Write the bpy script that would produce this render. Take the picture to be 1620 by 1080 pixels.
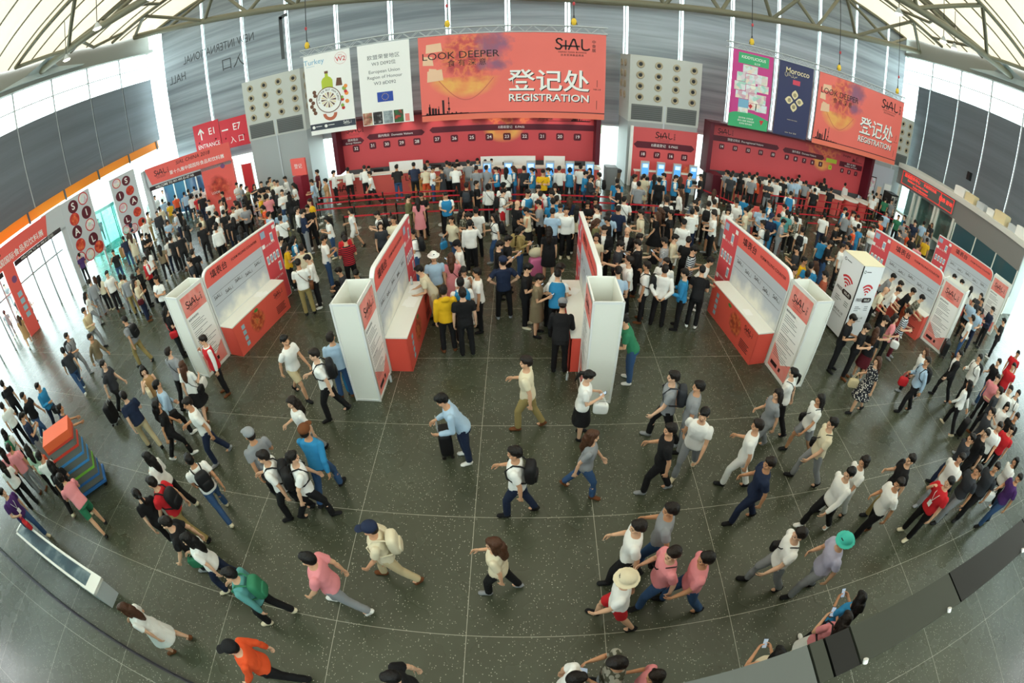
import bpy, bmesh, math, random
import numpy as np
from mathutils import Vector, Matrix, Euler
SC = bpy.context.scene
for _o in list(bpy.data.objects): bpy.data.objects.remove(_o)
COL = SC.collection
PI = math.pi
R = math.radians
# ---------------------------------------------------------------- camera (a wide fisheye lens held high over the hall)
CAM_H = 6.5
PITCH, ROLL, YAW = 0.6313610, -0.0193576, 0.0264910
LENS_K = (0.06096654, 7.427322e-05, 5.818876e-06)
def _cam():
    cd = bpy.data.cameras.new('camera'); co = bpy.data.objects.new('camera', cd); COL.objects.link(co)
    cd.type = 'PANO'
    for tgt in (cd, getattr(cd, 'cycles', None)):
        try:
            tgt.panorama_type = 'FISHEYE_LENS_POLYNOMIAL'
            tgt.fisheye_fov = 2*PI
            tgt.fisheye_polynomial_k0 = 0.0
            tgt.fisheye_polynomial_k1 = -LENS_K[0]
            tgt.fisheye_polynomial_k2 = -LENS_K[1]
            tgt.fisheye_polynomial_k3 = -LENS_K[2]
            tgt.fisheye_polynomial_k4 = 0.0
            break
        except Exception: pass
    cd.sensor_fit = 'HORIZONTAL'; cd.sensor_width = 36; cd.sensor_height = 24
    cd.clip_start = .02; cd.clip_end = 400
    def world(x, y, z):
        c, s = math.cos(PITCH), math.sin(PITCH); y, z = c*y + s*z, -s*y + c*z
        c, s = math.cos(YAW), math.sin(YAW); return Vector((c*x - s*y, s*x + c*y, z))
    cr, sr = math.cos(ROLL), math.sin(ROLL)
    right, up, fwd = world(cr, 0, sr), world(-sr, 0, cr), world(0, 1, 0)
    m = Matrix.Identity(4)
    for i in range(3): m[i][0], m[i][1], m[i][2] = right[i], up[i], -fwd[i]
    m.translation = (0, 0, CAM_H)
    co.matrix_world = m
    SC.camera = co
_cam()
# ---------------------------------------------------------------- daylight outside, colour management
w = bpy.data.worlds.new('world'); SC.world = w; w.use_nodes = True
_bg = w.node_tree.nodes['Background']; _bg.inputs['Color'].default_value = (.95, .98, 1, 1); _bg.inputs['Strength'].default_value = 7.5
SC.view_settings.view_transform = 'Standard'
try: SC.view_settings.look = 'None'
except Exception: pass
SC.view_settings.gamma = 1; SC.view_settings.exposure = 0.12
SC.view_settings.use_curve_mapping = False
SC.cycles.max_bounces = 6; SC.cycles.diffuse_bounces = 3; SC.cycles.glossy_bounces = 3; SC.cycles.transparent_max_bounces = 12
SC.cycles.sample_clamp_indirect = 6
def area(name, loc, size, power, rot=(0, 0, 0), color=(1, 1, 1)):
    l = bpy.data.lights.new(name, 'AREA'); l.shape = 'RECTANGLE'; l.size, l.size_y = size; l.energy = power; l.color = color
    o = bpy.data.objects.new(name, l); COL.objects.link(o); o.location = loc; o.rotation_euler = rot
    return o
# daylight through the roof membrane, put in as the membrane's own emission
ROOF_GLOW = 1.0
# ---------------------------------------------------------------- helpers
def srgb(h):
    if isinstance(h, str):
        h = h.lstrip('#'); h = tuple(int(h[i:i+2], 16)/255 for i in (0, 2, 4))
    return tuple(c/12.92 if c <= .04045 else ((c+.055)/1.055)**2.4 for c in h)
MATS = {}
def mat(name, col, rough=.5, metal=0., emit=0., spec=.5, alpha=1., coat=0., noise=0., nscale=6., bump=0., bscale=60.):
    if name in MATS: return MATS[name]
    m = bpy.data.materials.new(name); m.use_nodes = True; nt = m.node_tree; b = nt.nodes['Principled BSDF']
    c = srgb(col) if isinstance(col, str) else col
    b.inputs['Base Color'].default_value = (*c, 1); b.inputs['Roughness'].default_value = rough; b.inputs['Metallic'].default_value = metal
    b.inputs['Specular IOR Level'].default_value = spec; b.inputs['Coat Weight'].default_value = coat
    if emit: b.inputs['Emission Color'].default_value = (*c, 1); b.inputs['Emission Strength'].default_value = emit
    if alpha < 1: b.inputs['Alpha'].default_value = alpha
    if noise:
        tc = nt.nodes.new('ShaderNodeTexCoord'); n = nt.nodes.new('ShaderNodeTexNoise'); n.inputs['Scale'].default_value = nscale; n.inputs['Detail'].default_value = 4
        mx = nt.nodes.new('ShaderNodeMix'); mx.data_type = 'RGBA'; mx.inputs[6].default_value = (*[x*(1-noise) for x in c], 1); mx.inputs[7].default_value = (*[min(1, x*(1+noise)) for x in c], 1)
        nt.links.new(tc.outputs['Object'], n.inputs['Vector']); nt.links.new(n.outputs['Fac'], mx.inputs[0]); nt.links.new(mx.outputs[2], b.inputs['Base Color'])
    if bump:
        tc = nt.nodes.new('ShaderNodeTexCoord'); n = nt.nodes.new('ShaderNodeTexNoise'); n.inputs['Scale'].default_value = bscale; n.inputs['Detail'].default_value = 3
        bp = nt.nodes.new('ShaderNodeBump'); bp.inputs['Strength'].default_value = bump; bp.inputs['Distance'].default_value = .02
        nt.links.new(tc.outputs['Object'], n.inputs['Vector']); nt.links.new(n.outputs['Fac'], bp.inputs['Height']); nt.links.new(bp.outputs['Normal'], b.inputs['Normal'])
    MATS[name] = m
    return m
def glass(name, tint=(.85, .93, .92), refl=.06, rough=.02):
    if name in MATS: return MATS[name]
    m = bpy.data.materials.new(name); m.use_nodes = True; nt = m.node_tree; nt.nodes.clear()
    o = nt.nodes.new('ShaderNodeOutputMaterial'); t = nt.nodes.new('ShaderNodeBsdfTransparent'); g = nt.nodes.new('ShaderNodeBsdfGlossy')
    lw = nt.nodes.new('ShaderNodeLayerWeight'); lw.inputs['Blend'].default_value = .5
    pw = nt.nodes.new('ShaderNodeMath'); pw.operation = 'POWER'; pw.inputs[1].default_value = 4; nt.links.new(lw.outputs['Facing'], pw.inputs[0])
    f = nt.nodes.new('ShaderNodeMath'); f.operation = 'MULTIPLY_ADD'; f.inputs[1].default_value = .75; f.inputs[2].default_value = refl; nt.links.new(pw.outputs[0], f.inputs[0]); mx = nt.nodes.new('ShaderNodeMixShader')
    t.inputs['Color'].default_value = (*tint, 1); g.inputs['Roughness'].default_value = rough
    nt.links.new(f.outputs[0], mx.inputs[0]); nt.links.new(t.outputs[0], mx.inputs[1]); nt.links.new(g.outputs[0], mx.inputs[2]); nt.links.new(mx.outputs[0], o.inputs[0])
    MATS[name] = m; return m
def ramp_mat(name, stops, scale=4., detail=6., rough=.6, kind='noise', coord='Object'):
    if name in MATS: return MATS[name]
    m = bpy.data.materials.new(name); m.use_nodes = True; nt = m.node_tree; b = nt.nodes['Principled BSDF']; b.inputs['Roughness'].default_value = rough
    tc = nt.nodes.new('ShaderNodeTexCoord')
    n = nt.nodes.new('ShaderNodeTexVoronoi' if kind == 'voronoi' else 'ShaderNodeTexNoise'); n.inputs['Scale'].default_value = scale
    if kind == 'noise': n.inputs['Detail'].default_value = detail; out = n.outputs['Fac']
    else: out = n.outputs['Color']
    r = nt.nodes.new('ShaderNodeValToRGB'); cr = r.color_ramp
    while len(cr.elements) > 1: cr.elements.remove(cr.elements[-1])
    cr.elements[0].position = stops[0][0]; cr.elements[0].color = (*srgb(stops[0][1]), 1)
    for p, c in stops[1:]:
        e = cr.elements.new(p); e.color = (*srgb(c), 1)
    nt.links.new(tc.outputs[coord], n.inputs['Vector']); nt.links.new(out, r.inputs[0]); nt.links.new(r.outputs[0], b.inputs['Base Color'])
    MATS[name] = m; return m
def print_mat(name, base, blobs, var=.12, grain=.35):
    """a printed sheet: base colour plus soft-edged printed patches (cx, cz, rx, rz, edge, ramp stops, noise scale, half) in the sheet's own coordinates"""
    if name in MATS: return MATS[name]
    m = bpy.data.materials.new(name); m.use_nodes = True; nt = m.node_tree; N = nt.nodes; L = nt.links; b = N['Principled BSDF']; b.inputs['Roughness'].default_value = .55
    tc = N.new('ShaderNodeTexCoord'); sep = N.new('ShaderNodeSeparateXYZ'); L.new(tc.outputs['Object'], sep.inputs[0])
    nz = N.new('ShaderNodeTexNoise'); nz.inputs['Scale'].default_value = 2.5; nz.inputs['Detail'].default_value = 5; L.new(tc.outputs['Object'], nz.inputs['Vector'])
    def M(op, *a):
        n = N.new('ShaderNodeMath'); n.operation = op
        for i, v in enumerate(a):
            if isinstance(v, (int, float)): n.inputs[i].default_value = v
            else: L.new(v, n.inputs[i])
        return n.outputs[0]
    def mixc(f, a, c):
        x = N.new('ShaderNodeMix'); x.data_type = 'RGBA'
        for i, v in ((0, f), (6, a), (7, c)):
            if isinstance(v, (tuple, float, int)): x.inputs[i].default_value = (*v, 1) if isinstance(v, tuple) else v
            else: L.new(v, x.inputs[i])
        return x.outputs[2]
    bc = srgb(base); n0 = N.new('ShaderNodeTexNoise'); n0.inputs['Scale'].default_value = grain; L.new(tc.outputs['Object'], n0.inputs['Vector'])
    col = mixc(n0.outputs['Fac'], tuple(c*(1-var) for c in bc), tuple(min(1, c*(1+var)) for c in bc))
    hx = 'Y' if name.endswith('_side') else 'X'
    for cx, cz, rx, rz, edge, stops, sc, half in blobs:
        dx = M('DIVIDE', M('SUBTRACT', sep.outputs[hx], cx), rx); dz = M('DIVIDE', M('SUBTRACT', sep.outputs['Z'], cz), rz)
        d = M('SQRT', M('ADD', M('MULTIPLY', dx, dx), M('MULTIPLY', dz, dz)))
        if half <= 0: d = M('ADD', d, M('MULTIPLY', M('SUBTRACT', nz.outputs['Fac'], .5), edge*2.2))
        mr = N.new('ShaderNodeMapRange'); mr.inputs[1].default_value = 1.0; mr.inputs[2].default_value = 1.0-edge; mr.clamp = True; L.new(d, mr.inputs[0]); f = mr.outputs[0]
        if half:
            mh = N.new('ShaderNodeMapRange'); mh.inputs[1].default_value = .04*half; mh.inputs[2].default_value = -.04*half; L.new(dz, mh.inputs[0]); f = M('MULTIPLY', f, mh.outputs[0])
        n = N.new('ShaderNodeTexNoise'); n.inputs['Scale'].default_value = sc; n.inputs['Detail'].default_value = 7; L.new(tc.outputs['Object'], n.inputs['Vector'])
        r = N.new('ShaderNodeValToRGB'); cr = r.color_ramp; cr.elements[0].position = stops[0][0]; cr.elements[0].color = (*srgb(stops[0][1]), 1); cr.elements[1].position = stops[-1][0]; cr.elements[1].color = (*srgb(stops[-1][1]), 1)
        for p, c in stops[1:-1]:
            e = cr.elements.new(p); e.color = (*srgb(c), 1)
        L.new(n.outputs['Fac'], r.inputs[0]); col = mixc(f, col, r.outputs[0])
    L.new(col, b.inputs['Base Color']); MATS[name] = m; return m
class MB:
    """Collects shapes; build() links them as ONE mesh object."""
    def __init__(s): s.v = []; s.f = []; s.m = []; s.sm = []
    def add(s, V, F, mi=0, smooth=False):
        b = len(s.v); s.v.extend([tuple(map(float, p)) for p in V]); s.f.extend([tuple(b+i for i in f) for f in F]); s.m.extend([mi]*len(F)); s.sm.extend([smooth]*len(F)); return s
    def box(s, a, b, mi=0, M=None):
        x0, y0, z0 = a; x1, y1, z1 = b
        V = [(x0, y0, z0), (x1, y0, z0), (x1, y1, z0), (x0, y1, z0), (x0, y0, z1), (x1, y0, z1), (x1, y1, z1), (x0, y1, z1)]
        if M is not None: V = [tuple(M @ Vector(p)) for p in V]
        return s.add(V, [(3, 2, 1, 0), (4, 5, 6, 7), (0, 1, 5, 4), (1, 2, 6, 5), (2, 3, 7, 6), (3, 0, 4, 7)], mi)
    def poly(s, P, mi=0): return s.add(P, [tuple(range(len(P)))], mi)
    def prism(s, P, d, mi=0):
        """polygon P (list of 3D points) pushed along vector d"""
        n = len(P); V = list(P) + [tuple(np.add(p, d)) for p in P]
        return s.add(V, [tuple(range(n))[::-1], tuple(range(n, 2*n))] + [(i, (i+1) % n, n+(i+1) % n, n+i) for i in range(n)], mi)
    def tube(s, P, r, n=8, mi=0, caps=True, smooth=True):
        P = [np.array(p, float) for p in P]; rr = r if isinstance(r, (list, tuple)) else [r]*len(P)
        V = []; up = None
        for i, p in enumerate(P):
            t = (P[min(i+1, len(P)-1)] - P[max(i-1, 0)]); t /= (np.linalg.norm(t)+1e-9)
            if up is None or abs(np.dot(up, t)) > .98: up = np.array((0, 0, 1.)) if abs(t[2]) < .9 else np.array((1., 0, 0))
            a = np.cross(t, up); a /= np.linalg.norm(a)+1e-9; b = np.cross(a, t)
            for k in range(n):
                an = 2*PI*k/n; V.append(p + rr[i]*(math.cos(an)*a + math.sin(an)*b))
        F = [(i*n+k, i*n+(k+1) % n, (i+1)*n+(k+1) % n, (i+1)*n+k) for i in range(len(P)-1) for k in range(n)]
        s.add(V, F, mi, smooth)
        if caps: s.add(V[:n], [tuple(range(n))[::-1]], mi); s.add(V[-n:], [tuple(range(n))], mi)
        return s
    def lathe(s, prof, c=(0, 0, 0), n=20, mi=0, smooth=True):
        V = [(c[0]+r*math.cos(2*PI*k/n), c[1]+r*math.sin(2*PI*k/n), c[2]+z) for r, z in prof for k in range(n)]
        F = [(i*n+k, i*n+(k+1) % n, (i+1)*n+(k+1) % n, (i+1)*n+k) for i in range(len(prof)-1) for k in range(n)]
        s.add(V, F, mi, smooth); s.add(V[:n], [tuple(range(n))[::-1]], mi); s.add(V[-n:], [tuple(range(n))], mi); return s
    def ell(s, c, r, n=14, m=9, mi=0, M=None):
        V = []; F = []
        for i in range(m+1):
            a = PI*i/m
            for k in range(n):
                b = 2*PI*k/n; p = Vector((r[0]*math.sin(a)*math.cos(b), r[1]*math.sin(a)*math.sin(b), r[2]*math.cos(a)))
                if M is not None: p = M @ p
                V.append((c[0]+p[0], c[1]+p[1], c[2]+p[2]))
        F = [(i*n+k, (i+1)*n+k, (i+1)*n+(k+1) % n, i*n+(k+1) % n) for i in range(m) for k in range(n)]
        return s.add(V, F, mi, True)
    def mesh(s, name, mats):
        me = bpy.data.meshes.new(name); me.from_pydata(s.v, [], s.f); me.update()
        for m in (mats if isinstance(mats, (list, tuple)) else [mats]): me.materials.append(m)
        me.polygons.foreach_set('material_index', s.m); me.polygons.foreach_set('use_smooth', s.sm); return me
    def build(s, name, mats, parent=None, loc=None, rz=0., **kw):
        o = bpy.data.objects.new(name, s.mesh(name, mats)); COL.objects.link(o)
        if parent is not None: o.parent = parent
        if loc is not None: o.location = loc
        if rz: o.rotation_euler[2] = rz
        for k, v in kw.items(): o[k] = v
        return o
def thing(name, label, cat, loc=(0, 0, 0), rz=0., group=None):
    o = bpy.data.objects.new(name, None); COL.objects.link(o); o.location = loc; o.rotation_euler = (0, 0, rz); o.empty_display_size = .2
    o['label'] = label; o['category'] = cat
    if group: o['group'] = group
    return o
def tag(o, label, cat, group=None):
    o['label'] = label; o['category'] = cat
    if group: o['group'] = group
    return o
def dup(root, loc=None, rz=None, label=None, group=None):
    def cp(o, par):
        c = o.copy(); COL.objects.link(c); c.parent = par
        for ch in KIDS(o): cp(ch, c)
        return c
    c = cp(root, None)
    if loc is not None: c.location = loc
    if rz is not None: c.rotation_euler[2] = rz
    if label: c['label'] = label
    if group: c['group'] = group
    return c
def KIDS(o): return list(o.children)
_tc = {}
def text_poly(body, size, align='CENTER', bold=0., shear=0., spacing=1., xscale=1.):
    """outline of a line of writing as flat polygons in the XY plane"""
    key = (body, size, align, bold, shear, spacing, xscale)
    if key in _tc: return _tc[key]
    cu = bpy.data.curves.new('writing', 'FONT'); cu.body = body; cu.size = size; cu.align_x = align; cu.align_y = 'CENTER'; cu.offset = bold*size; cu.shear = shear
    cu.space_character = spacing; cu.resolution_u = 3; cu.fill_mode = 'FRONT'
    o = bpy.data.objects.new('writing', cu); COL.objects.link(o)
    dg = bpy.context.evaluated_depsgraph_get(); dg.update(); ev = o.evaluated_get(dg); me = ev.to_mesh()
    V = [(v.co.x*xscale, v.co.y) for v in me.vertices]; F = [tuple(p.vertices) for p in me.polygons]
    ev.to_mesh_clear(); bpy.data.objects.remove(o); bpy.data.curves.remove(cu)
    _tc[key] = (V, F); return V, F
class Face:
    """A vertical board face: u to the reader's right, v up, n towards the reader."""
    def __init__(s, o, u, n, up=(0, 0, 1)): s.o = np.array(o, float); s.u = np.array(u, float); s.n = np.array(n, float); s.up = np.array(up, float)
    def p(s, u, v, d=.004): return tuple(s.o + u*s.u + v*s.up + d*s.n)
    def text(s, mb, body, u, v, size, mi=0, d=.006, **k):
        V, F = text_poly(body, size, **k); mb.add([s.p(u+x, v+y, d) for x, y in V], F, mi); return mb
    def rect(s, mb, u0, v0, u1, v1, mi=0, d=.004): return mb.add([s.p(u0, v0, d), s.p(u1, v0, d), s.p(u1, v1, d), s.p(u0, v1, d)], [(0, 1, 2, 3)], mi)
    def poly(s, mb, P, mi=0, d=.004): return mb.add([s.p(x, y, d) for x, y in P], [tuple(range(len(P)))], mi)
    def disc(s, mb, u, v, r, mi=0, d=.004, n=24, rv=None): rv = rv or r; return s.poly(mb, [(u+r*math.cos(2*PI*k/n), v+rv*math.sin(2*PI*k/n)) for k in range(n)], mi, d)
    def ring(s, mb, u, v, r0, r1, mi=0, d=.005, n=28, a0=0., a1=2*PI):
        V = []
        for k in range(n+1):
            a = a0+(a1-a0)*k/n; V += [s.p(u+r0*math.cos(a), v+r0*math.sin(a), d), s.p(u+r1*math.cos(a), v+r1*math.sin(a), d)]
        return mb.add(V, [(2*k, 2*k+1, 2*k+3, 2*k+2) for k in range(n)], mi)
    def line(s, mb, P, w, mi=0, d=.006):
        for (x0, y0), (x1, y1) in zip(P, P[1:]):
            dx, dy = x1-x0, y1-y0; L = math.hypot(dx, dy)+1e-9; ox, oy = -dy/L*w/2, dx/L*w/2; ex, ey = dx/L*w*.3, dy/L*w*.3
            s.poly(mb, [(x0-ox-ex, y0-oy-ey), (x1-ox+ex, y1-oy+ey), (x1+ox+ex, y1+oy+ey), (x0+ox-ex, y0+oy-ey)][::1], mi, d)
    def logo(s, mb, u, v, h, mi=0, d=.007, sub=True, side=True):
        """the four drawn letters S I A L with the bar through them; (u, v) centre of the word, h cap height"""
        w = h*.14; L = lambda P: s.line(mb, [(u+x*h, v+y*h) for x, y in P], w, mi, d)
        L([(-.98, .36), (-1.1, .5), (-1.32, .5), (-1.46, .36), (-1.4, .14), (-1.1, -.06), (-1.02, -.28), (-1.16, -.46), (-1.4, -.46), (-1.54, -.36)])
        L([(-.66, .34), (-.66, -.48)]); L([(-.96, -.16), (.5, -.16)])
        L([(-.42, -.48), (-.06, .44), (.02, .5), (.1, .44), (.36, -.48)])
        L([(.72, .5), (.72, -.22), (.8, -.42), (1.0, -.48), (1.2, -.46), (1.36, -.36)])
        if sub:
            s.text(mb, 'INSPIRE FOOD BUSINESS', u-.1*h, v-.74*h, h*.2, mi, d, spacing=1.12)
            s.text(mb, '启发亚洲食品商务', u-.1*h, v-1.02*h, h*.22, mi, d, spacing=1.3)
        if side:
            for i, c in enumerate('中食展'): s.text(mb, c, u+1.75*h, v+.3*h-i*.4*h, h*.36, mi, d)
def skyline(f, mb, u0, v0, w, h, mi=0, d=.006):
    """silhouette of city towers along a base line"""
    f.rect(mb, u0, v0, u0+w, v0+h*.06, mi, d)
    for x, ww, hh in ((.02, .05, .14), (.08, .05, .5), (.1, .02, .66), (.15, .06, .42), (.22, .05, .4), (.29, .04, .36), (.31, .015, .5), (.4, .05, .85), (.5, .03, .2), (.6, .04, .1), (.7, .03, .14), (.8, .05, .08)):
        f.rect(mb, u0+x*w, v0, u0+(x+ww)*w, v0+hh*h, mi, d)
    f.rect(mb, u0+.545*w, v0, u0+.56*w, v0+h, mi, d); f.disc(mb, u0+.5525*w, v0+.32*h, .03*w, mi, d, 12); f.disc(mb, u0+.5525*w, v0+.66*h, .02*w, mi, d, 12)
# ---------------------------------------------------------------- the hall
XL, XR, YB, YF = -23.5, 25.4, 24.5, -6.0
ZW0, ZW1 = 9.5, 11.4
def floor_mat():
    m = bpy.data.materials.new('terrazzo'); m.use_nodes = True; nt = m.node_tree; N = nt.nodes; L = nt.links; b = N['Principled BSDF']
    tc = N.new('ShaderNodeTexCoord'); sep = N.new('ShaderNodeSeparateXYZ'); L.new(tc.outputs['Object'], sep.inputs[0])
    def M(op, a, c=None):
        n = N.new('ShaderNodeMath'); n.operation = op
        for i, v in enumerate((a, c)):
            if v is None: continue
            if isinstance(v, (int, float)): n.inputs[i].default_value = v
            else: L.new(v, n.inputs[i])
        return n.outputs[0]
    def lines(out, off, sp, w): return M('GREATER_THAN', M('ABSOLUTE', M('SUBTRACT', M('FRACT', M('DIVIDE', M('ADD', out, 100*sp-off+sp/2), sp)), .5)), -1) if False else M('LESS_THAN', M('ABSOLUTE', M('SUBTRACT', M('FRACT', M('DIVIDE', M('ADD', out, 100*sp-off+sp/2), sp)), .5)), w/sp)
    grid = M('MAXIMUM', lines(sep.outputs[0], -.77, 1.94, .0042), lines(sep.outputs[1], 1.95, 2.1, .0042))
    vo = N.new('ShaderNodeTexVoronoi'); vo.inputs['Scale'].default_value = 26; L.new(tc.outputs['Object'], vo.inputs['Vector'])
    chip = M('LESS_THAN', vo.outputs['Distance'], .2)
    hue = N.new('ShaderNodeSeparateColor'); L.new(vo.outputs['Color'], hue.inputs[0])
    chip = M('MULTIPLY', chip, M('GREATER_THAN', hue.outputs[0], .45))
    no = N.new('ShaderNodeTexNoise'); no.inputs['Scale'].default_value = .5; no.inputs['Detail'].default_value = 5; L.new(tc.outputs['Object'], no.inputs['Vector'])
    r = N.new('ShaderNodeValToRGB'); r.color_ramp.elements[0].position = .3; r.color_ramp.elements[0].color = (*srgb('393d2f'), 1); r.color_ramp.elements[1].position = .7; r.color_ramp.elements[1].color = (*srgb('4a4f40'), 1); L.new(no.outputs['Fac'], r.inputs[0])
    m1 = N.new('ShaderNodeMix'); m1.data_type = 'RGBA'; L.new(chip, m1.inputs[0]); L.new(r.outputs[0], m1.inputs[6]); m1.inputs[7].default_value = (*srgb('a4a394'), 1)
    m2 = N.new('ShaderNodeMix'); m2.data_type = 'RGBA'; L.new(grid, m2.inputs[0]); L.new(m1.outputs[2], m2.inputs[6]); m2.inputs[7].default_value = (*srgb('aeac9e'), 1)
    L.new(m2.outputs[2], b.inputs['Base Color']); b.inputs['Roughness'].default_value = .2; b.inputs['Specular IOR Level'].default_value = .5
    n2 = N.new('ShaderNodeTexNoise'); n2.inputs['Scale'].default_value = 1.3; L.new(tc.outputs['Object'], n2.inputs['Vector'])
    L.new(M('ADD', M('MULTIPLY', n2.outputs['Fac'], .16), .19), b.inputs['Roughness'])
    return m
def blind_mat(name, c0, c1):
    m = bpy.data.materials.new(name); m.use_nodes = True; nt = m.node_tree; b = nt.nodes['Principled BSDF']; b.inputs['Roughness'].default_value = .55
    tc = nt.nodes.new('ShaderNodeTexCoord'); mp = nt.nodes.new('ShaderNodeMapping'); mp.inputs['Scale'].default_value = (.04, .04, 1.3)
    n = nt.nodes.new('ShaderNodeTexNoise'); n.inputs['Scale'].default_value = 1.2; n.inputs['Detail'].default_value = 6; n.inputs['Roughness'].default_value = .65
    r = nt.nodes.new('ShaderNodeValToRGB'); r.color_ramp.elements[0].position = .35; r.color_ramp.elements[0].color = (*srgb(c0), 1); r.color_ramp.elements[1].position = .68; r.color_ramp.elements[1].color = (*srgb(c1), 1)
    nt.links.new(tc.outputs['Object'], mp.inputs[0]); nt.links.new(mp.outputs[0], n.inputs['Vector']); nt.links.new(n.outputs['Fac'], r.inputs[0]); nt.links.new(r.outputs[0], b.inputs['Base Color'])
    return m
ST = dict(kind='structure')
FLOORM = floor_mat()
MB().box((XL-3, YF, -.2), (XR+4, YB+1.5, 0)).build('floor', FLOORM, **ST)
MB().box((-90, -60, -.4), (90, 110, -.21)).build('ground', mat('outdoor_concrete', 'c9ccc8', .9), **ST)
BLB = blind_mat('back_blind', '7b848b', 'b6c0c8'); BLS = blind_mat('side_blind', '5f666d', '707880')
STEEL = mat('painted_steel', '77745f', .45, .1); STEELL = mat('light_steel', 'c2c8ca', .4, .1); WHITE = mat('white_board', 'efefec', .45); OFFW = mat('cream_board', 'eeeee4', .5)
GREY = mat('grey_cladding', 'a9adad', .5, .1); DGREY = mat('dark_grey', '55585a', .55); BLACK = mat('black', '141416', .45); REDP = mat('coral_print', 'ea5a4c', .5); REDD = mat('deep_red_print', 'c8434a', .5)
MAROON = mat('maroon_print', '5d1426', .5); ORANGE = mat('orange_paint', 'f08a1c', .5); GL = glass('clear_glass'); GLT = glass('teal_glass', (.45, .8, .75), .08); GLB = glass('blue_glass', (.28, .45, .62), .1)
CONC = mat('pale_concrete', 'c9cbc6', .8)
# back wall: grey blinds between glazing bars, daylight in the slots between them
m = MB(); m.box((XL, YB+.35, 0), (XR+1, YB+.37, 15.6)); m.build('window_back', GL, **ST)
SP = 2.99; xs = [-.56+SP*k for k in range(-7, 9)]
edges = [XL+1.3]+[x for x in xs if XL+2.6 < x < XR-.8]+[XR]
m = MB()
for a, b in zip(edges, edges[1:]):
    z = 2.7
    while z < 15.3:
        z2 = min(z+1.15, 15.4); m.box((a+.13, YB, z), (b-.13, YB+.05, z2-.05)); m.box((a+.13, YB+.01, z2-.05), (b-.13, YB+.05, z2)); z = z2
m.build('wall_back', BLB, **ST)
m = MB()
for x in edges[1:-1]:
    m.box((x-.035, YB+.1, 0), (x+.035, YB+.3, 15.5))
for z in (2.6, 15.4): m.box((XL, YB-.02, z), (XR, YB+.3, z+.1))
m.build('trim_1', STEELL, **ST)
# sign letters seen in reverse through the upper left blinds
f = Face((-15.9, YB-.004, 0), (-1, 0, 0), (0, -1, 0)); m = MB()
f.text(m, 'NEW INTERNATIONAL', -1.2, 9.75, .75, align='LEFT', xscale=.72); f.text(m, 'HALL', 4.3, 8.75, .8, align='LEFT', xscale=.8); f.text(m, '入口', -.4, 8.5, .9, align='LEFT')
f.line(m, [(-3.4, 10.5), (-3.0, 10.4), (-3.0, 7.9)], .22)
tag(m.build('reversed_sign_lettering', mat('letter_shadow', '4a4e50', .7)), 'faint reversed capital letters across the grey blinds above the left air tower', 'lettering')
# side walls
def side(X, sgn, name, ys, zb, gap):
    m = MB(); g = MB(); t = MB(); fa = MB()
    x0, x1 = (X-.06, X) if sgn < 0 else (X, X+.06)
    for a, b in zip(ys, ys[1:]): m.box((x0, a+gap, zb), (x1, b-gap-(1.4 if sgn > 0 and b > YB-.1 else 0), ZW0))
    m.build('wall_'+name, BLS, **ST)
    xg = X-.35 if sgn < 0 else X+.35
    g.box((xg-.01, ys[0], 0), (xg+.01, YB+.35, ZW1)); g.build('window_'+name, GL, **ST)
    for y in ys: t.box((X-.07+sgn*.12, y-.05, zb), (X+.07+sgn*.12, y+.05, ZW1))
    for z in (ZW0-.03, (ZW0+ZW1)/2): t.box((X-.04+sgn*.1, ys[0], z-.03), (X+.04+sgn*.1, ys[-1], z+.03))
    t.build('trim_'+name, STEELL, **ST)
    fa.box((X-.25, YF, ZW1), (X+.25, YB+.3, ZW1+.22)); fa.box((X-.1+sgn*.2, YF, ZW1+.22), (X+.1+sgn*.2, YB+.3, 13.1)); fa.build('trim_upper_'+name, mat('fascia_grey', '8d8f88', .6), **ST)
side(XL, -1, 'left', [YB-2.85*k for k in range(11)][::-1], 5.1, .05)
side(XR, 1, 'right', [YB-2.62*k for k in range(12)][::-1], 3.7, .07)
m = MB(); m.box((XL-.12, YF, 4.62), (XL+.3, YB-.6, 5.12))
for k in range(9): m.box((XL+.28, YB-.8-2.85*k-.06, 4.55), (XL+.34, YB-.8-2.85*k+.06, 5.16), 1)
m.build('beam_left', [ORANGE, DGREY], **ST)
# wall behind the camera side; unseen window band added to light the hall
MB().box((XL-3, YF-.2, 0), (XR+4, YF, 7.2)).box((XL-3, YF-.2, 11.4), (XR+4, YF, 15.6)).build('wall_front', mat('front_wall', '8d9294', .7), **ST)
MB().box((XL-.4, YF-.12, 7.2), (XR+.4, YF-.1, 11.4)).build('window_front', GL, **ST)
m = MB()
for k in range(18): m.box((XL+2.85*k-.05, YF-.2, 7.2), (XL+2.85*k+.05, YF, 11.4))
m.build('trim_front', STEELL, **ST)
ORDS = ['fourteenth', 'thirteenth', 'twelfth', 'eleventh', 'tenth', 'ninth', 'eighth', 'seventh', 'sixth', 'fifth', 'fourth', 'third', 'second', 'first']
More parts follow.
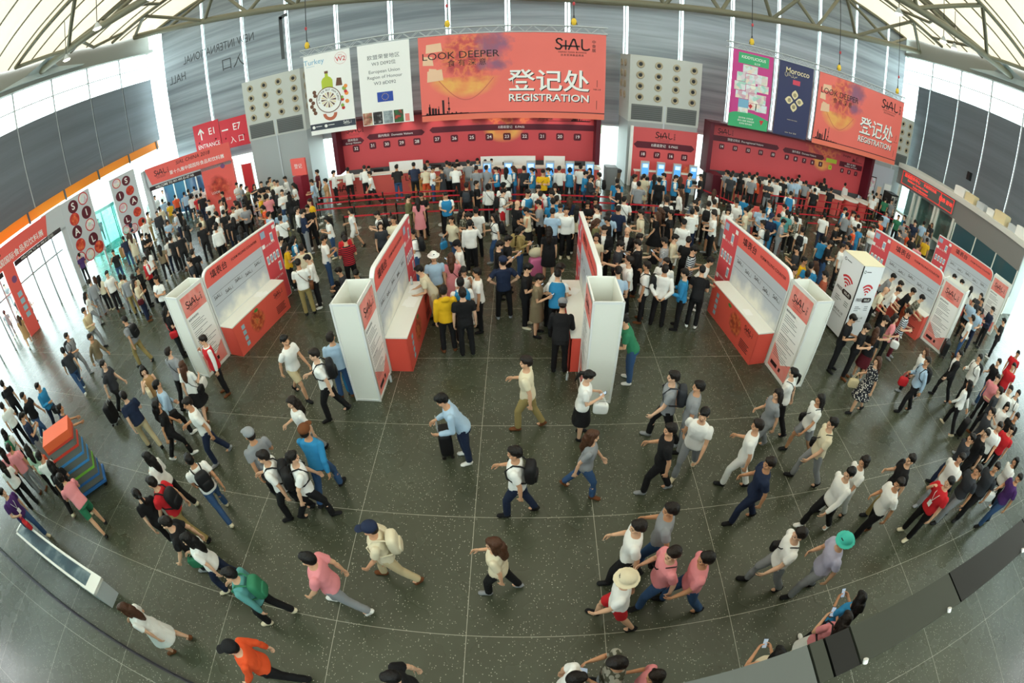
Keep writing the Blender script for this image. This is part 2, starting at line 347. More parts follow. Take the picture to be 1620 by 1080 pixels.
# roof: pale membrane stretched over trusses
def roofz(x, y): return 12.8+2.4*(1-min(1, abs((x-.95)/24.45))**2)-.18*abs(math.sin(y*PI/5.9))
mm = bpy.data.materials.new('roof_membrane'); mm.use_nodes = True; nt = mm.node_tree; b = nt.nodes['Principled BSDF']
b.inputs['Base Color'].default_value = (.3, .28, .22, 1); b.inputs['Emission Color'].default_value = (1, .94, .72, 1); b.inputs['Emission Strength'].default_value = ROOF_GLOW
V = []; nx, ny = 24, 24; YR0 = -6.0
for j in range(ny+1):
    for i in range(nx+1):
        x = XL+(XR-XL)*i/nx; y = YR0+(YB+.3-YR0)*j/ny; V.append((x, y, roofz(x, y)))
F = [(j*(nx+1)+i, (j+1)*(nx+1)+i, (j+1)*(nx+1)+i+1, j*(nx+1)+i+1) for j in range(ny) for i in range(nx)]
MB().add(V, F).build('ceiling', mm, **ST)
def zup(z): return z*.3+10.25
def zch(x): t = abs(x-3)/24; return 9.35+2.9*t**1.6
def truss(name, label, Y, dy, zc):
    xs = np.linspace(XL+.4, XR-.4, 17); root = thing(name, label, 'truss', (0, Y, 0))
    P = [(x, 0, zc(x)) for x in xs]; U = [(x, dy, roofz(x, 0)-.3) for x in xs]; U2 = [(x, -dy*.7, roofz(x, 0)-.25) for x in xs]
    MB().tube(P, .2, 12).build('lower_chord', STEEL, root)
    MB().tube(U, .11, 8).build('upper_chord', STEEL, root); MB().tube(U2, .11, 8).build('upper_chord', STEEL, root)
    for Q, nm in ((U, 0), (U2, 1)):
        for i in range(16):
            a, b = (P[i], Q[i+1]) if (i+nm) % 2 == 0 else (Q[i], P[i+1])
            MB().tube([a, b], .11, 8).build('diagonal', STEEL, root)
    return root
truss('roof_truss', 'grey tubular roof truss running just in front of the back wall', 22.9, -2.1, zch)
truss('roof_truss', 'grey tubular roof truss crossing the hall in front of the back one', 14.9, 2.4, lambda x: 11.95)
for k, y in enumerate(np.linspace(2.5, 21.5, 14)):
    m = MB(); m.tube([(x, y, roofz(x, 0)-.24) for x in np.linspace(XL+.4, XR-.4, 15)], .045, 6)
    tag(m.build('roof_purlin', STEEL), f'thin grey purlin under the roof membrane, {ORDS[k]} from the back wall', 'roof beam', 'purlins under the membrane')
for k, x in enumerate(np.linspace(XL+1.5, XR-1.5, 15)):
    side_w = 'left' if x < 1 else 'right'
    m = MB(); m.tube([(x, 20.8, roofz(x, 0)-.3), (x+(.9 if k % 2 else -.9), 19, roofz(x, 0)-.6), (x, 17.3, roofz(x, 0)-.3)], .1, 8)
    n_ = ['innermost', 'second', 'third', 'fourth', 'fifth', 'sixth', 'seventh', 'eighth'][abs(7-k)]
    tag(m.build('roof_tie', STEEL), f'{n_} sloping grey roof tube between the two trusses, {side_w} of centre' if k != 7 else 'middle sloping grey roof tube between the two trusses', 'roof beam', 'roof tubes under the membrane')
for x, w_ in ((XL+.3, 'left'), (XR-.3, 'right')):
    s_ = 1 if x < 0 else -1
    P = [(x, 11.9, 11.62), (x, 18.2, 11.62), (x, 16.2, 11.9), (x+s_*.5, 15.4, 12.15), (x+s_*1.6, 15.1, 12.35), (x+s_*1.6, 14.7, 12.35), (x+s_*.5, 14.4, 12.15), (x, 13.7, 11.9)]
    m = MB(); m.prism(P, (s_*.25, 0, 0)); tag(m.build('wall_bracket', mat('bracket_paint', 'b9c4c2', .5)), f'pale forked steel bracket carrying the truss on the {w_} side wall', 'bracket')
LAMP = mat('lamp_glow', 'fff6e0', .3, emit=14)
for i, (x, y, z, wd) in enumerate([(-13.5, 14.5, 11.7, 'left truss, upper lamp'), (-15.7, 13.3, 11.4, 'left truss, second lamp'), (-19.5, 14.3, 11.3, 'left truss, lowest lamp'), (14.8, 14.9, 11.2, 'right truss, upper lamp'), (18.6, 15.4, 11.3, 'right truss, middle lamp'), (20.3, 16, 11.5, 'right truss, lowest lamp')]):
    t = thing('high_bay_lamp', 'lit round high bay lamp hanging under the ' + wd, 'lamp', (x, y, z), 0, 'high bay lamps under the roof')
    MB().lathe([(.05, .28), (.08, .22), (.2, .02), (.22, 0), (.2, 0)], n=16).build('lamp_housing', STEELL, t)
    MB().lathe([(.18, -.01), (.14, -.05), (.02, -.07)], n=16).build('lamp_glass', LAMP, t)
    MB().tube([(0, 0, .2), (0, 0, roofz(x, 0)-z)], .02, 6).build('hanger', BLACK, t)
# outdoors seen through the lower glazing
LEAF = ramp_mat('shrub_leaf', [(.35, '4f7d4a'), (.65, '9cc487')], 9)
for i, (x, y, r, l) in enumerate([(4.4, 33, 1.6, 'green shrub outside the glass right of the long counter'), (9.9, 31, 1.5, 'green shrub outside the glass left of the third counter'), (-10.5, 36, 1.5, 'green shrub outside the glass left of the long counter')]):
    rnd = random.Random(i); m = MB()
    for k in range(26): m.ell((rnd.uniform(-r, r)*.7, rnd.uniform(-r, r)*.5, r*.3+rnd.random()*r*1.2), (r*.32,)*3, 8, 5)
    tag(m.build('shrub', LEAF, None, (x, y, -.2)), l, 'shrub')
# ---------------------------------------------------------------- printed pictures (procedural)
FOOD = ramp_mat('print_food', [(.2, '7a1f26'), (.4, 'c8403a'), (.52, 'e8762f'), (.62, 'f0b04a'), (.75, 'b5323a'), (.9, '6a7a2c')], 2.2, 8)
FOODR = ramp_mat('print_tomato', [(.25, '7c1c1c'), (.45, 'c93a24'), (.6, 'e4643a'), (.75, 'f0a060')], 5, 8)
BOWL = ramp_mat('print_bowl', [(.3, 'e8804a'), (.5, 'f2b04e'), (.7, 'f0745a')], .7, 2)
HAZE = ramp_mat('print_haze', [(.3, 'c75a5a'), (.5, '9a5a70'), (.7, 'e07058')], .9, 5)
PKG = ramp_mat('print_packages', [(.15, 'dfe9ee'), (.35, 'f0d8c8'), (.5, 'a9d6c8'), (.62, 'e9eef0'), (.75, 'd6a8b8'), (.9, 'f4f1e4')], 5, 2, kind='voronoi')
PALE = mat('print_pale', 'f2c7a4', .6); NAVY = mat('print_navy', '33365e', .6); MAG = mat('print_magenta', 'cc3f8c', .6); GRN = mat('print_green', '3fae74', .6)
CREAMP = mat('print_cream', 'ead9ae', .6); TEALT = mat('print_blue_text', '7fb4d2', .6); EUB = mat('print_flag_blue', '2a4aa8', .6); YEL = mat('print_yellow', 'f2c83a', .6); REDT = mat('print_red_text', 'cf2f36', .6)
GREYT = mat('print_grey_text', '555a5c', .6); DKT = mat('print_dark_text', '2a1a1c', .6); WHT = mat('print_white', 'f7f6f2', .5); LIME = mat('print_lime', 'b8c83a', .6); PINKT = mat('print_rose', 'ef8a80', .6)
PURP = mat('print_purple', '7d4a78', .6); CHAR = mat('print_charcoal', '3a3f4c', .6); LGREY = mat('print_light_grey', 'c9ced2', .6); BROWN = mat('print_brown', '6d4630', .6)
CORAL2 = ramp_mat('coral_banner', [(.3, 'e2503f'), (.55, 'f06a55'), (.8, 'f28468')], .35, 2)
def board(name, label, cat, o, w, h, m, u=(1, 0, 0), n=(0, -1, 0), th=.03, group=None):
    root = thing(name, label, cat, o, 0, group)
    f = Face((0, 0, 0), u, n); nn = np.array(n, float)*th
    b = MB(); b.prism([f.p(0, 0, -th), f.p(w, 0, -th), f.p(w, h, -th), f.p(0, h, -th)], nn); b.build('board', m, root)
    return root, f
FOODST = [(.3, 'b8404c'), (.46, 'd85a50'), (.54, 'ea8452'), (.62, 'd65a50'), (.75, 'b04a5c')]
GOLDST = [(.3, 'ee7a54'), (.5, 'f3b45e'), (.65, 'f2955a'), (.8, 'ef7a60')]
HAZEST = [(.3, 'b05a66'), (.5, '96607c'), (.7, 'd8606a')]
def banner_print(name, w, h):
    return print_mat(name, 'f47468', [(w*.24, h*.5, w*.2, h*.26, .35, GOLDST, .8, 1), (w*.27, h*.74, w*.19, h*.3, .35, FOODST, 2.6, 0), (w*.4, h*.86, w*.12, h*.2, .6, HAZEST, 1.2, 0), (w*.4, h*.62, w*.1, h*.09, .6, HAZEST, 1.2, 0)])
def bowl_print(f, root, u, v, r):
    m = MB()
    for i_, (a, b, c, d, q) in enumerate(((-1.05, .75, -.6, 1.0, .1), (-1.15, .4, -.85, .66, -.08), (-1.05, -.1, -.6, .22, .12), (-1.0, .1, -.75, .3, -.1))): f.poly(m, [(u+a*r, v+b*r), (u+c*r, v+(b+q*.3)*r), (u+(c-.03)*r, v+(d+q*.3)*r), (u+(a+.02)*r, v+d*r)], 0, .0085+.0012*i_)
    m.build('paper_pieces_picture', PALE, root)
    m = MB(); f.line(m, [(u-r*.75+1.5*r*k/20, v-.05*r-math.sin(PI*k/20)*.62*r) for k in range(21)], .03, 0, .009); m.build('bowl_rim_picture', mat('print_rim', 'd8685a', .6), root)
def reg_banner(label, o, w, h, sx=1.):
    root, f = board('registration_banner', label, 'banner', o, w, h, banner_print('banner_print_%d' % int(w*100), w, h))
    bowl_print(f, root, w*.25, h*.5, w*.2)
    m = MB(); f.text(m, 'LOOK DEEPER', w*.225, h*.755, h*.115, 0, .012, xscale=w/7.9*1.12)
    f.text(m, '食有深意', w*.26, h*.66, h*.085, 0, .012, spacing=1.6, xscale=w/7.9)
    f.logo(m, w*.825, h*.865, h*.125, 0, .012)
    f.text(m, '中国·上海', w*.955, h*.35, h*.02, 0, .01); f.line(m, [(w*.955, h*.46), (w*.955, h*.38)], .02); f.line(m, [(w*.955, h*.22), (w*.955, h*.12)], .02)
    m.build('dark_lettering', DKT, root)
    m = MB(); skyline(f, m, w*.02, h*.07, w*.24, h*.2); f.rect(m, 0, h*.068, w, h*.078, 0, .006); m.build('skyline_print', mat('print_skyline', '32161c', .6), root)
    for dx, dz, mm_, d, nm in ((.035, -.035, DKT, .010, 'lettering_shadow'), (0, 0, WHT, .014, 'white_lettering')):
        m = MB(); f.text(m, '登记处', w*.695+dx, h*.42+dz, h*.265, 0, d, bold=.012, xscale=w/7.9*1.1)
        f.text(m, 'REGISTRATION', w*.695+dx, h*.235+dz, h*.115, 0, d, bold=.015, xscale=w/7.9*1.1); m.build(nm, mm_, root)
    m = MB(); f.rect(m, 0, -.0, w, .24, 0, .003); m.build('hem', mat('coral_hem', 'f07a62', .6), root)
    return root
BY = 20.5
reg_banner('big coral registration banner with white lettering hanging above the long counter', (-4.3, BY, 3.5), 7.98, 3.98)
reg_banner('coral registration banner hanging at the right end beside the violet banner', (14.75, BY, 3.85), 6.7, 3.9)
# Turkey banner
root, f = board('vertical_banner', 'white vertical banner reading Turkey with a bottle and round plate', 'banner', (-9.75, BY, 3.5), 2.32, 3.98, WHT)
w, h = 2.32, 3.98
m = MB(); f.text(m, 'Turkey', .52, h*.905, .36, 0, bold=.004); f.line(m, [(.1, h*.855), (.55, h*.855)], .015); m.build('blue_lettering', TEALT, root)
m = MB(); f.text(m, 'W2', 1.86, h*.885, .32, bold=.01); f.text(m, 'HALL', 1.86, h*.935, .09); f.ring(m, 1.86, h*.895, .285, .295); m.build('red_lettering', REDT, root)
m = MB(); f.rect(m, 0, h*.055, w, h*.135); m.build('footer_band', CHAR, root)
m = MB(); f.logo(m, 1.9, h*.108, .12, 0, .012, sub=True); f.disc(m, .18, h*.095, .08, 0, .01); f.disc(m, .82, h*.095, .08, 0, .01); f.line(m, [(.3, h*.1), (.6, h*.1)], .03); f.line(m, [(.95, h*.1), (1.25, h*.1)], .03); m.build('white_lettering', WHT, root)
cu, cv = 1.1, h*.41
m = MB(); f.poly(m, [(cu-.28, cv+.45), (cu+.28, cv+.45), (cu+.28, cv+.95), (cu+.2, cv+1.08), (cu+.08, cv+1.15), (cu+.07, cv+1.32), (cu-.07, cv+1.32), (cu-.08, cv+1.15), (cu-.2, cv+1.08), (cu-.28, cv+.95)], 0, .005); m.build('bottle_picture', LIME, root)
m = MB(); f.rect(m, cu-.09, cv+1.3, cu+.09, cv+1.42, 0, .006); f.ring(m, cu, cv, .6, .64, 0, .009); f.poly(m, [(cu+.42, cv+.62), (cu+.75, cv+.6), (cu+.72, cv+.98), (cu+.5, cv+1.0)], 0, .005); m.build('plate_rim_picture', BROWN, root)
m = MB(); f.disc(m, cu, cv, .6, 0, .008); m.build('plate_picture', WHT, root)
m = MB()
for k in range(16):
    a = 2*PI*k/16; f.poly(m, [(cu+.04*math.cos(a), cv+.04*math.sin(a)), (cu+.38*math.cos(a-.13), cv+.38*math.sin(a-.13)), (cu+.38*math.cos(a+.13), cv+.38*math.sin(a+.13))], k % 2, .011)
m.build('spoke_picture', [BROWN, CREAMP], root)
m = MB()
for k, ch in enumerate('A TASTE THE BEST FROM TURKEY'):
    a = PI*1.05-k*PI*1.1/27
    if ch == ' ': continue
    V, F = text_poly(ch, .13); ca, sa = math.cos(a-PI/2), math.sin(a-PI/2)
    m.add([f.p(cu+.49*math.cos(a)+x*ca-y*sa, cv+.49*math.sin(a)+x*sa+y*ca, .012) for x, y in V], F)
m.build('plate_lettering', DKT, root)
m = MB(); rnd = random.Random(4)
for k in range(9): f.disc(m, cu+.62+rnd.random()*.32, cv-.5+k*.13+rnd.random()*.05, .07+.04*rnd.random(), k % 3, .0075+.0003*k, 12)
for k in range(7): f.disc(m, cu-.95+rnd.random()*.3, cv-.55+k*.17, .1, 3, .0075+.0003*k, 12)
f.ring(m, cu, cv-.66, .2, .36, 4, .007, a0=PI, a1=2*PI)
m.build('food_picture', [REDT, mat('print_olive', '8fae4a', .6), mat('print_orange', 'ee9444', .6), BROWN, mat('print_sausage', 'c46a4c', .6)], root)
# European Union banner
root, f = board('vertical_banner', 'white vertical banner with blue starred flag and European Union lettering', 'banner', (-7.07, BY, 3.58), 2.38, 3.9, WHT)
w, h = 2.38, 3.9
m = MB(); f.text(m, '欧盟荣誉地区', w/2, h*.825, .24, spacing=1.1); f.text(m, 'W3 D092位', w/2, h*.745, .22); f.text(m, 'European Union', w/2, h*.65, .22); f.text(m, 'Region of Honour', w/2, h*.58, .22); f.text(m, 'W3 #D092', w/2, h*.505, .22); m.build('grey_lettering', GREYT, root)
m = MB(); f.rect(m, w*.33, h*.275, w*.64, h*.395); m.build('flag_print', EUB, root)
m = MB()
for k in range(12):
    a = 2*PI*k/12; f.poly(m, [(w*.485+.15*math.cos(a)+(.028 if j % 2 == 0 else .011)*math.sin(j*PI/5), h*.335+.15*math.sin(a)+(.028 if j % 2 == 0 else .011)*math.cos(j*PI/5)) for j in range(10)], 0, .008)
m.build('flag_stars', YEL, root)
for k, (c, nm) in enumerate((('print_photo_a', [(.3, '3f5a34'), (.5, 'b06a5a'), (.7, 'd8cfa8')]), ('print_photo_b', [(.3, '1d1d20'), (.55, '3a3434'), (.7, '9a9a9a')]), ('print_photo_c', [(.3, '5a666c'), (.55, 'a9b4b8'), (.75, '33383c')]), ('print_photo_d', [(.3, '2f7a3a'), (.5, '3d4a3a'), (.65, 'c8402f')]))):
    m = MB(); f.rect(m, .02+k*.49, .03, .46+k*.49, .62); m.build('photo_print', ramp_mat(c, nm, 4, 6), root)
m = MB(); f.rect(m, 2.0, .05, 2.2, .4); m.build('stamp_print', PINKT, root)
# kids food banner
root, f = board('vertical_banner', 'magenta vertical banner with green title block and packaged snack pictures', 'banner', (9.66, BY, 3.9), 2.2, 3.85, MAG)
w, h = 2.2, 3.85
m = MB(); f.rect(m, .28, h*.83, 1.95, h*.97); f.poly(m, [(0, 0), (w, 0), (w, .55)]+[(w-w*k/12, .55+.25*math.sin(PI*k/14)) for k in range(1, 12)]+[(0, .62)]); m.build('green_print', GRN, root)
m = MB(); f.text(m, 'KIDDYLICIOUS', 1.1, h*.915, .2, 0, .009, bold=.008); f.text(m, '童之味', 1.3, h*.855, .11, 0, .009)
for k, t_ in enumerate(('宝宝零食 天然健康 ', '婴幼儿辅食 英国品牌', '无添加 营养美味')): f.text(m, t_, .95, .48-k*.14, .1, 0, .009)
m.build('white_lettering', WHT, root)
m = MB()
for (a, b, c, d) in ((.55, 2.75, 1.35, 3.15), (.25, 2.3, .7, 2.75), (.72, 2.2, 1.3, 2.72), (1.3, 2.3, 1.95, 2.78), (.15, 1.85, .75, 2.28), (.78, 1.8, 1.4, 2.18), (1.4, 1.9, 2.05, 2.28), (.25, 1.45, .95, 1.82), (.98, 1.3, 1.95, 1.78), (.45, .75, 1.0, 1.42), (1.02, .95, 1.45, 1.28), (1.4, .9, 2.05, 1.28)): f.rect(m, a, b, c, d, 0, .007)
m.build('package_pictures', PKG, root)
m = MB(); f.rect(m, .44, 1.0, 1.0, 1.42, 0, .008); m.build('blue_package_print', TEALT, root)
m = MB(); f.poly(m, [(1.0, 1.15), (1.12, 1.25), (1.24, 1.15), (1.12, .98)], 0, .009); f.poly(m, [(1.7, .5), (1.95, .52), (1.83, .25)], 0, .007); m.build('heart_print', REDT, root)
# Morocco banner
root, f = board('vertical_banner', 'violet vertical banner reading Morocco with four gold petals', 'banner', (12.24, BY, 3.9), 2.08, 3.85, NAVY)
w, h = 2.08, 3.85
m = MB(); f.text(m, 'Morocco', 1.1, h*.885, .42, bold=.012, xscale=.95); f.text(m, 'الأطلس', .7, h*.825, .2)
cu, cv = 1.05, h*.49
for a in (0, PI/2, PI, 3*PI/2):
    P = []
    for k in range(17):
        t = k/16; r_ = .5*t if t < .6 else .5*.6+.2*(t-.6)/.4*.9
        s_ = .2*math.sin(PI*min(1, t*1.0))
        P.append((.08+.5*t, s_))
    P = P+[(x, -y) for x, y in P[::-1][1:-1]]
    f.poly(m, [(cu+x*math.cos(a)-y*math.sin(a), cv+x*math.sin(a)+y*math.cos(a)) for x, y in P], 0, .006)
f.text(m, 'MOROCCAN TASTE', 1.05, h*.225, .07); f.text(m, 'www  food  2018', 1.05, h*.05, .1); m.build('gold_print', CREAMP, root)
m = MB()
for a, rr in ((0, .3), (PI/2, .3), (PI, .3), (3*PI/2, .3)): f.disc(m, cu+.31*math.cos(a), cv+.31*math.sin(a), .11, 0, .008, 10)
m.build('petal_pictures', ramp_mat('print_petals', [(.3, '6a7a5a'), (.5, 'b9a27a'), (.7, '48506a')], 9, 4), root)
m = MB(); f.rect(m, .85, h*.71, 1.3, h*.775); m.build('red_stamp_print', mat('print_rose_block', 'd8455c', .6), root)
# lighting truss and chain hoists that carry the banners
def box_truss(label, x0, x1, z, hx):
    root = thing('banner_truss', label, 'truss', (0, BY, z)); m = MB(); c = MB()
    for dy in (0, .28):
        for dz in (0, .3): m.tube([(x0, dy, dz), (x1, dy, dz)], .03, 8)
    m.build('truss_tubes', STEELL, root)
    n = int((x1-x0)/.35)
    for i in range(n):
        a, b = x0+(x1-x0)*i/n, x0+(x1-x0)*(i+1)/n
        for dy in (0, .28): c.tube([(a, dy, 0 if i % 2 else .3), (b, dy, .3 if i % 2 else 0)], .014, 5)
        c.tube([(a, 0, .3), (b, .28, .3)], .012, 5)
    c.build('truss_lacing', STEELL, root)
    for x, l in hx:
        t = thing('chain_hoist', l, 'hoist', (x, BY+.02, z+.32), 0, 'chain hoists over the banners')
        MB().lathe([(.03, .02), (.1, .06), (.12, .22), (.07, .34), (.03, .36)], n=12).build('motor', YEL, t)
        MB().tube([(-.14, 0, .05), (0, 0, .55), (.14, 0, .05)], .015, 6).build('sling', BLACK, t)
        MB().tube([(0, 0, .3), (0, .26, roofz(x, 0)-.3-z-.32)], .018, 6).build('chain', BLACK, t)
        MB().ell((0, 0, 1.05), (.06, .06, .09)).build('hook_block', REDD, t)
box_truss('long silver box truss carrying the left row of banners', -9.9, 3.75, 7.5, [(-9.5, 'chain hoist at the left end of the left banner truss'), (-3.0, 'chain hoist above the bowl of the big registration banner'), (2.3, 'chain hoist above the right half of the big registration banner')])
box_truss('silver box truss carrying the magenta, violet and right coral banners', 9.4, 21.5, 7.77, [(10.6, 'chain hoist above the magenta banner'), (16.0, 'chain hoist above the right coral banner'), (20.7, 'chain hoist at the far right end of the right banner truss')])
# ---------------------------------------------------------------- registration desks on the back wall
def arrow_bar(f, root, u0, u1, v, hh, txt, left=True, right=True, sz=None):
    m = MB(); P = [(u0, v), (u0+(hh*.5 if left else 0), v-hh/2), (u1-(hh*.5 if right else 0), v-hh/2), (u1, v), (u1-(hh*.5 if right else 0), v+hh/2), (u0+(hh*.5 if left else 0), v+hh/2)]
    f.poly(m, P, 0, .005); m.build('arrow_band', MAROON, root)
    m = MB()
    for i, t_ in enumerate(txt): f.text(m, t_, (u0+u1)/2, v+(len(txt)-1)*hh*.2-i*hh*.42, sz or hh*.5, 0, .008)
    m.build('band_lettering', WHT, root)
def numbers(f, root, items, v, s=.3, sx=1.):
    for u, t_, c in items:
        m = MB(); P = []
        for cx, cy, a0 in ((1, 1, 0), (-1, 1, PI/2), (-1, -1, PI), (1, -1, 3*PI/2)):
            for k in range(5): a = a0+k*PI/8; P.append((u+(cx*.3*s+.2*s*math.cos(a))*sx, v+cy*.3*s+.2*s*math.sin(a)))
        f.poly(m, P, 0, .006); pl = m.build('number_plate', LIME if c else MAROON, root); m = MB(); f.text(m, t_, u, v, s*.62, 0, .010, bold=.01); m.build('number', WHT if not c else DKT, pl)
def backboard(label, x0, x1, y, z0, z1, m_, side=True):
    root = thing('registration_wall', label, 'sign wall', (x0, y, 0)); w_ = x1-x0
    MB().box((0, 0, z0), (w_, .1, z1)).build('board', m_, root)
    if side: MB().box((-.22, -.75, z0), (0, .1, z1)).box((w_, -.75, z0), (w_+.22, .1, z1)).box((-.22, -.75, z1), (w_+.22, .1, z1+.12)).build('side_fins', MAROON, root)
    if side: MB().box((0, .02, 0), (w_, .1, z0)).build('lower_panel', DGREY, root)
    return root, Face((0, 0, 0), (1, 0, 0), (0, -1, 0))
RB = ramp_mat('registration_board', [(.3, 'c23f46'), (.6, 'd65254'), (.8, 'df625c')], .3, 2)
YW = 22.2
root, f = backboard('long red registration wall numbered 32 to 19 under the left banners', -8.9, 3.5, YW, 1.1, 3.75, print_mat('registration_print_long', 'd24f54', [(8.1, 2.75, 1.0, .75, .35, GOLDST, .8, 1), (8.2, 3.3, 1.6, .5, .4, FOODST, 2.4, 0)]))
W_ = 12.4; k_ = W_/1500.
m = MB(); f.logo(m, .72, 3.22, .26, 0); m.build('dark_lettering', DKT, root)
arrow_bar(f, root, 0, 1.2, 2.62, .36, ('团体观众', 'Group Visitors'), left=False, sz=.14)
arrow_bar(f, root, 1.35, 4.32, 2.74, .3, ('国内观众  Domestic Visitors',)); arrow_bar(f, root, 4.55, W_, 2.8, .3, ('E通道登记   E-PASS',), right=False)
numbers(f, root, [(.72, '32', 0)], 2.22, .36); numbers(f, root, [(1.62, '31', 0), (2.36, '30', 0), (3.12, '29', 0), (3.9, '28', 0)], 2.28, .36)
numbers(f, root, [(4.9+.84*i, str(27-i), 0) for i in range(9)], 2.32, .36)
m = MB(); f.text(m, '中国国际食品', 9.75, 3.42, .13, 0, align='LEFT'); f.text(m, 'Shanghai', 9.75, 3.24, .2, 0, align='LEFT', bold=.01); skyline(f, m, 11.3, 3.12, .95, .5); f.rect(m, 9.7, 3.1, 12.2, 3.125, 0, .006); m.build('city_print', DKT, root)
SPOT = mat('spot_glow', 'ffe9c8', .4, emit=6)
for i in range(9):
    t = tag(MB().lathe([(.05, 0), (.08, .1), (.03, .16)], n=10).build('spot_lamp', SPOT, None, (-8.2+1.4*i, YW-.62, 3.7)), f'small round spot lamp over the long registration wall, {["first","second","third","fourth","fifth","sixth","seventh","eighth","ninth"][i]} from the left', 'lamp', 'spot lamps over the long registration wall')
    l = bpy.data.lights.new('spot', 'SPOT'); l.energy = 22; l.spot_size = R(70); l.spot_blend = .8; l.color = (1, .85, .75); lo = bpy.data.objects.new('spot', l); COL.objects.link(lo); lo.parent = t; lo.location = (0, 0, -.03); lo.rotation_euler = (R(35), 0, 0)
root, f = backboard('narrow red registration wall numbered 18 to 15 on the middle grey pillar', 5.4, 8.75, 21.98, .5, 3.05, print_mat('registration_print_short', 'd9585a', [(3.3, .9, .9, .55, .3, FOODST, 2, 0)]), side=False)
m = MB(); f.logo(m, 1.6, 2.72, .3, 0); m.build('dark_lettering', DKT, root)
arrow_bar(f, root, .05, 3.25, 2.17, .34, ('E通道登记   E-PASS',)); numbers(f, root, [(.55+.73*i, str(18-i), 0) for i in range(4)], 1.68, .34)
MB().box((-.14, -.05, 0), (0, .1, 3.1)).build('white_edge', WHT, root)
root, f = backboard('long red registration wall numbered 14 to 1 under the right banners', 9.4, 20.4, YW, 1.15, 3.7, print_mat('registration_print_right', 'd24f54', [(7.6, 2.75, .8, .7, .35, GOLDST, .8, 1), (7.6, 3.3, 1.4, .45, .4, FOODST, 2.4, 0)]))
m = MB(); f.logo(m, .95, 3.3, .26, 0); m.build('dark_lettering', DKT, root)
arrow_bar(f, root, .1, 4.4, 2.9, .3, ('预登记观众  Pre-registered Visitors',), left=False); arrow_bar(f, root, 4.65, 7.7, 2.88, .3, ('海外观众  Overseas Visitors',)); arrow_bar(f, root, 8.95, 10.9, 2.8, .32, ('展商 VIP 媒体', 'Exhibitor VIP Media'), left=False, right=False, sz=.13)
numbers(f, root, [(.85+.8*i, str(14-i), 0) for i in range(5)], 2.48, .3); numbers(f, root, [(5.0+.62*i, str(9-i), 0) for i in range(5)], 2.48, .3); numbers(f, root, [(8.25, '4', 1)], 2.42, .28); numbers(f, root, [(9.25+.6*i, str(3-i), 0) for i in range(3)], 2.4, .28)
m = MB(); f.rect(m, 7.85, 2.7, 8.7, 2.95, 0, .005); m.build('lime_plate', LIME, root)
m = MB(); f.text(m, 'Shanghai', 9.1, 3.35, .2, 0, align='LEFT'); skyline(f, m, 9.9, 3.1, .9, .4); m.build('city_print', DKT, root)
def counter(label, x0, x1, y, h, m_, dep=.7, deco=True):
    root = thing('registration_counter', label, 'counter', (x0, y, 0)); w_ = x1-x0
    MB().box((0, 0, 0), (w_, dep*.2, h-.06)).box((0, dep*.2, 0), (.1, dep, h-.06)).box((w_-.1, dep*.2, 0), (w_, dep, h-.06)).build('front_panel', m_, root)
    MB().box((-.08, -.06, h-.06), (w_+.08, dep*.55, h)).build('worktop', OFFW, root); MB().box((.1, dep*.5, .7), (w_-.1, dep+.3, .74)).build('desk_shelf', WHT, root)
    return root, Face((0, 0, 0), (1, 0, 0), (0, -1, 0))
CORAL = ramp_mat('counter_print', [(.3, 'd84f4a'), (.6, 'e2625a'), (.8, 'd94640')], .5, 3)
root, f = counter('long coral reception counter below the registration wall numbered 32 to 19', -9.3, 3.6, 20.75, 1.12, print_mat('counter_print_long', 'e2625a', [(4.9, .4, .9, .6, .25, GOLDST, .8, 0), (6.6, .5, .8, .55, .35, FOODST, 2.4, 0)]))
m = MB(); f.logo(m, .75, .55, .34, 0); f.text(m, 'LOOK', 4.4, .78, .36); f.text(m, 'DEEPER', 6.5, .78, .36); f.text(m, '食有深意', 4.9, .38, .24, spacing=1.8); m.build('dark_lettering', DKT, root)
root, f = counter('short coral counter in front of the middle grey pillar', 5.5, 8.7, 21.35, 1.0, CORAL, .3)
root, f = counter('coral counter of the third registration wall, left end in maroon', 9.9, 16.85, 20.9, 1.12, CORAL)
MB().box((-.5, -.02, 0), (0, .9, 1.2)).build('end_panel', MAROON, root)
for i, x in enumerate((17.6, 18.85, 20.1)):
    root = thing('round_counter', ['left', 'middle', 'right'][i] + ' of three rounded coral counters at the right end', 'counter', (x, 21.1, 0))
    MB().lathe([(.5, 0), (.52, .98)], n=24).build('body', CORAL, root); MB().lathe([(.58, .98), (.6, 1.02), (.58, 1.06)], n=24).build('worktop', OFFW, root)
# equipment behind the counters
for i, (x, w_) in enumerate(((-6.4, 1.7), (-1.9, 2.6), (1.1, 1.0))):
    tag(MB().box((0, 0, .75), (w_, .06, 1.42)).box((0, 0, 0), (.06, .05, .76)).box((w_-.06, 0, 0), (w_, .05, .76)).build('privacy_screen', WHT, None, (x, 21.75, 0)), 'white screen behind the long counter, ' + ['left', 'middle, widest', 'right, smallest'][i], 'screen')
for i, x in enumerate((-6.9, -4.0, -3.1, -.6, 2.6)):
    t = thing('monitor', f'small dark computer monitor on the long counter desk, {["first","second","third","fourth","fifth"][i]} from the left', 'monitor', (x, 21.45, .745), 0, 'monitors on the long counter')
    MB().box((-.25, 0, .12), (.25, .04, .45)).build('screen', BLACK, t); MB().box((-.03, .01, 0), (.03, .05, .14)).box((-.1, -.06, 0), (.1, .1, .015)).build('stand', BLACK, t)
SCR = mat('kiosk_screen', '5aa6f0', .2, emit=.6); SCRP = mat('kiosk_screen_pale', 'cfe4f6', .2, emit=.6)
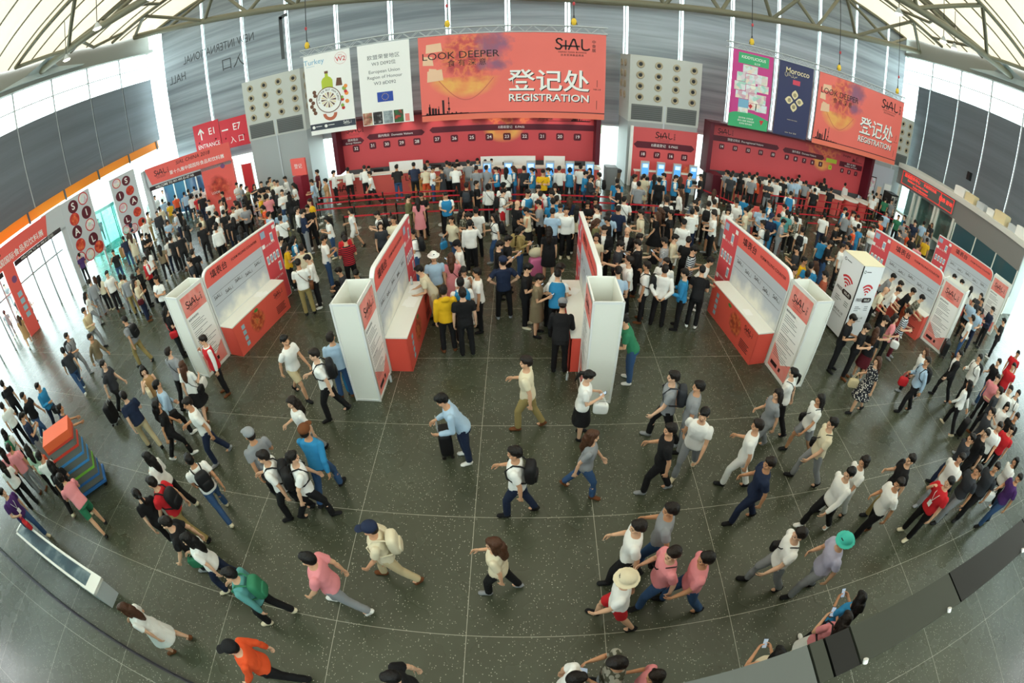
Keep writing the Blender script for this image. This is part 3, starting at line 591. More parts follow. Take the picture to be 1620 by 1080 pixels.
def kiosk(x, y, label):
    t = thing('epass_kiosk', label, 'kiosk', (x, y, 0), 0, 'self service kiosks with lit screens')
    MB().box((-.2, 0, 0), (.2, .14, 1.5)).build('housing', STEELL, t); MB().box((-.19, -.14, 0), (.19, 0, .62)).build('base', LGREY, t)
    sc = MB().box((-.16, -.02, .85), (.16, 0, 1.4)).build('screen', SCR, t); MB().box((-.13, -.035, 1.2), (.13, -.02, 1.38)).build('lit_header', SCRP, sc); MB().box((-.2, -.2, .6), (.2, 0, .74)).build('printer_tray', BLACK, t)
ORD = ['first', 'second', 'third', 'fourth', 'fifth', 'sixth', 'seventh', 'eighth', 'ninth', 'tenth', 'eleventh', 'twelfth']
for i, x in enumerate((-1.5, -.55, .45, 1.3, 2.2, 3.1)): kiosk(x, 20.35, f'lit blue kiosk at the long counter, {ORD[i]} from the left')
for i, x in enumerate((5.9, 6.7, 7.55, 8.4)): kiosk(x, 21.15, f'lit blue kiosk at the short middle counter, {ORD[i]} from the left')
# ---------------------------------------------------------------- grey air towers
def air_tower(label, x0, x1, y0, y1, top, ncol=4, side=0):
    root = thing('air_tower', label, 'air unit', (x0, y0, 0)); w_ = x1-x0; d_ = y1-y0
    MB().box((0, 0, 0), (w_, d_, top-3.4)).build('lower_casing', GREY, root)
    MB().box((-.02, -.03, top-3.4), (w_+.02, d_, top)).build('upper_casing', mat('pale_casing', 'c9cbc4', .5), root)
    f = Face((0, -.03, 0), (1, 0, 0), (0, -1, 0))
    for k in range(2):
        m = MB(); u0 = .12+k*(w_/2); m.box((u0, -.05, top-3.3), (u0+w_/2-.24, -.028, top-2.5)); gr = m.build('intake_grille', mat('grille_grey', '707270', .6), root); m = MB(); [m.box((u0+.04, -.062, top-3.26+.1*q), (u0+w_/2-.28, -.05, top-3.2+.1*q)) for q in range(7)]; m.build('grille_slats', mat('grille_dark', '5b5d5c', .6), gr)
    def noz(u, v, ff):
        m = MB(); o = np.array(ff.p(u, v, 0)); n_ = ff.n; a = ff.u; b = ff.up; V = []; prof = [(.2, 0), (.19, .04), (.15, .05), (.09, .0), (.085, -.08)]; N_ = 18
        for r_, d in prof:
            for k in range(N_): V.append(o+n_*(d+.005)+a*r_*math.cos(2*PI*k/N_)+b*r_*math.sin(2*PI*k/N_))
        F = [(i*N_+k, i*N_+(k+1) % N_, (i+1)*N_+(k+1) % N_, (i+1)*N_+k) for i in range(4) for k in range(N_)]
        m.add(V, F, 0, True); m.add([o+n_*.012+a*.095*math.cos(2*PI*k/N_)+b*.095*math.sin(2*PI*k/N_) for k in range(N_)], [tuple(range(N_))], 1); m.build('air_nozzle', [mat('nozzle_rim', 'b7ab90', .45), BLACK], root)
    for i in range(ncol):
        for j in range(4): noz(w_*(i+.55)/ncol, top-.45-.56*j, f)
    if side:
        fs = Face((-.02, d_, 0), (0, -1, 0), (-1, 0, 0)) if side < 0 else Face((w_+.02, 0, 0), (0, 1, 0), (1, 0, 0))
        for i in range(2):
            for j in range(4): noz(.5+.8*i, top-.45-.56*j, fs)
    m = MB(); m.box((w_/2-.03, -.045, 0), (w_/2+.03, 0, top-2.45)); m.build('centre_seam', LGREY, root)
air_tower('tall grey air tower with round nozzles beside the left entrance sign', -14.5, -10.9, 22.35, 24.35, 7.0, side=1)
air_tower('tall grey air tower with round nozzles above the counters numbered 18 to 15', 5.15, 8.75, 22.14, 24.35, 6.7, side=-1)
air_tower('tall grey air tower half hidden behind the right coral banner', 21.9, 24.9, 22.6, 24.35, 6.95)
# red overhead entrance sign on the back wall
root, f = board('entrance_sign', 'red overhead entrance sign with white arrow on the back wall', 'sign', (-19.9, 24.0, 3.42), 2.15, 1.85, mat('sign_red', 'd62a3a', .5))
m = MB(); f.text(m, 'E1', 1.55, 1.2, .62, bold=.005); f.text(m, 'ENTRANCE', 1.12, .35, .38, xscale=.95); f.line(m, [(.62, .82), (.62, 1.5)], .1, 0, .01); f.line(m, [(.4, 1.22), (.62, 1.5), (.84, 1.22)], .1, 0, .011); m.build('white_lettering', WHT, root); MB().box((.3, .0, .6), (.4, .5, .7)).box((1.7, 0, .6), (1.8, .5, .7)).build('wall_bracket', DGREY, root)
root, f = board('entrance_sign', 'red overhead sign with a dash and two characters right of the arrow sign', 'sign', (-17.7, 24.0, 3.25), 2.15, 1.85, MATS['sign_red'])
m = MB(); f.text(m, 'E7', 1.3, 1.25, .62, bold=.005); f.line(m, [(.15, 1.2), (.6, 1.2)], .09); f.text(m, '入口', 1.2, .45, .48, spacing=1.6); m.build('white_lettering', WHT, root); MB().box((.3, .0, .6), (.4, .5, .7)).box((1.7, 0, .6), (1.8, .5, .7)).build('wall_bracket', DGREY, root)
# ---------------------------------------------------------------- form filling counters and their white towers
ALU = mat('aluminium_edge', 'e6e7e4', .4, 0)
POSTER = print_mat('poster_print', 'eceef0', [(.4, 2.15, .7, .42, .75, [(.3, 'e8574c'), (.7, 'f08070')], .6, 0), (.4, .25, .6, .3, .6, [(.3, 'f0a090'), (.7, 'ee8478')], .6, 0)], .02)
def place(o, x, y, rz): o.location = (x, y, 0); o.rotation_euler[2] = rz
def tower(label, x, y, rz, s, second=False, h=2.38):
    """open-topped white panel tower; s = +1: poster on its +x side. Origin at the wall corner, tower runs towards -y"""
    t = thing('white_tower', label, 'tower', (x, y, 0), rz); w_, d = .54, .93; xa, xb = (-w_, 0) if s > 0 else (0, w_)
    pan = MB(); e = .02
    pan.box((xa, -d, 0), (xa+e, 0, h)).box((xb-e, -d, 0), (xb, 0, h)).box((xa+e, -d, 0), (xb-e, -d+e, h)).box((xa+e, -e, 0), (xb-e, 0, h)).box((xa+e, -d+e, 0), (xb-e, -e, .02))
    pan.build('panels', OFFW, t)
    fr = MB()
    for px in (xa, xb):
        for py in (-d, 0): fr.box((px-.02, py-.02, 0), (px+.02, py+.02, h+.01))
    for z in (0, h-.04):
        for px in (xa, xb): fr.box((px-.012, -d, z), (px+.012, 0, z+.05))
        for py in (-d, 0): fr.box((xa, py-.012, z), (xb, py+.012, z+.05))
    fr.build('edge_profiles', ALU, t)
    f = Face((xb+.014, -d, 0), (0, 1, 0), (1, 0, 0)) if s > 0 else Face((xa-.014, 0, 0), (0, -1, 0), (-1, 0, 0))
    m = MB(); f.rect(m, .06, .1, d-.06, h-.08, 0, .002); po = m.build('poster', WHT, t)
    m = MB(); f.rect(m, .06, h-.62, d-.06, h-.08, 0, .003); m.build('poster_head', ramp_mat('poster_head_print', [(.35, 'f0786c'), (.55, 'ef9d92'), (.75, 'e85a50')], 1.5, 2), po)
    m = MB(); f.poly(m, [(.06, .1), (d-.06, .1), (.06, .75)], 0, .003); f.poly(m, [(d-.06, .1), (d-.06, .62), (.5, .36), (.3, .25)], 0, .0032); m.build('poster_foot', ramp_mat('poster_foot_print', [(.35, 'f2a79c'), (.7, 'ee7a70')], 1.5, 2), po)
    m = MB(); f.logo(m, d/2-.02, h-.34, .17); m.build('poster_logo', DKT, po)
    m = MB(); rnd = random.Random(3)
    f.text(m, '填表参观须知', .28, h-.72, .065, bold=.01)
    for k in range(22):
        if k in (4, 9, 15): continue
        f.line(m, [(.12, h-.82-.052*k), (.12+.25+.45*rnd.random(), h-.82-.052*k)], .012)
    f.text(m, 'Visiting Notice', .28, h-1.34, .05, bold=.01); m.build('poster_text', GREYT, po)
    m = MB(); f.rect(m, .14, .2, .42, .3, 0, .005); f.rect(m, .5, .2, .58, .3, 0, .005); m.build('poster_marks', DKT, po)
    return t
def form_counter(label, x, y, rz, s, L=3.22, both=False, H=2.5, dep=.5):
    """header wall with writing, pictogram panel and a desk; s = +1 faces +x"""
    t = thing('form_counter', label, 'form counter', (x, y, 0), rz)
    P = [(0, 0), (L, 0), (L, H)]+[(.28-.28*math.sin(a), H-.28+.28*math.cos(a)) for a in np.linspace(0, PI/2, 7)]
    MB().prism([(-.05, p[0], p[1]) for p in P], (.1, 0, 0)).build('wall_frame', ALU, t)
    for sd in ((s,) if not both else (s, -s)):
        o = (sd*.052, 0 if sd > 0 else L, 0); f = Face(o, (0, sd, 0), (sd, 0, 0))
        U = lambda v: v if sd > 0 else L-v
        pu = 2.42
        Pq = [(U(a), b) for a, b in [(.02, 2.03), (pu, 2.03), (pu, H-.03)]+[(.28-.25*math.sin(q), H-.29+.26*math.cos(q)) for q in np.linspace(0, PI/2, 7)]]
        m = MB(); f.poly(m, Pq if sd > 0 else Pq[::-1], 0, .003); m.build('header_print', mat('header_coral', 'f0685e', .5), t)
        m = MB(); a, b = sorted((U(pu), U(L-.02))); f.rect(m, a, .02, b, H-.03, 0, .003); m.build('pictogram_panel', mat('panel_red', 'e0525a', .5), t)
        m = MB(); a, b = sorted((U(.03), U(pu))); f.rect(m, a, .95, b, 2.03, 0, .003); m.build('sample_board', print_mat('sample_board_side', 'c3c9d0', [(1.2, .95, 1.6, .45, .8, [(.3, 'f2f1e4'), (.7, 'f6f4ea')], .5, 0)], .06), t)
        m = MB(); mid = U(1.22); f.text(m, '填表台', mid-.62, 2.26, .23, bold=.008, d=.01); f.text(m, 'FORM FILLING COUNTER', mid+.48, 2.26, .1, bold=.008, d=.01)
        for k, uu in enumerate((.3, .75, 1.2, 1.65, 2.1)): f.logo(m, U(uu)-.02, 1.66-.06*(k % 2), .09, sub=False)
        f.line(m, [(min(U(.1), U(2.35)), 1.76), (max(U(.1), U(2.35)), 1.76)], .008); f.line(m, [(min(U(.1), U(2.35)), 1.46), (max(U(.1), U(2.35)), 1.46)], .008)
        m.build('dark_lettering', DKT, t)
        m = MB(); c = (U(pu)+U(L))/2
        for zz in (1.72, 1.3, .62):
            f.text(m, '扫码 登记 参观', c, zz+.2, .07, d=.008)
        for k in range(4): f.rect(m, c-.31+.16*k, 1.36, c-.2+.16*k, 1.62, 0, .006)
        for (du, z0, hh) in ((.12, 1.95, .28), (.2, .95, .3), (-.28, .72, .13), (.28, 2.28, .12), (-.32, 1.9, .12)): f.rect(m, c+du-.06, z0, c+du+.07, z0+hh, 0, .006)
        m.build('white_pictograms', WHT, t)
        m = MB()
        for k in range(4): f.rect(m, c-.3+.16*k, 1.41, c-.21+.16*k, 1.57, 0, .008)
        f.rect(m, c+.07, 2.0, c+.18, 2.18, 0, .008); f.rect(m, c+.15, 1.0, c+.26, 1.2, 0, .008); f.rect(m, c-.34, 2.2, c-.14, 2.4, 0, .006); m.build('screen_pictograms', mat('print_mist_blue', '9fb6cc', .5), t)
        # desk
        xs_ = sorted((sd*.055, sd*(.055+dep)))
        FP = print_mat('desk_front_side', 'ec5f4f', [(1.0, .5, .33, .36, .35, [(.3, '7a3a22'), (.45, 'b8452c'), (.6, 'e07a44'), (.75, '8a6a3a')], 7, 0)], .08)
        m = MB(); e = xs_[1] if sd > 0 else xs_[0]
        m.box((min(e, e-sd*.03), .0, 0), (max(e, e-sd*.03), 2.45, .9)); m.build('desk_front', FP, t)
        MB().box((xs_[0]+.002, 0, 0), (xs_[1]-.002, .03, .9)).box((xs_[0]+.002, 2.42, 0), (xs_[1]-.002, 2.45, .9)).build('desk_sides', mat('desk_coral', 'ec5a4a', .5), t)
        MB().box((xs_[0], -.01, .9), (xs_[1]+.0, 2.46, .93)).build('worktop', mat('worktop_white', 'f3f2ea', .35), t)
        ff = Face((e, 0 if sd > 0 else 2.45, 0), (0, sd, 0), (sd, 0, 0)); U2 = lambda v: v
        m = MB(); ff.logo(m, U2(2.05), .72, .12); 
        for k in range(5): ff.line(m, [(U2(2.05)-.22, .36-.05*k), (U2(2.05)+.2-.05*(k % 2), .36-.05*k)], .022)
        m.build('desk_lettering', DKT, t)
        m = MB()
        for k in range(4): ff.rect(m, U2(.36)-.06, .64-.17*k, U2(.36)+.07, .76-.17*k, 0, .005)
        m.build('desk_pictograms', mat('print_sky', '9cc0cf', .5), t)
        m = MB(); ff.disc(m, U2(1.02), .8, .09, 0, .005, 10, .05); m.build('leaf_print', mat('print_leaf', '5b8f45', .5), t)
    return t
PAPER = mat('paper', 'fbfbf8', .6)
def papers(x, y, rz, label, n=2, z=.932, seed=0):
    rnd = random.Random(seed); m = MB()
    for k in range(n):
        M_ = Matrix.Translation((rnd.uniform(-.1, .1), rnd.uniform(-.15, .15), .002*k)) @ Matrix.Rotation(rnd.uniform(-.6, .6), 4, 'Z'); m.box((-.105, -.148, 0), (.105, .148, .0015), 0, M_)
    return tag(m.build('form_sheets', PAPER, None, (x, y, z), rz), label, 'papers')
def rot(x, y, rz, ox, oy): return (x+ox*math.cos(rz)-oy*math.sin(rz), y+ox*math.sin(rz)+oy*math.cos(rz))
BOOTHS = [('leftmost', -7.86, 8.36, R(-11), 1), ('second', -2.97, 7.78, R(-1), 1), ('central', 1.50, 7.72, R(0), -1), ('fourth', 6.04, 7.96, R(7), -1), ('fifth', 13.62, 9.05, R(20), -1), ('rightmost', 19.35, 10.15, R(22), -1)]
for i, (nm, x, y, rz, s) in enumerate(BOOTHS):
    if nm == 'central':
        t = form_counter('double-sided coral form filling counter in the middle of the hall', 1.5, 7.76, 0, -1, both=True, dep=.44)
        tower('white open-topped tower at the near end of the central double counter', 1.24, 7.7, 0, -1)
    else:
        desc = {'leftmost': 'leftmost coral form filling counter, empty white desk facing right', 'second': 'second coral form filling counter from the left, papers on its desk', 'fourth': 'coral form filling counter right of the central one, empty desk', 'fifth': 'coral form filling counter just right of the wireless totem', 'rightmost': 'rightmost coral form filling counter near the glass offices'}[nm]
        form_counter(desc, x, y, rz, s)
        tx, ty = rot(x, y, rz, s*.03, -.06)
        desc = {'leftmost': 'white open-topped tower before the leftmost form counter', 'second': 'white open-topped tower before the second form counter from the left', 'fourth': 'white open-topped tower at the near end of the counter left of the wireless totem', 'fifth': 'white open-topped tower right of the wireless totem', 'rightmost': 'white poster tower at the far right, before the rightmost counter'}[nm]
        tower(desc, tx, ty, rz, s)
for k, (b, ox, oy, l, n) in enumerate(((1, .3, 1.4, 'loose white form sheets on the second form counter, middle of desk', 4), (1, .32, 2.0, 'loose white form sheets at the far end of the second form counter', 3), (0, .3, 1.5, 'form sheets lying on the leftmost form counter', 2), (2, -.25, 1.9, 'form sheets on the left desk of the central counter', 2), (3, -.3, 1.0, 'single form sheet on the counter left of the totem', 1))):
    nm, x, y, rz, s = BOOTHS[b]; px, py = rot(x, y, rz, ox, oy); papers(px, py, rz, l, n, seed=k)
# water bottles at the counters
def bottle(x, y, z, label):
    t = thing('water_bottle', label, 'bottle', (x, y, z))
    MB().lathe([(.03, 0), (.032, .02), (.032, .15), (.012, .19), (.012, .2)], n=12).build('body', mat('bottle_plastic', 'd6e4ea', .15, alpha=.6), t); MB().lathe([(.014, .2), (.014, .225)], n=10).build('cap', WHT, t)
bottle(-2.86, 7.42, 0, 'small water bottle on the floor at the corner of the second white tower'); bottle(.96, 7.5, 0, 'small water bottle on the floor beside the central counter'); bottle(*rot(-2.97, 7.78, 0, .2, 2.3), .932, 'small water bottle standing on the far end of the second form counter')
# wireless totem
def totem():
    t = thing('wireless_totem', 'tall white box totem with red wireless arcs on two sides', 'totem', (9.22, 8.92, 0), R(5)); w_, d, h = .98, .92, 2.42
    b = MB(); b.box((0, 0, .06), (w_, d, h)); b.box((.04, .04, 0), (w_-.04, d-.04, .06), 1); b.build('panels', [mat('totem_panel', 'f1f3f5', .45), BLACK], t)
    MB().box((-.01, -.01, h), (w_+.01, d+.01, h+.02)).build('lid', mat('totem_lid', 'ece4c4', .6), t)
    MB().box((-.015, -.015, .06), (.012, .012, h)).build('corner_strip', BLACK, t)
    for nm, f, W in (('front', Face((0, 0, 0), (1, 0, 0), (0, -1, 0)), w_), ('left', Face((0, d, 0), (0, -1, 0), (-1, 0, 0)), d)):
        m = MB(); c = W/2
        for r0, r1 in ((.36, .44), (.24, .31), (.13, .19)): f.ring(m, c-.02, 1.5, r0*.8, r1*.8, 0, .005, 14, R(42), R(132))
        f.disc(m, c-.02, 1.53, .035, 0, .005, 12); m.build('wireless_arcs', REDT, t)
        m = MB(); P = [(c-.02+.0, 1.26), (c+.28, 1.26), (c+.28, 1.42), (c-.02, 1.42)]; f.poly(m, P, 0, .005); f.disc(m, c+.28, 1.34, .08, 0, .005, 14); f.disc(m, c-.02, 1.34, .08, 0, .005, 14)
        f.text(m, 'FREE', c-.24, 1.35, .13, 0, .007, bold=.015); f.text(m, '免费无线上网', c, .72, .085, 0, .006); f.text(m, 'SCAN TO CONNECT', c, .62, .05, 0, .006); m.build('dark_lettering', DKT, t)
        m = MB(); f.text(m, 'Wi-Fi', c+.14, 1.335, .12, 0, .009, bold=.01); m.build('white_lettering', WHT, t)
        m = MB(); f.ring(m, .12, 2.24, .03, .05, 0, .005, 12); f.line(m, [(.2, 2.24), (.4, 2.24)], .025)
        for k in range(3): f.line(m, [(c-.3, 1.12-.06*k), (c-.12+.1*(k % 2), 1.12-.06*k)], .018); f.line(m, [(c+.15, 1.12-.06*k), (c+.32, 1.12-.06*k)], .018)
        m.build('small_print', GREYT, t)
totem()
# ---------------------------------------------------------------- entrance gates on the left
REDB = mat('gate_coral', 'ee6259', .5)
def gate(label, p0, p1, z0, z1, lines, root_extra=None):
    a, b = np.array((*p0, 0.)), np.array((*p1, 0.)); L = np.linalg.norm(b-a); u = (b-a)/L; n = np.array((u[1], -u[0], 0))
    t = thing('entrance_gate', label, 'entrance gate', tuple(a)); f = Face((0, 0, 0), u, n); return t, f, L
t, f, L = gate('coral entrance gate beside the red overhead arrow sign', (-21.0, 19.65), (-15.35, 21.3), 0, 0, 0)
m = MB(); m.prism([f.p(.1, 2.75, -.1), f.p(L, 2.75, -.1), f.p(L, 3.9, -.1), f.p(.1, 3.9, -.1)], tuple(f.n*.1)); m.prism([f.p(-.1, 0, -.3), f.p(.25, 0, -.3), f.p(.25, 3.9, -.3), f.p(-.1, 3.9, -.3)], tuple(f.n*.3)); m.build('header_frame', LGREY, t)
m = MB(); m.prism([f.p(.55, 2.95, 0), f.p(L+.1, 2.95, 0), f.p(L+.1, 3.98, 0), f.p(.25, 3.98, 0)], tuple(f.n*.06)); m.build('header_board', REDB, t)
m = MB(); f.logo(m, 1.35, 3.55, .3, d=.07); f.text(m, 'SIAL CHINA 2018', 3.6, 3.74, .3, 0, .07, shear=.2); m.build('dark_lettering', DKT, t)
m = MB(); f.text(m, '第十九届中国国际食品和饮料展', 3.75, 3.28, .26, 0, .07, bold=.005); m.build('white_lettering', WHT, t)
m = MB(); f.rect(m, .3, 2.62, 3.95, 2.86, 0, .03); m.build('welcome_bar', mat('welcome_bar_dark', '2e1218', .5), t)
m = MB(); f.text(m, 'WELCOME TO W1-W5 E1-E7 N5', 2.1, 2.74, .19, 0, .035, bold=.01); m.build('bar_lettering', WHT, t)
m = MB(); m.prism([f.p(3.95, 0, -.25), f.p(L+.05, 0, -.25), f.p(L+.05, 2.95, -.25), f.p(3.95, 2.95, -.25)], tuple(f.n*.25)); 
m.build('pillar_panel', print_mat('gate_pillar_print', 'ee6259', [(4.7, 1.6, .75, .75, .5, [(.3, '7c2a1c'), (.5, 'c0392a'), (.7, 'e8744c')], 3, 0)], .06), t)
m = MB(); f.disc(m, L-.55, 2.75, .14, 0, .01, 14); m.build('round_mark', PURP, t)
m = MB(); f.text(m, 'LOOK', 4.6, 1.35, .2, 0, .01); f.text(m, '食有深意', 5.1, .8, .18, 0, .01); m.build('pillar_lettering', WHT, t)
def circles_board(label, p0, p1, z0, z1, fl):
    a, b = np.array((*p0, 0.)), np.array((*p1, 0.)); L = np.linalg.norm(b-a); u = (b-a)/L; n = np.array((u[1], -u[0], 0))
    t = thing('letter_board', label, 'sign board', tuple(a)); f = Face((0, 0, 0), u, n); H = z1-z0
    m = MB(); m.prism([f.p(0, z0, -.15), f.p(L, z0, -.15), f.p(L, z1, -.15), f.p(0, z1, -.15)], tuple(f.n*.15)); m.build('board', LGREY, t)
    m = MB()
    for q in (.1, L-.1): m.prism([f.p(q-.05, 0, -.12), f.p(q+.05, 0, -.12), f.p(q+.05, z0, -.12), f.p(q-.05, z0, -.12)], tuple(f.n*.08))
    m.build('legs', STEELL, t)
    r = L*.165; X_ = lambda q: 1-q if fl else q; pos = [(X_(a_), b_, c_) for a_, b_, c_ in ((.62, .87, 'S'), (.26, .68, 'I'), (.72, .5, 'A'), (.3, .26, 'L'))]; m = MB(); k = MB(); o = MB(); c = MB(); c2 = MB()
    for x, y, ch in pos: f.disc(k, x*L, z0+y*H, r, 0, .006); f.text(m, ch, x*L, z0+y*H, r*1.5, 0, .012, bold=.02)
    for j, (x, y) in enumerate(((X_(.25), .9), (X_(.68), .69), (X_(.26), .48), (X_(.74), .3), (.45, .08), (.8, .1), (.14, .12))): f.ring(o, x*L, z0+y*H, r*.82, r*.98, 0, .008); f.disc(c if j % 2 else c2, x*L, z0+y*H, r*.82, 0, .007)
    k.build('letter_discs', MAROON, t); m.build('letters', WHT, t); o.build('red_rings', REDT, t); c.build('food_pictures', FOODR, t); c2.build('pale_pictures', PKG, t)
circles_board('grey board with letters on maroon discs, nearer of the two by the entrances', (-22.6, 14.2), (-22.3, 16.3), .9, 4.55, 1)
circles_board('grey board with letters on maroon discs beside the farther entrance gate', (-22.2, 17.9), (-21.5, 19.5), .7, 4.3, 0)
t, f, L = gate('coral entrance gate in the left wall nearest the camera', (-22.6, 6.0), (-22.5, 13.9), 0, 0, 0)
m = MB(); m.prism([f.p(0, 3.55, 0), f.p(6.7, 3.55, 0), f.p(7.0, 4.55, 0), f.p(0, 4.55, 0)], tuple(f.n*.08)); m.prism([f.p(3.4, 0, 0), f.p(4.15, 0, 0), f.p(4.15, 3.56, 0), f.p(3.4, 3.56, 0)], tuple(f.n*.08)); m.build('header_board', REDB, t)
m = MB(); m.prism([f.p(6.7, 3.3, -.05), f.p(8.1, 3.3, -.05), f.p(8.1, 4.6, -.05), f.p(6.7, 4.6, -.05)], tuple(f.n*.1)); m.prism([f.p(7.75, 0, -.05), f.p(8.1, 0, -.05), f.p(8.1, 3.4, -.05), f.p(7.75, 3.4, -.05)], tuple(f.n*.1)); m.build('grey_frame', LGREY, t)
m = MB(); f.text(m, '第十九届中国国际食品和饮料展', 4.0, 3.85, .36, 0, .09, bold=.005); m.build('white_lettering', WHT, t)
m = MB(); f.text(m, 'SIAL CHINA 2018', 2.3, 4.3, .34, 0, .09); m.build('dark_lettering', DKT, t)
m = MB(); f.rect(m, 4.2, 3.3, 7.7, 3.54, 0, .05); f.rect(m, 0, 3.3, 3.35, 3.54, 0, .05); m.build('welcome_bar', MATS['welcome_bar_dark'], t)
m = MB(); f.text(m, 'WELCOME TO W1-W5 E1-E7 N5', 5.9, 3.42, .17, 0, .055); m.build('bar_lettering', WHT, t)
m = MB(); f.disc(m, 3.85, 2.85, .17, 0, .09); m.build('round_mark', PURP, t)
m = MB()
for k in range(4): f.rect(m, 3.7, 1.95-.36*k, 3.98, 2.2-.36*k, 0, .09)
m.build('pictograms', MATS['print_sky'], t)
m = MB()
for q in (4.3, 5.3, 6.3, 7.2, 0.3, 1.4, 2.4, 3.2): m.prism([f.p(q-.04, 0, -.5), f.p(q+.04, 0, -.5), f.p(q+.04, 3.3, -.5), f.p(q-.04, 3.3, -.5)], tuple(f.n*.08))
m.prism([f.p(0, 2.3, -.5), f.p(7.7, 2.3, -.5), f.p(7.7, 2.38, -.5), f.p(0, 2.38, -.5)], tuple(f.n*.06)); m.build('door_frame', mat('door_frame_grey', 'a4abb0', .4), t)
# teal glass porch and blue glass doors in the gates
t = thing('glass_porch', 'teal glass revolving door porch between the two letter boards', 'porch', (-25.6, 19.2, 0))
MB().lathe([(1.5, 0), (1.5, 2.6)], n=14, smooth=False).build('glass_drum', GLT, t); m = MB()
for k in range(10): a = 2*PI*k/10; m.tube([(1.52*math.cos(a), 1.52*math.sin(a), 0), (1.52*math.cos(a), 1.52*math.sin(a), 2.7)], .04, 6)
m.build('posts', mat('teal_frame', '6fb0a4', .4), t); MB().lathe([(1.6, 2.6), (1.6, 2.8)], n=20).build('canopy', MATS['teal_frame'], t)
t = thing('glass_doors', 'blue glass doors with white frames inside the farther entrance gate', 'doors', (-22.8, 23.0, 0)); m = MB(); g = MB()
for k in range(5): m.box((.0+1.05*k, -.05, 0), (.1+1.05*k, .05, 2.9))
m.box((0, -.05, 2.8), (4.3, .05, 3.0)); m.build('frames', WHT, t)
for k in range(4): g.box((.1+1.05*k, -.01, .05), (1.05+1.05*k, .01, 2.8))
g.build('panes', mat('door_glass_blue', '3f5f86', .08, spec=.8), t)
# red side banner by the left pillar and stand by the tower
t = thing('door_banner', 'small red poster with white edge in the doorway left of the grey air tower', 'poster', (-16.0, 23.2, 0)); MB().box((0, 0, .3), (.7, .03, 2.2)).build('print', REDT, t); MB().box((-.05, .0, 0), (0, .04, 2.25)).box((.7, 0, 0), (.75, .04, 2.25)).build('frame', WHT, t)
t = thing('sign_kiosk', 'dark red upright sign box with coral top in front of the left air tower', 'sign', (-10.4, 19.9, 0), R(-12)); MB().box((-.25, -.3, 0), (.25, .3, 1.75)).build('body', mat('kiosk_maroon', '8e1f34', .5), t); MB().box((-.45, -.05, 1.75), (.45, .05, 2.6)).build('head_board', REDB, t); m = MB(); Face((0, -.05, 0), (1, 0, 0), (0, -1, 0)).text(m, '登记', 0, 2.2, .25); m.build('lettering', WHT, t)
for (x, y), l in zip(((9.35, 16.2), (11.15, 16.75)), ('coral stand with white symbols among the right queue barriers, left of two', 'coral stand with white symbols among the right queue barriers, right of two')):
    t = thing('queue_stand', l, 'sign stand', (x, y, 0), R(-10)); MB().box((-.28, -.04, .05), (.28, .04, 1.3)).build('board', REDB, t); MB().box((-.3, -.18, 0), (.3, .18, .05)).build('foot', DGREY, t); m = MB(); f = Face((0, -.042, 0), (1, 0, 0), (0, -1, 0)); f.text(m, 'E', 0, 1.0, .2); f.rect(m, -.1, .4, .1, .7); m.build('lettering', WHT, t)
# bin and grey cabinet by the bright door
t = thing('waste_bin', 'brown round waste bin with dark lid by the bright exit door', 'bin', (4.6, 21.9, 0)); MB().lathe([(.24, 0), (.3, .72)], n=18).build('body', mat('bin_brown', '7d6a52', .6), t); MB().lathe([(.33, .72), (.33, .8), (.2, .86)], n=18).build('lid', BLACK, t)
t = thing('cabinet', 'grey cabinet at the right end of the long reception counter', 'cabinet', (3.95, 20.9, 0)); MB().box((0, 0, 0), (.55, .6, 1.15)).build('body', mat('cabinet_grey', '6d7072', .5), t); MB().box((.02, -.02, .05), (.53, 0, 1.1)).build('door', mat('cabinet_door', '7d8082', .5), t); MB().box((.46, -.05, .5), (.49, -.02, .7)).build('handle', ALU, [o_ for o_ in t.children if o_.name.startswith('door')][0])
# ---------------------------------------------------------------- offices along the right wall
t = thing('office_block', 'low grey office block with glass rooms along the right wall', 'building', (23.7, 0, 0))
m = MB(); m.box((0, 11, 3.65), (1.65, 22.2, 3.95)); m.build('roof_ledge', mat('ledge_white', 'e4e2da', .6), t)
m = MB(); m.box((.08, 11, 2.45), (.2, 16.5, 3.66)); m.box((.08, 16.5, 2.6), (.2, 22.2, 3.66)); m.build('fascia', mat('fascia_taupe', '8a8784', .6), t)
m = MB(); m.box((.06, 11, 0), (.2, 16.4, 1.0)); m.build('dado', mat('office_dado', 'dcdcd0', .6), t)
m = MB(); m.box((.1, 11, 1.0), (.13, 16.4, 2.46)); m.build('office_windows', mat('office_glass', '3d5f68', .06, spec=.9), t)
m = MB()
for y in (11.05, 12.8, 14.5, 16.3): m.box((.05, y-.03, 1.0), (.12, y+.03, 2.46))
for y in (16.5, 17.9, 18.2, 19.7, 20.2, 21.7): m.box((.0, y-.07, 0), (.2, y+.07, 2.6))
m.box((.0, 16.5, .72), (.2, 17.9, .85)); m.box((0, 20.2, .8), (.2, 21.7, .92)); m.build('window_frames', OFFW, t)
m = MB(); m.box((.1, 16.6, .8), (.13, 17.8, 2.55)); m.box((.1, 18.3, .1), (.13, 19.6, 2.55)); m.box((.1, 20.3, .9), (.13, 21.6, 2.55)); m.build('door_glass', glass('office_clear_glass', (.75, .86, .84), .08), t)
m = MB(); m.box((.4, 11.1, 0), (1.6, 16.4, 3.6)); m.box((1.45, 16.4, 0), (1.6, 22, 3.6)); m.box((.2, 17.9, 0), (1.5, 18.1, 3.6)); m.box((.2, 19.8, 0), (1.5, 20.0, 3.6)); m.box((.2, 16.4, 2.6), (1.5, 22, 2.7)); m.build('rooms', mat('room_inside', 'c3cbc8', .7), t)
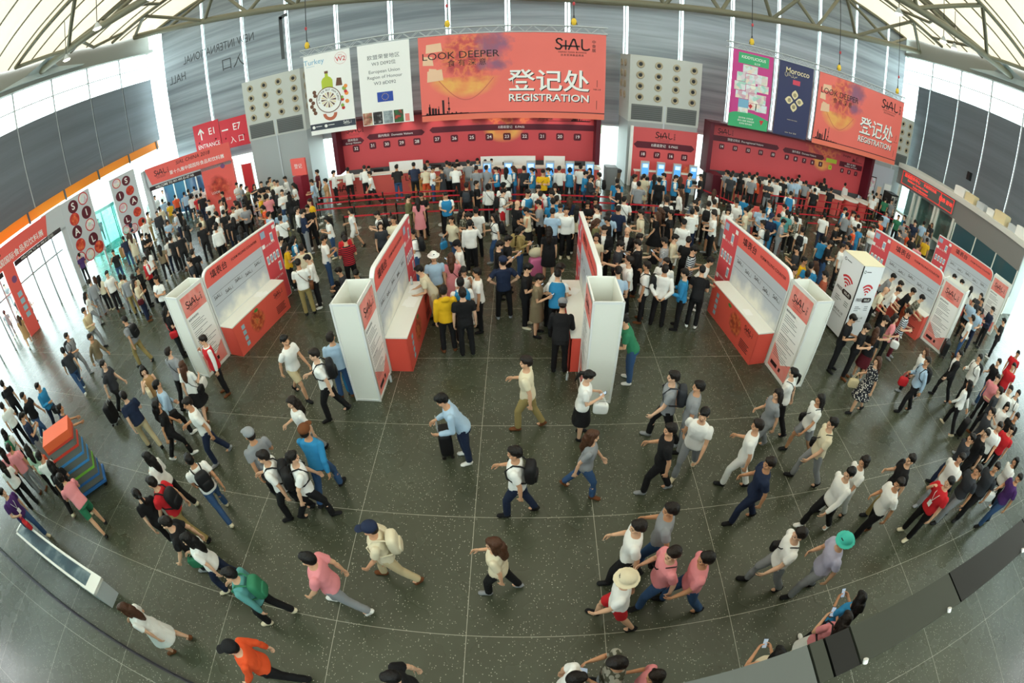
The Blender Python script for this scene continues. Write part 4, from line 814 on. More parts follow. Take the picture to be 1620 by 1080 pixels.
m = MB(); m.box((.6, 18.4, 0), (1.3, 19.4, 1.0)); m.box((.7, 20.4, 0), (1.3, 21.3, .8)); m.build('room_desk', WHT, t)
t = thing('led_sign', 'long red framed sign with glowing red characters over the office doors', 'sign', (23.7, 16.7, 2.75)); f = Face((0, 4.9, 0), (0, -1, 0), (-1, 0, 0)); L = 4.9
MB().box((-.06, 0, 0), (.1, L, .85)).build('panel', mat('led_panel', '6b706d', .5), t)
m = MB(); 
for a, b, c, d in ((0, 0, L, .06), (0, .79, L, .85), (0, 0, .08, .85), (L-.08, 0, L, .85), (L-1.2, 0, L-1.12, .85)): f.rect(m, a, b, c, d, 0, .07)
LED = mat('led_red', 'ff3b30', .4, emit=1.6); m.build('frame', mat('led_frame', 'ef4a44', .5, emit=.3), t)
m = MB(); f.text(m, '展商服务中心', 1.0, .62, .26, 0, .07); f.text(m, '欢迎您的光临', 2.7, .64, .2, 0, .07); f.text(m, 'Exhibitor Service Center', 1.6, .38, .2, 0, .07); f.text(m, 'Visitor Information', 1.9, .16, .19, 0, .07); f.text(m, '服务', L-1.0, .45, .28, 0, .07); f.text(m, '咨询', L-.4, .45, .28, 0, .07); m.build('glowing_characters', LED, t)
for k, (x, y, w_, h_, l, mm_) in enumerate(((22.6, 22.33, .95, 1.9, 'tall framed poster on the pale side wall at the far right', PKG), (24.4, 22.33, .8, 1.5, 'white and blue notice board beside the vending machine at the far right', WHT), (23.75, 22.33, .5, 1.0, 'small poster with red spot low on the far right wall', PALE))):
    t = thing('wall_poster', l, 'poster', (x-1.6, y, .6+.2*k)); MB().box((0, 0, 0), (w_, .05, h_)).build('frame', BLACK if k == 0 else LGREY, t); MB().box((.06, -.01, .06), (w_-.06, 0, h_-.06)).build('print', mm_, t)
MB().box((20.75, 22.4, 0), (23.6, 22.5, 3.3)).build('wall_stub', mat('pale_wall', 'bfc3cc', .6), **ST)
t = thing('vending_machine', 'dark vending machine with shelves of goods beside the glass offices', 'vending machine', (22.85, 21.45, 0)); MB().box((0, 0, 0), (.75, .8, 1.85)).build('case', BLACK, t); MB().box((.05, -.02, .5), (.7, 0, 1.75)).build('goods_window', ramp_mat('vending_goods', [(.3, '23262a'), (.5, '4b5560'), (.7, 'd8d4c8')], 16, 2, kind='voronoi'), t)
for k in range(7):
    rnd = random.Random(k); s_ = .25+.2*rnd.random(); y = 11.3+.85*k
    t = tag(MB().box((0, 0, 0), (s_*1.6, s_*2, s_*1.2)).box((s_*.1, s_*.1, s_*1.2), (s_*1.5, s_*1.9, s_*1.26)).build('storage_box', [WHT, LGREY, CREAMP][k % 3], None, (24.0, y, 3.951)), f'pale storage box on the office roof ledge, {ORD[k]} from the near end', 'box', 'boxes on the office roof')
for x, y, z, l in ((13.2-.2, YB-.2, 3.9, 'small black loudspeaker on the back wall left of the magenta banner'), (25.255, 17.2, 5.0, 'small black loudspeaker low on the right side wall')):
    t = thing('loudspeaker', l, 'loudspeaker', (9.0 if x < 20 else x, y, z)); MB().box((-.14, -.14, 0), (.14, .1, .5)).build('cabinet', BLACK, t); MB().box((-.03, .1, .2), (.03, .22, .26)).build('bracket', DGREY, t)
# ---------------------------------------------------------------- queue barriers
BELT = mat('belt_red', 'c4202f', .6); POSTM = mat('post_dark', '3b3a3a', .35, .6)
def stanchion_proto(L):
    t = thing('queue_barrier', 'barrier', 'barrier'); MB().lathe([(.028, .03), (.028, .9), (.035, .9), (.035, 1.0), (.02, 1.01)], n=10).build('post', POSTM, t); MB().lathe([(.17, 0), (.165, .02), (.05, .04)], n=18).build('base', mat('barrier_base', 'b5b5b0', .4, .3), t)
    if L: MB().box((.03, -.006, .9), (L-.03, .006, .96)).build('belt', BELT, t)
    return t
rows = [('back', 17.95, -8.9, -2.6, 5), ('second', 17.1, -8.6, 4.0, 9), ('third', 16.3, -8.3, 5.8, 9), ('front', 15.5, -6.6, 6.6, 8)]
def barrier_row(nm, x0, y0, x1, y1, n, where):
    L = math.hypot(x1-x0, y1-y0)/(n-1); rz = math.atan2(y1-y0, x1-x0); p = stanchion_proto(L); e = stanchion_proto(0)
    for k in range(n):
        loc = (x0+(x1-x0)*k/(n-1), y0+(y1-y0)*k/(n-1), 0); lab = f'queue barrier in the {nm} row {where}, {ORD[k]} post from the left'
        o = (p if k == 0 else (e if k == n-1 else dup(p))); o.location = loc; o.rotation_euler[2] = rz; o['label'] = lab; o['group'] = f'queue barriers in the {nm} row {where}'
for nm, y, x0, x1, n in rows: barrier_row(nm, x0, y+.35*(x0 < -8), x1, y-.1, n, 'before the long counter')
barrier_row('back', 11.8, 19.4, 20.5, 20.3, 6, 'before the right counter'); barrier_row('second', 11.6, 18.2, 19.2, 19.2, 5, 'before the right counter'); barrier_row('third', 11.9, 17.0, 19.6, 18.2, 5, 'before the right counter'); barrier_row('front', 12.1, 16.0, 18.2, 17.0, 5, 'before the right counter'); barrier_row('slanting', 19.8, 20.4, 22.0, 17.8, 4, 'by the glass offices'); barrier_row('slanting', 7.9, 19.4, 9.3, 16.9, 3, 'by the middle pillar')
# ---------------------------------------------------------------- trolley of crates at the lower left
def trolley():
    t = thing('crate_trolley', 'tall trolley of grey crates with coloured rims and orange lid', 'trolley', (-9.75, 3.35, 0), R(140)); z = .2
    MB().box((-.32, -.45, .12), (.32, .45, .18)).build('platform', mat('trolley_blue', '2f6fb8', .5), t)
    for sx in (-.25, .25):
        for sy in (-.36, .36): MB().tube([(sx-.02, sy, .06), (sx+.02, sy, .06)], .06, 12).build('wheel', BLACK, t)
    for k, c in enumerate(('2f6fb8', '79c043', '3d8fd0', '3d8fd0', 'd8402f', 'd8402f')):
        m = MB(); m.box((-.28, -.4, z), (.28, .4, z+.21)); m.box((-.3, -.42, z+.17), (.3, .42, z+.225), 1); m.build('crate', [mat('crate_grey', '70746f', .6), mat('crate_rim_'+c, c, .5)], t); z += .228
    m = MB(); m.box((-.3, -.42, z), (.3, .42, z+.2)); m.build('top_box', mat('crate_orange', 'f0683c', .5), t)
    MB().tube([(-.28, .44, .15), (-.28, .47, 1.15), (.28, .47, 1.15), (.28, .44, .15)], .018, 8).build('push_handle', STEELL, t)
trolley()
# ---------------------------------------------------------------- tall glass screen beneath the camera
GP = glass('screen_glass', (.72, .82, .8), .1, .01)
t = thing('glass_screen', 'tall glass screen with dark foot rail at the lower left', 'glass screen', (-4.3, .14, 0), PI-R(1.5))
MB().box((0, -.006, .1), (11, .006, 5.25)).build('glass_pane', GP, t); MB().box((0, -.03, 0), (11, .03, .1)).build('foot_rail', mat('rail_dark', '2b2633', .4, .3), t); MB().box((0, -.04, 5.25), (11, .04, 5.33)).build('top_rail', mat('rail_brown', '5a5444', .5), t)
t = thing('screen_panels', 'tall glass screen with dark grey upper panels at the lower right', 'glass screen', (.4, .22, 0), R(2.6))
MB().box((0, -.006, 0), (12, .006, 1.6)).build('glass_pane', GP, t)
PG = mat('panel_grey', '5a5e5b', .5, 0, spec=.3); PD = mat('panel_dark', '34372f', .5, 0, spec=.3); PB = mat('panel_black', '101212', .45, 0, spec=.3)
for a, b, mm_ in ((0, .66, PG), (.66, .74, PD), (.74, .88, PB), (.88, 1.62, PD), (1.62, 2.6, PB), (2.6, 4.2, PB), (4.2, 6.2, PB)): MB().box((a+.006, -.02, 1.6), (b-.006, .02, 4.88)).box((a+.006, -.16, 4.88), (b-.006, .02, 4.92)).build('upper_panel', mm_, t)
for x in (.9, 1.5, 2.4, 3.4, 4.6): MB().tube([(x, -.165, 4.92), (x, -.15, 4.935)], .012, 8).build('glass_clip', ALU, t)
t = thing('display_case', 'white framed lightbox with dark picture beside the lower left glass screen', 'display', (-9.2, 1.08, 0), R(-3))
MB().box((-1.9, -.18, 0), (1.9, .18, .55)).build('case', LGREY, t); MB().box((-1.86, -.14, .55), (1.86, .14, .56)).build('picture', ramp_mat('display_picture', [(.3, '22303c'), (.5, '35505e'), (.65, '8a9aa0')], 1.5, 5), t); MB().box((-1.93, -.2, .52), (1.93, -.15, .58)).box((-1.93, .15, .52), (1.93, .2, .58)).box((-1.93, -.2, .52), (-1.87, .2, .58)).box((1.6, -.2, .52), (1.93, .2, .59)).build('frame', WHT, t)

# luggage standing on its own
def luggage(label, x, y, rz, c, h=.58, top=None):
    t = thing('suitcase', label, 'suitcase', (x, y, 0), rz); m = MB(); n = 20; sg = lambda v: math.copysign(abs(v)**.35, v); V = []
    for i in range(11):
        a = -PI/2+PI*i/10
        for k in range(n): b = 2*PI*k/n; V.append((.2*sg(math.cos(a))*sg(math.cos(b)), .125*sg(math.cos(a))*sg(math.sin(b)), .07+h/2+h/2*sg(math.sin(a))))
    m.add(V, [(i*n+k, i*n+(k+1) % n, (i+1)*n+(k+1) % n, (i+1)*n+k) for i in range(10) for k in range(n)], 0, True); m.build('shell', mat('case_'+c, c, .35), t)
    for sx in (-.14, .14):
        for sy in (-.08, .08): MB().tube([(sx-.015, sy, .035), (sx+.015, sy, .035)], .035, 10).build('wheel', BLACK, t)
    MB().tube([(-.09, .1, h), (-.09, .1, 1.0), (.09, .1, 1.0), (.09, .1, h)], .01, 6).build('pull_handle', STEELL, t)
luggage('pink suitcase standing under a cream travel bag near the central counter', 0.41, 12.1, .3, 'e07aa8')
t = thing('travel_bag', 'cream travel bag on top of the pink suitcase near the central counter', 'bag', (.41, 12.1, .652), .3); m = MB(); m.ell((0, -.02, .16), (.23, .11, .16), 18, 10); m.build('bag_body', mat('bag_cream', 'd9d2b4', .7), t); MB().tube([(-.1, -.02, .28), (-.07, -.02, .38), (.07, -.02, .38), (.1, -.02, .28)], .012, 6).build('handle', mat('bag_cream_dark', 'a89f80', .7), t)
luggage('black suitcase standing beside the white tower right of the wireless totem', 13.95, 8.0, .9, '1b1b1e')
luggage('tan suitcase standing near the grey letter board by the left entrances', -21.2, 16.6, .5, 'a07c4c', .66)
# ---------------------------------------------------------------- people: skeleton poses (x to the person's right, y forward, z up)
def _n(v): v = np.array(v, float); return v/np.linalg.norm(v)
ARM_DOWN = ((.12, .02, -1), (.06, .16, -1)); ARM_DOWN2 = ((.14, -.06, -1), (.05, .22, -1))
POSES = {  # lean, head pitch, head yaw, arm L, arm R, leg L (thigh, shank), leg R
 'st': (.02, .08, 0, ARM_DOWN, ARM_DOWN2, ((.06, .02, -1), (0, -.02, -1)), ((.06, .05, -1), (.03, -.05, -1))),
 'st2': (.0, .1, .35, ARM_DOWN2, ((.2, .05, -1), (-.35, .8, .25)), ((.1, .1, -1), (.05, -.12, -1)), ((.04, -.02, -1), (.02, 0, -1))),
 'ph': (.04, .5, 0, ((.18, .16, -1), (-.45, .8, .35)), ((.18, .2, -1), (-.4, .85, .4)), ((.07, .03, -1), (.02, -.03, -1)), ((.05, .02, -1), (.02, -.02, -1))),
 'ho': (.03, .35, 0, ((.2, .12, -1), (-.3, .9, -.05)), ((.2, .05, -1), (-.45, .85, .1)), ((.07, 0, -1), (.02, 0, -1)), ((.08, .06, -1), (.03, -.06, -1))),
 'wk': (.07, .08, 0, ((.1, .42, -1), (.0, .75, -.9)), ((.14, -.5, -1), (.06, -.1, -1)), ((.03, -.32, -1), (.02, -.62, -1)), ((.03, .5, -1), (.0, .05, -1))),
 'wk2': (.05, .12, -.2, ((.12, -.3, -1), (.04, .0, -1)), ((.2, .15, -1), (-.3, .85, .1)), ((.03, .42, -1), (0, .0, -1)), ((.03, -.22, -1), (.02, -.5, -1))),
 'cr': (-.02, .1, 0, ((.3, .18, -1), (-.85, .5, .12)), ((.3, .15, -1), (-.85, .55, .05)), ((.1, .02, -1), (.03, 0, -1)), ((.09, .02, -1), (.03, 0, -1))),
 'ak': (-.02, .05, 0, ((.65, -.1, -.8), (-.62, .25, -.5)), ((.65, -.1, -.8), (-.62, .25, -.5)), ((.12, .02, -1), (.05, 0, -1)), ((.12, .02, -1), (.05, 0, -1))),
 'bb': (.0, .05, 0, ((.28, -.35, -1), (-.55, -.3, -.6)), ((.28, -.35, -1), (-.55, -.3, -.62)), ((.1, .02, -1), (.03, 0, -1)), ((.1, .02, -1), (.03, 0, -1))),
 'le': (.42, .3, 0, ((.2, .45, -1), (-.25, .95, .1)), ((.2, .5, -1), (-.2, .95, .05)), ((.05, -.04, -1), (.02, -.06, -1)), ((.06, .1, -1), (.02, -.14, -1))),
 'ca': (.02, .15, .1, ARM_DOWN, ((.35, .35, -.8), (-.45, .25, .95)), ((.06, .02, -1), (.02, -.02, -1)), ((.07, .04, -1), (.02, -.05, -1))),
 'po': (.05, .0, .2, ARM_DOWN, ((.2, .9, -.1), (.0, .9, .25)), ((.08, .12, -1), (.02, -.05, -1)), ((.08, -.1, -1), (.02, -.12, -1))),
 'pull': (.1, .1, 0, ((.1, .35, -1), (-.1, .75, -.8)), ((.16, -.5, -.9), (.1, -.45, -1)), ((.03, -.3, -1), (.02, -.55, -1)), ((.03, .45, -1), (.0, .05, -1))),
 'push': (.5, -.2, 0, ((.15, .75, -.6), (-.1, 1, .1)), ((.15, .75, -.6), (-.1, 1, .1)), ((.05, -.35, -1), (.02, -.6, -1)), ((.05, .35, -1), (.02, -.25, -1))),
 'desk': (.15, .35, 0, ((.2, .35, -1), (-.3, .95, .1)), ((.2, .4, -1), (-.35, .9, .12)), ((.12, 1, -.05), (.02, .1, -1)), ((.12, 1, -.05), (.02, .12, -1))),
 'sit': (.25, .4, .2, ((.22, .55, -.9), (-.3, .85, .2)), ((.22, .5, -.9), (-.45, .8, .25)), ((.2, .75, .5), (.1, .25, -1)), ((.2, .7, .55), (.1, .2, -1))),
}
def rig(pose, fem=False):
    lean, hp, hy, aL, aR, lL, lR = POSES[pose]
    T = np.array((0, math.sin(lean), math.cos(lean))); B = np.array((0, math.cos(lean), -math.sin(lean))); X = np.array((1., 0, 0))
    sw = .172 if fem else .19; hw = .095 if fem else .088
    J = {'T': T, 'B': B}
    def chain(s, leg):
        a, b = leg; return _n((s*a[0], a[1], a[2])), _n((s*b[0], b[1], b[2]))
    legs = {}
    low = 9
    for s, nm, leg in ((-1, 'L', lL), (1, 'R', lR)):
        t, k = chain(s, leg); low = min(low, t[2]*.42+k[2]*.42); legs[nm] = (t, k, s)
    hz = -low+.085
    H = np.array((0, 0, hz)); J['H'] = H; J['C'] = H+.525*T
    for nm, (t, k, s) in legs.items():
        hip = H+np.array((s*hw, 0, -.01)); J['hip'+nm] = hip; J['knee'+nm] = hip+.42*t; J['ank'+nm] = hip+.42*t+.42*k; J['shank'+nm] = k; J['fdir'+nm] = _n((s*.16, 1, 0)) if not (k[2] > -.93 and k[1] < 0) else _n((s*.1, .75, -.62))
    for s, nm, arm in ((-1, 'L', aL), (1, 'R', aR)):
        f = lambda v: _n(s*v[0]*X+v[1]*B+v[2]*T)
        sh = J['C']-.078*T+s*sw*X; J['sh'+nm] = sh; J['el'+nm] = sh+.285*f(arm[0]); J['wr'+nm] = J['el'+nm]+.25*f(arm[1]); J['hd'+nm] = f(arm[1])
    q = lean*.6+hp; Hd = np.array((0, math.sin(q*.6), math.cos(q*.6)))
    J['neck'] = J['C']+.045*T; J['head'] = J['C']+.05*T+.122*Hd
    cp, sp, cy, sy = math.cos(q), math.sin(q), math.cos(hy), math.sin(hy)
    up = np.array((0, sp, cp)); fw = np.array((0, cp, -sp)); r = X
    J['hM'] = np.stack([cy*r+sy*fw*-1, cy*fw+sy*r, up], 1)   # columns: right, forward, up of the head
    return J
def H2W(J, p): return J['head']+J['hM'] @ (1.05*np.array(p, float))
def spine(J, v): return J['H']+v*J['T']
def ring_loft(mb, rings, n=18):
    """rings: (centre, right vec, fwd vec, half width, half depth)"""
    V = []
    for c, r, f, a, b in rings:
        for k in range(n): t = 2*PI*k/n; V.append(c+r*a*math.copysign(abs(math.cos(t))**.85, math.cos(t))+f*b*math.copysign(abs(math.sin(t))**.85, math.sin(t)))
    F = [(i*n+k, i*n+(k+1) % n, (i+1)*n+(k+1) % n, (i+1)*n+k) for i in range(len(rings)-1) for k in range(n)]
    mb.add(V, F); mb.add(V[:n], [tuple(range(n))[::-1]]); mb.add(V[-n:], [tuple(range(n))])
def torso(mb, J, fem, g=0., v0=-.1, v1=.56, flare=0.):
    X = np.array((1., 0, 0)); prof = [(-.12, .13, .1), (-.05, .168 if fem else .158, .118), (.03, .168 if fem else .156, .112), (.13, .13 if fem else .145, .094), (.22, .134 if fem else .155, .1), (.33, .15 if fem else .172, .118 if fem else .115), (.42, .15 if fem else .175, .105), (.48, .115 if fem else .135, .085), (.515, .07, .066), (.55, .055, .058)]
    vs = np.array([p[0] for p in prof]); ws = np.array([p[1] for p in prof]); ds = np.array([p[2] for p in prof]); rings = []
    for v in np.linspace(v0, v1, 15):
        fl = flare*max(0, (.3-v)); w_ = np.interp(v, vs, ws)+g+fl; d_ = np.interp(v, vs, ds)+g+fl; rings.append((spine(J, v)+J['B']*(.012 if .2 < v < .45 else 0), X, J['B'], w_, d_))
    ring_loft(mb, rings)
def limb(mb, P, R_, n=12):
    mb.tube(P, R_, n); mb.ell(P[0], (R_[0],)*3, 12, 8); mb.ell(P[-1], (R_[-1],)*3, 12, 8)
def hand(mb, J, s, nm):
    w_ = J['wr'+nm]; d = J['hd'+nm]; inn = np.array((-s, 0, 0.)); inn = inn-d*np.dot(inn, d); inn /= np.linalg.norm(inn)+1e-9; side = np.cross(d, inn)*s
    if np.dot(side, J['B']) < 0: side = -side
    pc = w_+d*.05; M_ = Matrix((tuple(side), tuple(inn), tuple(d))).transposed(); mb.ell(pc, (.04, .019, .055), 12, 8, 0, M_)
    mb.tube([w_-d*.03, w_+d*.02], [.026, .024], 10)
    for k, (o, L) in enumerate(((.033, .07), (.011, .078), (-.011, .072), (-.032, .056))):
        a = w_+d*.088+side*o; b = a+d*L*.5+inn*L*.22; c = b+d*L*.32+inn*L*.45; mb.tube([a-d*.02, a, b, c], [.0095, .0095, .0088, .0075], 7); mb.ell(c, (.0078,)*3, 7, 5)
    a = w_+d*.035+side*.03; b = a+side*.03+d*.03+inn*.012; c = b+d*.032+inn*.016; mb.tube([a, b, c], [.012, .0105, .009], 7); mb.ell(c, (.009,)*3, 7, 5)
def body_mb(pose, fem):
    J = rig(pose, fem); mb = MB(); torso(mb, J, fem)
    mb.tube([spine(J, .5), J['neck']+J['T']*.03, J['head']-J['hM'][:, 2]*.05-J['hM'][:, 1]*.02], [.062 if not fem else .052, .055 if not fem else .046, .055 if not fem else .047], 12)
    for s, nm in ((-1, 'L'), (1, 'R')):
        k = .86 if fem else 1.
        mb.ell(J['sh'+nm], (.048*k,)*3, 12, 8)
        sh, el, wr = J['sh'+nm], J['el'+nm], J['wr'+nm]
        limb(mb, [sh, sh*.6+el*.4, el, el*.7+wr*.3, wr], [.046*k, .046*k, .037*k, .039*k, .026*k]); hand(mb, J, s, nm)
        hp, kn, an = J['hip'+nm], J['knee'+nm], J['ank'+nm]
        limb(mb, [hp, hp*.5+kn*.5, kn, kn*.65+an*.35, an], [.088, .072, .052, .054, .034]); f = J['fdir'+nm]; mb.ell(an+f*.05-np.array((0, 0, .043)), (.034, .085, .028), 12, 8, 0, None)
    # head: skull, jaw, nose, ears, brow
    M_ = Matrix([list(r) for r in J['hM']]); E = lambda c, r: mb.ell(H2W(J, c), tuple(1.05*q for q in r), 14, 10, 0, M_)
    E((0, -.015, .03), (.074, .092, .088)); E((0, .018, -.035), (.06, .068, .075)); E((0, .048, -.075), (.034, .034, .026)); E((0, .085, -.018), (.012, .017, .024)); E((0, .078, .008), (.04, .012, .012)); E((0, .078, -.058), (.022, .012, .01))
    for s in (-1, 1): E((s*.076, -.01, -.008), (.01, .018, .03)); E((s*.04, .05, -.028), (.026, .028, .026))
    return J, mb
def finish(mb, name, mats, vox, smooth=3, ratio=.4, disp=0.):
    o = bpy.data.objects.new('shape', mb.mesh('shape', [])); COL.objects.link(o)
    r = o.modifiers.new('r', 'REMESH'); r.mode = 'VOXEL'; r.voxel_size = vox; r.use_smooth_shade = True
    if smooth: sm = o.modifiers.new('s', 'SMOOTH'); sm.factor = .5; sm.iterations = smooth
    if disp:
        tx = bpy.data.textures.get('folds') or bpy.data.textures.new('folds', 'CLOUDS'); tx.noise_scale = .09; d = o.modifiers.new('d', 'DISPLACE'); d.texture = tx; d.strength = disp; d.mid_level = .45
    if ratio < 1: dc = o.modifiers.new('d', 'DECIMATE'); dc.ratio = ratio
    dg = bpy.context.evaluated_depsgraph_get(); ev = o.evaluated_get(dg); me = bpy.data.meshes.new_from_object(ev); old = o.data; bpy.data.objects.remove(o); bpy.data.meshes.remove(old)
    me.name = name; me.materials.clear()
    for m in (mats if isinstance(mats, list) else [mats]): me.materials.append(m)
    me.polygons.foreach_set('use_smooth', [True]*len(me.polygons)); me.polygons.foreach_set('material_index', [0]*len(me.polygons)); return me
def objcol(name, rough=.8, bump=.25, bscale=55, pattern=None):
    m = bpy.data.materials.new(name); m.use_nodes = True; nt = m.node_tree; N = nt.nodes; L = nt.links; b = N['Principled BSDF']; b.inputs['Roughness'].default_value = rough; b.inputs['Specular IOR Level'].default_value = .3
    oi = N.new('ShaderNodeObjectInfo'); src = oi.outputs['Color']; tc = N.new('ShaderNodeTexCoord')
    def mix(f, a, c):
        x = N.new('ShaderNodeMix'); x.data_type = 'RGBA'; L.new(f, x.inputs[0])
        for i, v in ((6, a), (7, c)):
            if isinstance(v, tuple): x.inputs[i].default_value = (*v, 1)
            else: L.new(v, x.inputs[i])
        return x.outputs[2]
    def wave(sc, axis='Z', thr=.5):
        w_ = N.new('ShaderNodeTexWave'); w_.bands_direction = axis; w_.inputs['Scale'].default_value = sc; L.new(tc.outputs['Object'], w_.inputs['Vector']); g = N.new('ShaderNodeMath'); g.operation = 'GREATER_THAN'; g.inputs[1].default_value = thr; L.new(w_.outputs['Fac'], g.inputs[0]); return g.outputs[0]
    if pattern == 'stripes': src = mix(wave(5.5), (.01, .01, .012), src)
    if pattern == 'check': src = mix(wave(14, 'X', .6), mix(wave(14, 'Z', .6), src, (.5, .5, .52)), (.5, .5, .52))
    if pattern in ('camo', 'floral'):
        v = N.new('ShaderNodeTexVoronoi'); v.inputs['Scale'].default_value = 16 if pattern == 'camo' else 22; L.new(tc.outputs['Object'], v.inputs['Vector']); g = N.new('ShaderNodeMath'); g.operation = 'LESS_THAN'; g.inputs[1].default_value = .38 if pattern == 'floral' else .5; L.new(v.outputs['Distance'], g.inputs[0])
        src = mix(g.outputs[0], src, (.75, .72, .66) if pattern == 'floral' else (.3, .29, .24))
    L.new(src, b.inputs['Base Color'])
    if bump:
        n = N.new('ShaderNodeTexNoise'); n.inputs['Scale'].default_value = bscale*.2; n.inputs['Detail'].default_value = 3; L.new(tc.outputs['Object'], n.inputs['Vector']); bp = N.new('ShaderNodeBump'); bp.inputs['Strength'].default_value = bump; bp.inputs['Distance'].default_value = .03; L.new(n.outputs['Fac'], bp.inputs['Height']); L.new(bp.outputs['Normal'], b.inputs['Normal'])
    return m
SKIN = objcol('skin', .55, 0); CLOTH = objcol('cloth', .85); HAIRM = objcol('hair', .5, .5, 160); LEATH = objcol('bag_fabric', .6, .15)
EYE = mat('eye_dark', '1a1310', .4); LIP = mat('lips', 'a05a50', .5); INNER = mat('shirt_inner', 'e9e9e6', .8)
PAT = {'striped': objcol('cloth_striped', .85, .25, 55, 'stripes'), 'checked': objcol('cloth_checked', .85, .25, 55, 'check'), 'camo': objcol('cloth_camo', .85, .25, 55, 'camo'), 'floral': objcol('cloth_floral', .85, .25, 55, 'floral')}
_bc = {}; LOWRES = {}
def body(pose, fem):
    k = ('body', pose, fem)
    if k not in _bc:
        J, mb = body_mb(pose, fem); me = finish(mb, 'body', [SKIN, EYE, LIP], .0078, 2, .3)
        co = np.empty(len(me.polygons)*3); me.polygons.foreach_get('center', co); co = co.reshape(-1, 3); l = (co-J['head']) @ J['hM']/1.05; mi = np.zeros(len(co), int)
        for s in (-1, 1): mi[(((l[:, 0]-s*.031)/.015)**2+((l[:, 2]+.004)/.0075)**2 < 1) & (l[:, 1] > .04)] = 1; mi[(((l[:, 0]-s*.032)/.022)**2+((l[:, 2]-.023)/.0034)**2 < 1) & (l[:, 1] > .04)] = 1
        mi[((l[:, 0]/.022)**2+((l[:, 2]+.058)/.007)**2 < 1) & (l[:, 1] > .05)] = 2
        me.polygons.foreach_set('material_index', mi.tolist()); _bc[k] = (J, me)
    return _bc[k]
def garment(pose, fem, kind, m_):
    k = ('g', pose, fem, kind, m_.name)
    if k in _bc: return _bc[k]
    J = rig(pose, fem); mb = MB(); kk = .86 if fem else 1.; X = np.array((1., 0, 0)); mats = [m_]
    def sleeve(fr, g):
        for s, nm in ((-1, 'L'), (1, 'R')):
            sh, el, wr = J['sh'+nm], J['el'+nm], J['wr'+nm]; mb.ell(sh, (.055*kk+g,)*3, 12, 8)
            if fr <= 1: e = sh+(el-sh)*fr; mb.tube([sh, sh*.5+e*.5, e], [.062*kk+g, .063*kk+g, .065*kk+g], 12)
            else: mb.tube([sh, sh*.5+el*.5, el, el*.6+wr*.4, el*.06+wr*.94], [.055*kk+g, .056*kk+g, .052*kk+g, .05*kk+g, .039*kk+g], 12); mb.ell(el, (.052*kk+g,)*3, 12, 8)
    def skirt(v1, drop, w0, w1):
        mid = [(J['knee'+a]) for a in 'LR']; kc = (mid[0]+mid[1])/2; H = J['H']; sp = abs(mid[0][1]-mid[1][1])/2; hem = H+(kc-H)*drop; rings = []
        for t in np.linspace(0, 1, 8): rings.append((spine(J, v1)*(1-t)+hem*t, X, np.array((0, 1., 0)), w0+(w1-w0)*t, (w0*.74)*(1-t)+(w1*.8+sp*.75)*t))
        ring_loft(mb, rings)
    if kind in ('tee', 'long', 'hoodie', 'tank', 'dress', 'jacket'):
        big = .008 if kind in ('jacket', 'hoodie') else 0
        torso(mb, J, fem, .016+big, -.15 if kind == 'jacket' else (-.06 if kind != 'tank' else -.03), .515, .03)
        if kind in ('tee', 'dress'): sleeve(.62, .004)
        elif kind != 'tank': sleeve(2, .004+big)
        if kind == 'hoodie': mb.ell(J['C']-J['B']*.09+J['T']*.0, (.11, .055, .07), 12, 8)
        if kind == 'dress': skirt(.1, 1.0, .17, .23)
    elif kind == 'vest': torso(mb, J, fem, .03, -.1, .5, .02)
    elif kind == 'skirt': skirt(.08, 1.02, .165, .24)
    elif kind in ('p', 'shorts'):
        torso(mb, J, fem, .012, -.12, .07)
        for nm in 'LR':
            hp, kn, an = J['hip'+nm], J['knee'+nm], J['ank'+nm]
            if kind == 'p': mb.tube([hp, hp*.5+kn*.5, kn, kn*.5+an*.5, an*.97+kn*.03], [.1, .086, .068, .066, .062], 14); mb.ell(hp, (.1,)*3, 14, 9); mb.ell(kn, (.067,)*3, 12, 8)
            else: mb.tube([hp, hp*.5+kn*.5, hp*.2+kn*.8], [.102, .096, .092], 14); mb.ell(hp, (.1,)*3, 14, 9)
    if kind == 'jacket': mats = [m_, INNER]
    me = finish(mb, kind, mats, .0125, 3, .45, .012)
    if kind == 'jacket':
        co = np.empty(len(me.polygons)*3); me.polygons.foreach_get('center', co); co = co.reshape(-1, 3)-J['H']; v = co @ J['T']; fr = co @ J['B']; me.polygons.foreach_set('material_index', ((fr > .05) & (v > .08) & (np.abs(co[:, 0]) < .012+.13*(v-.08))).astype(int).tolist())
    _bc[k] = me; return me
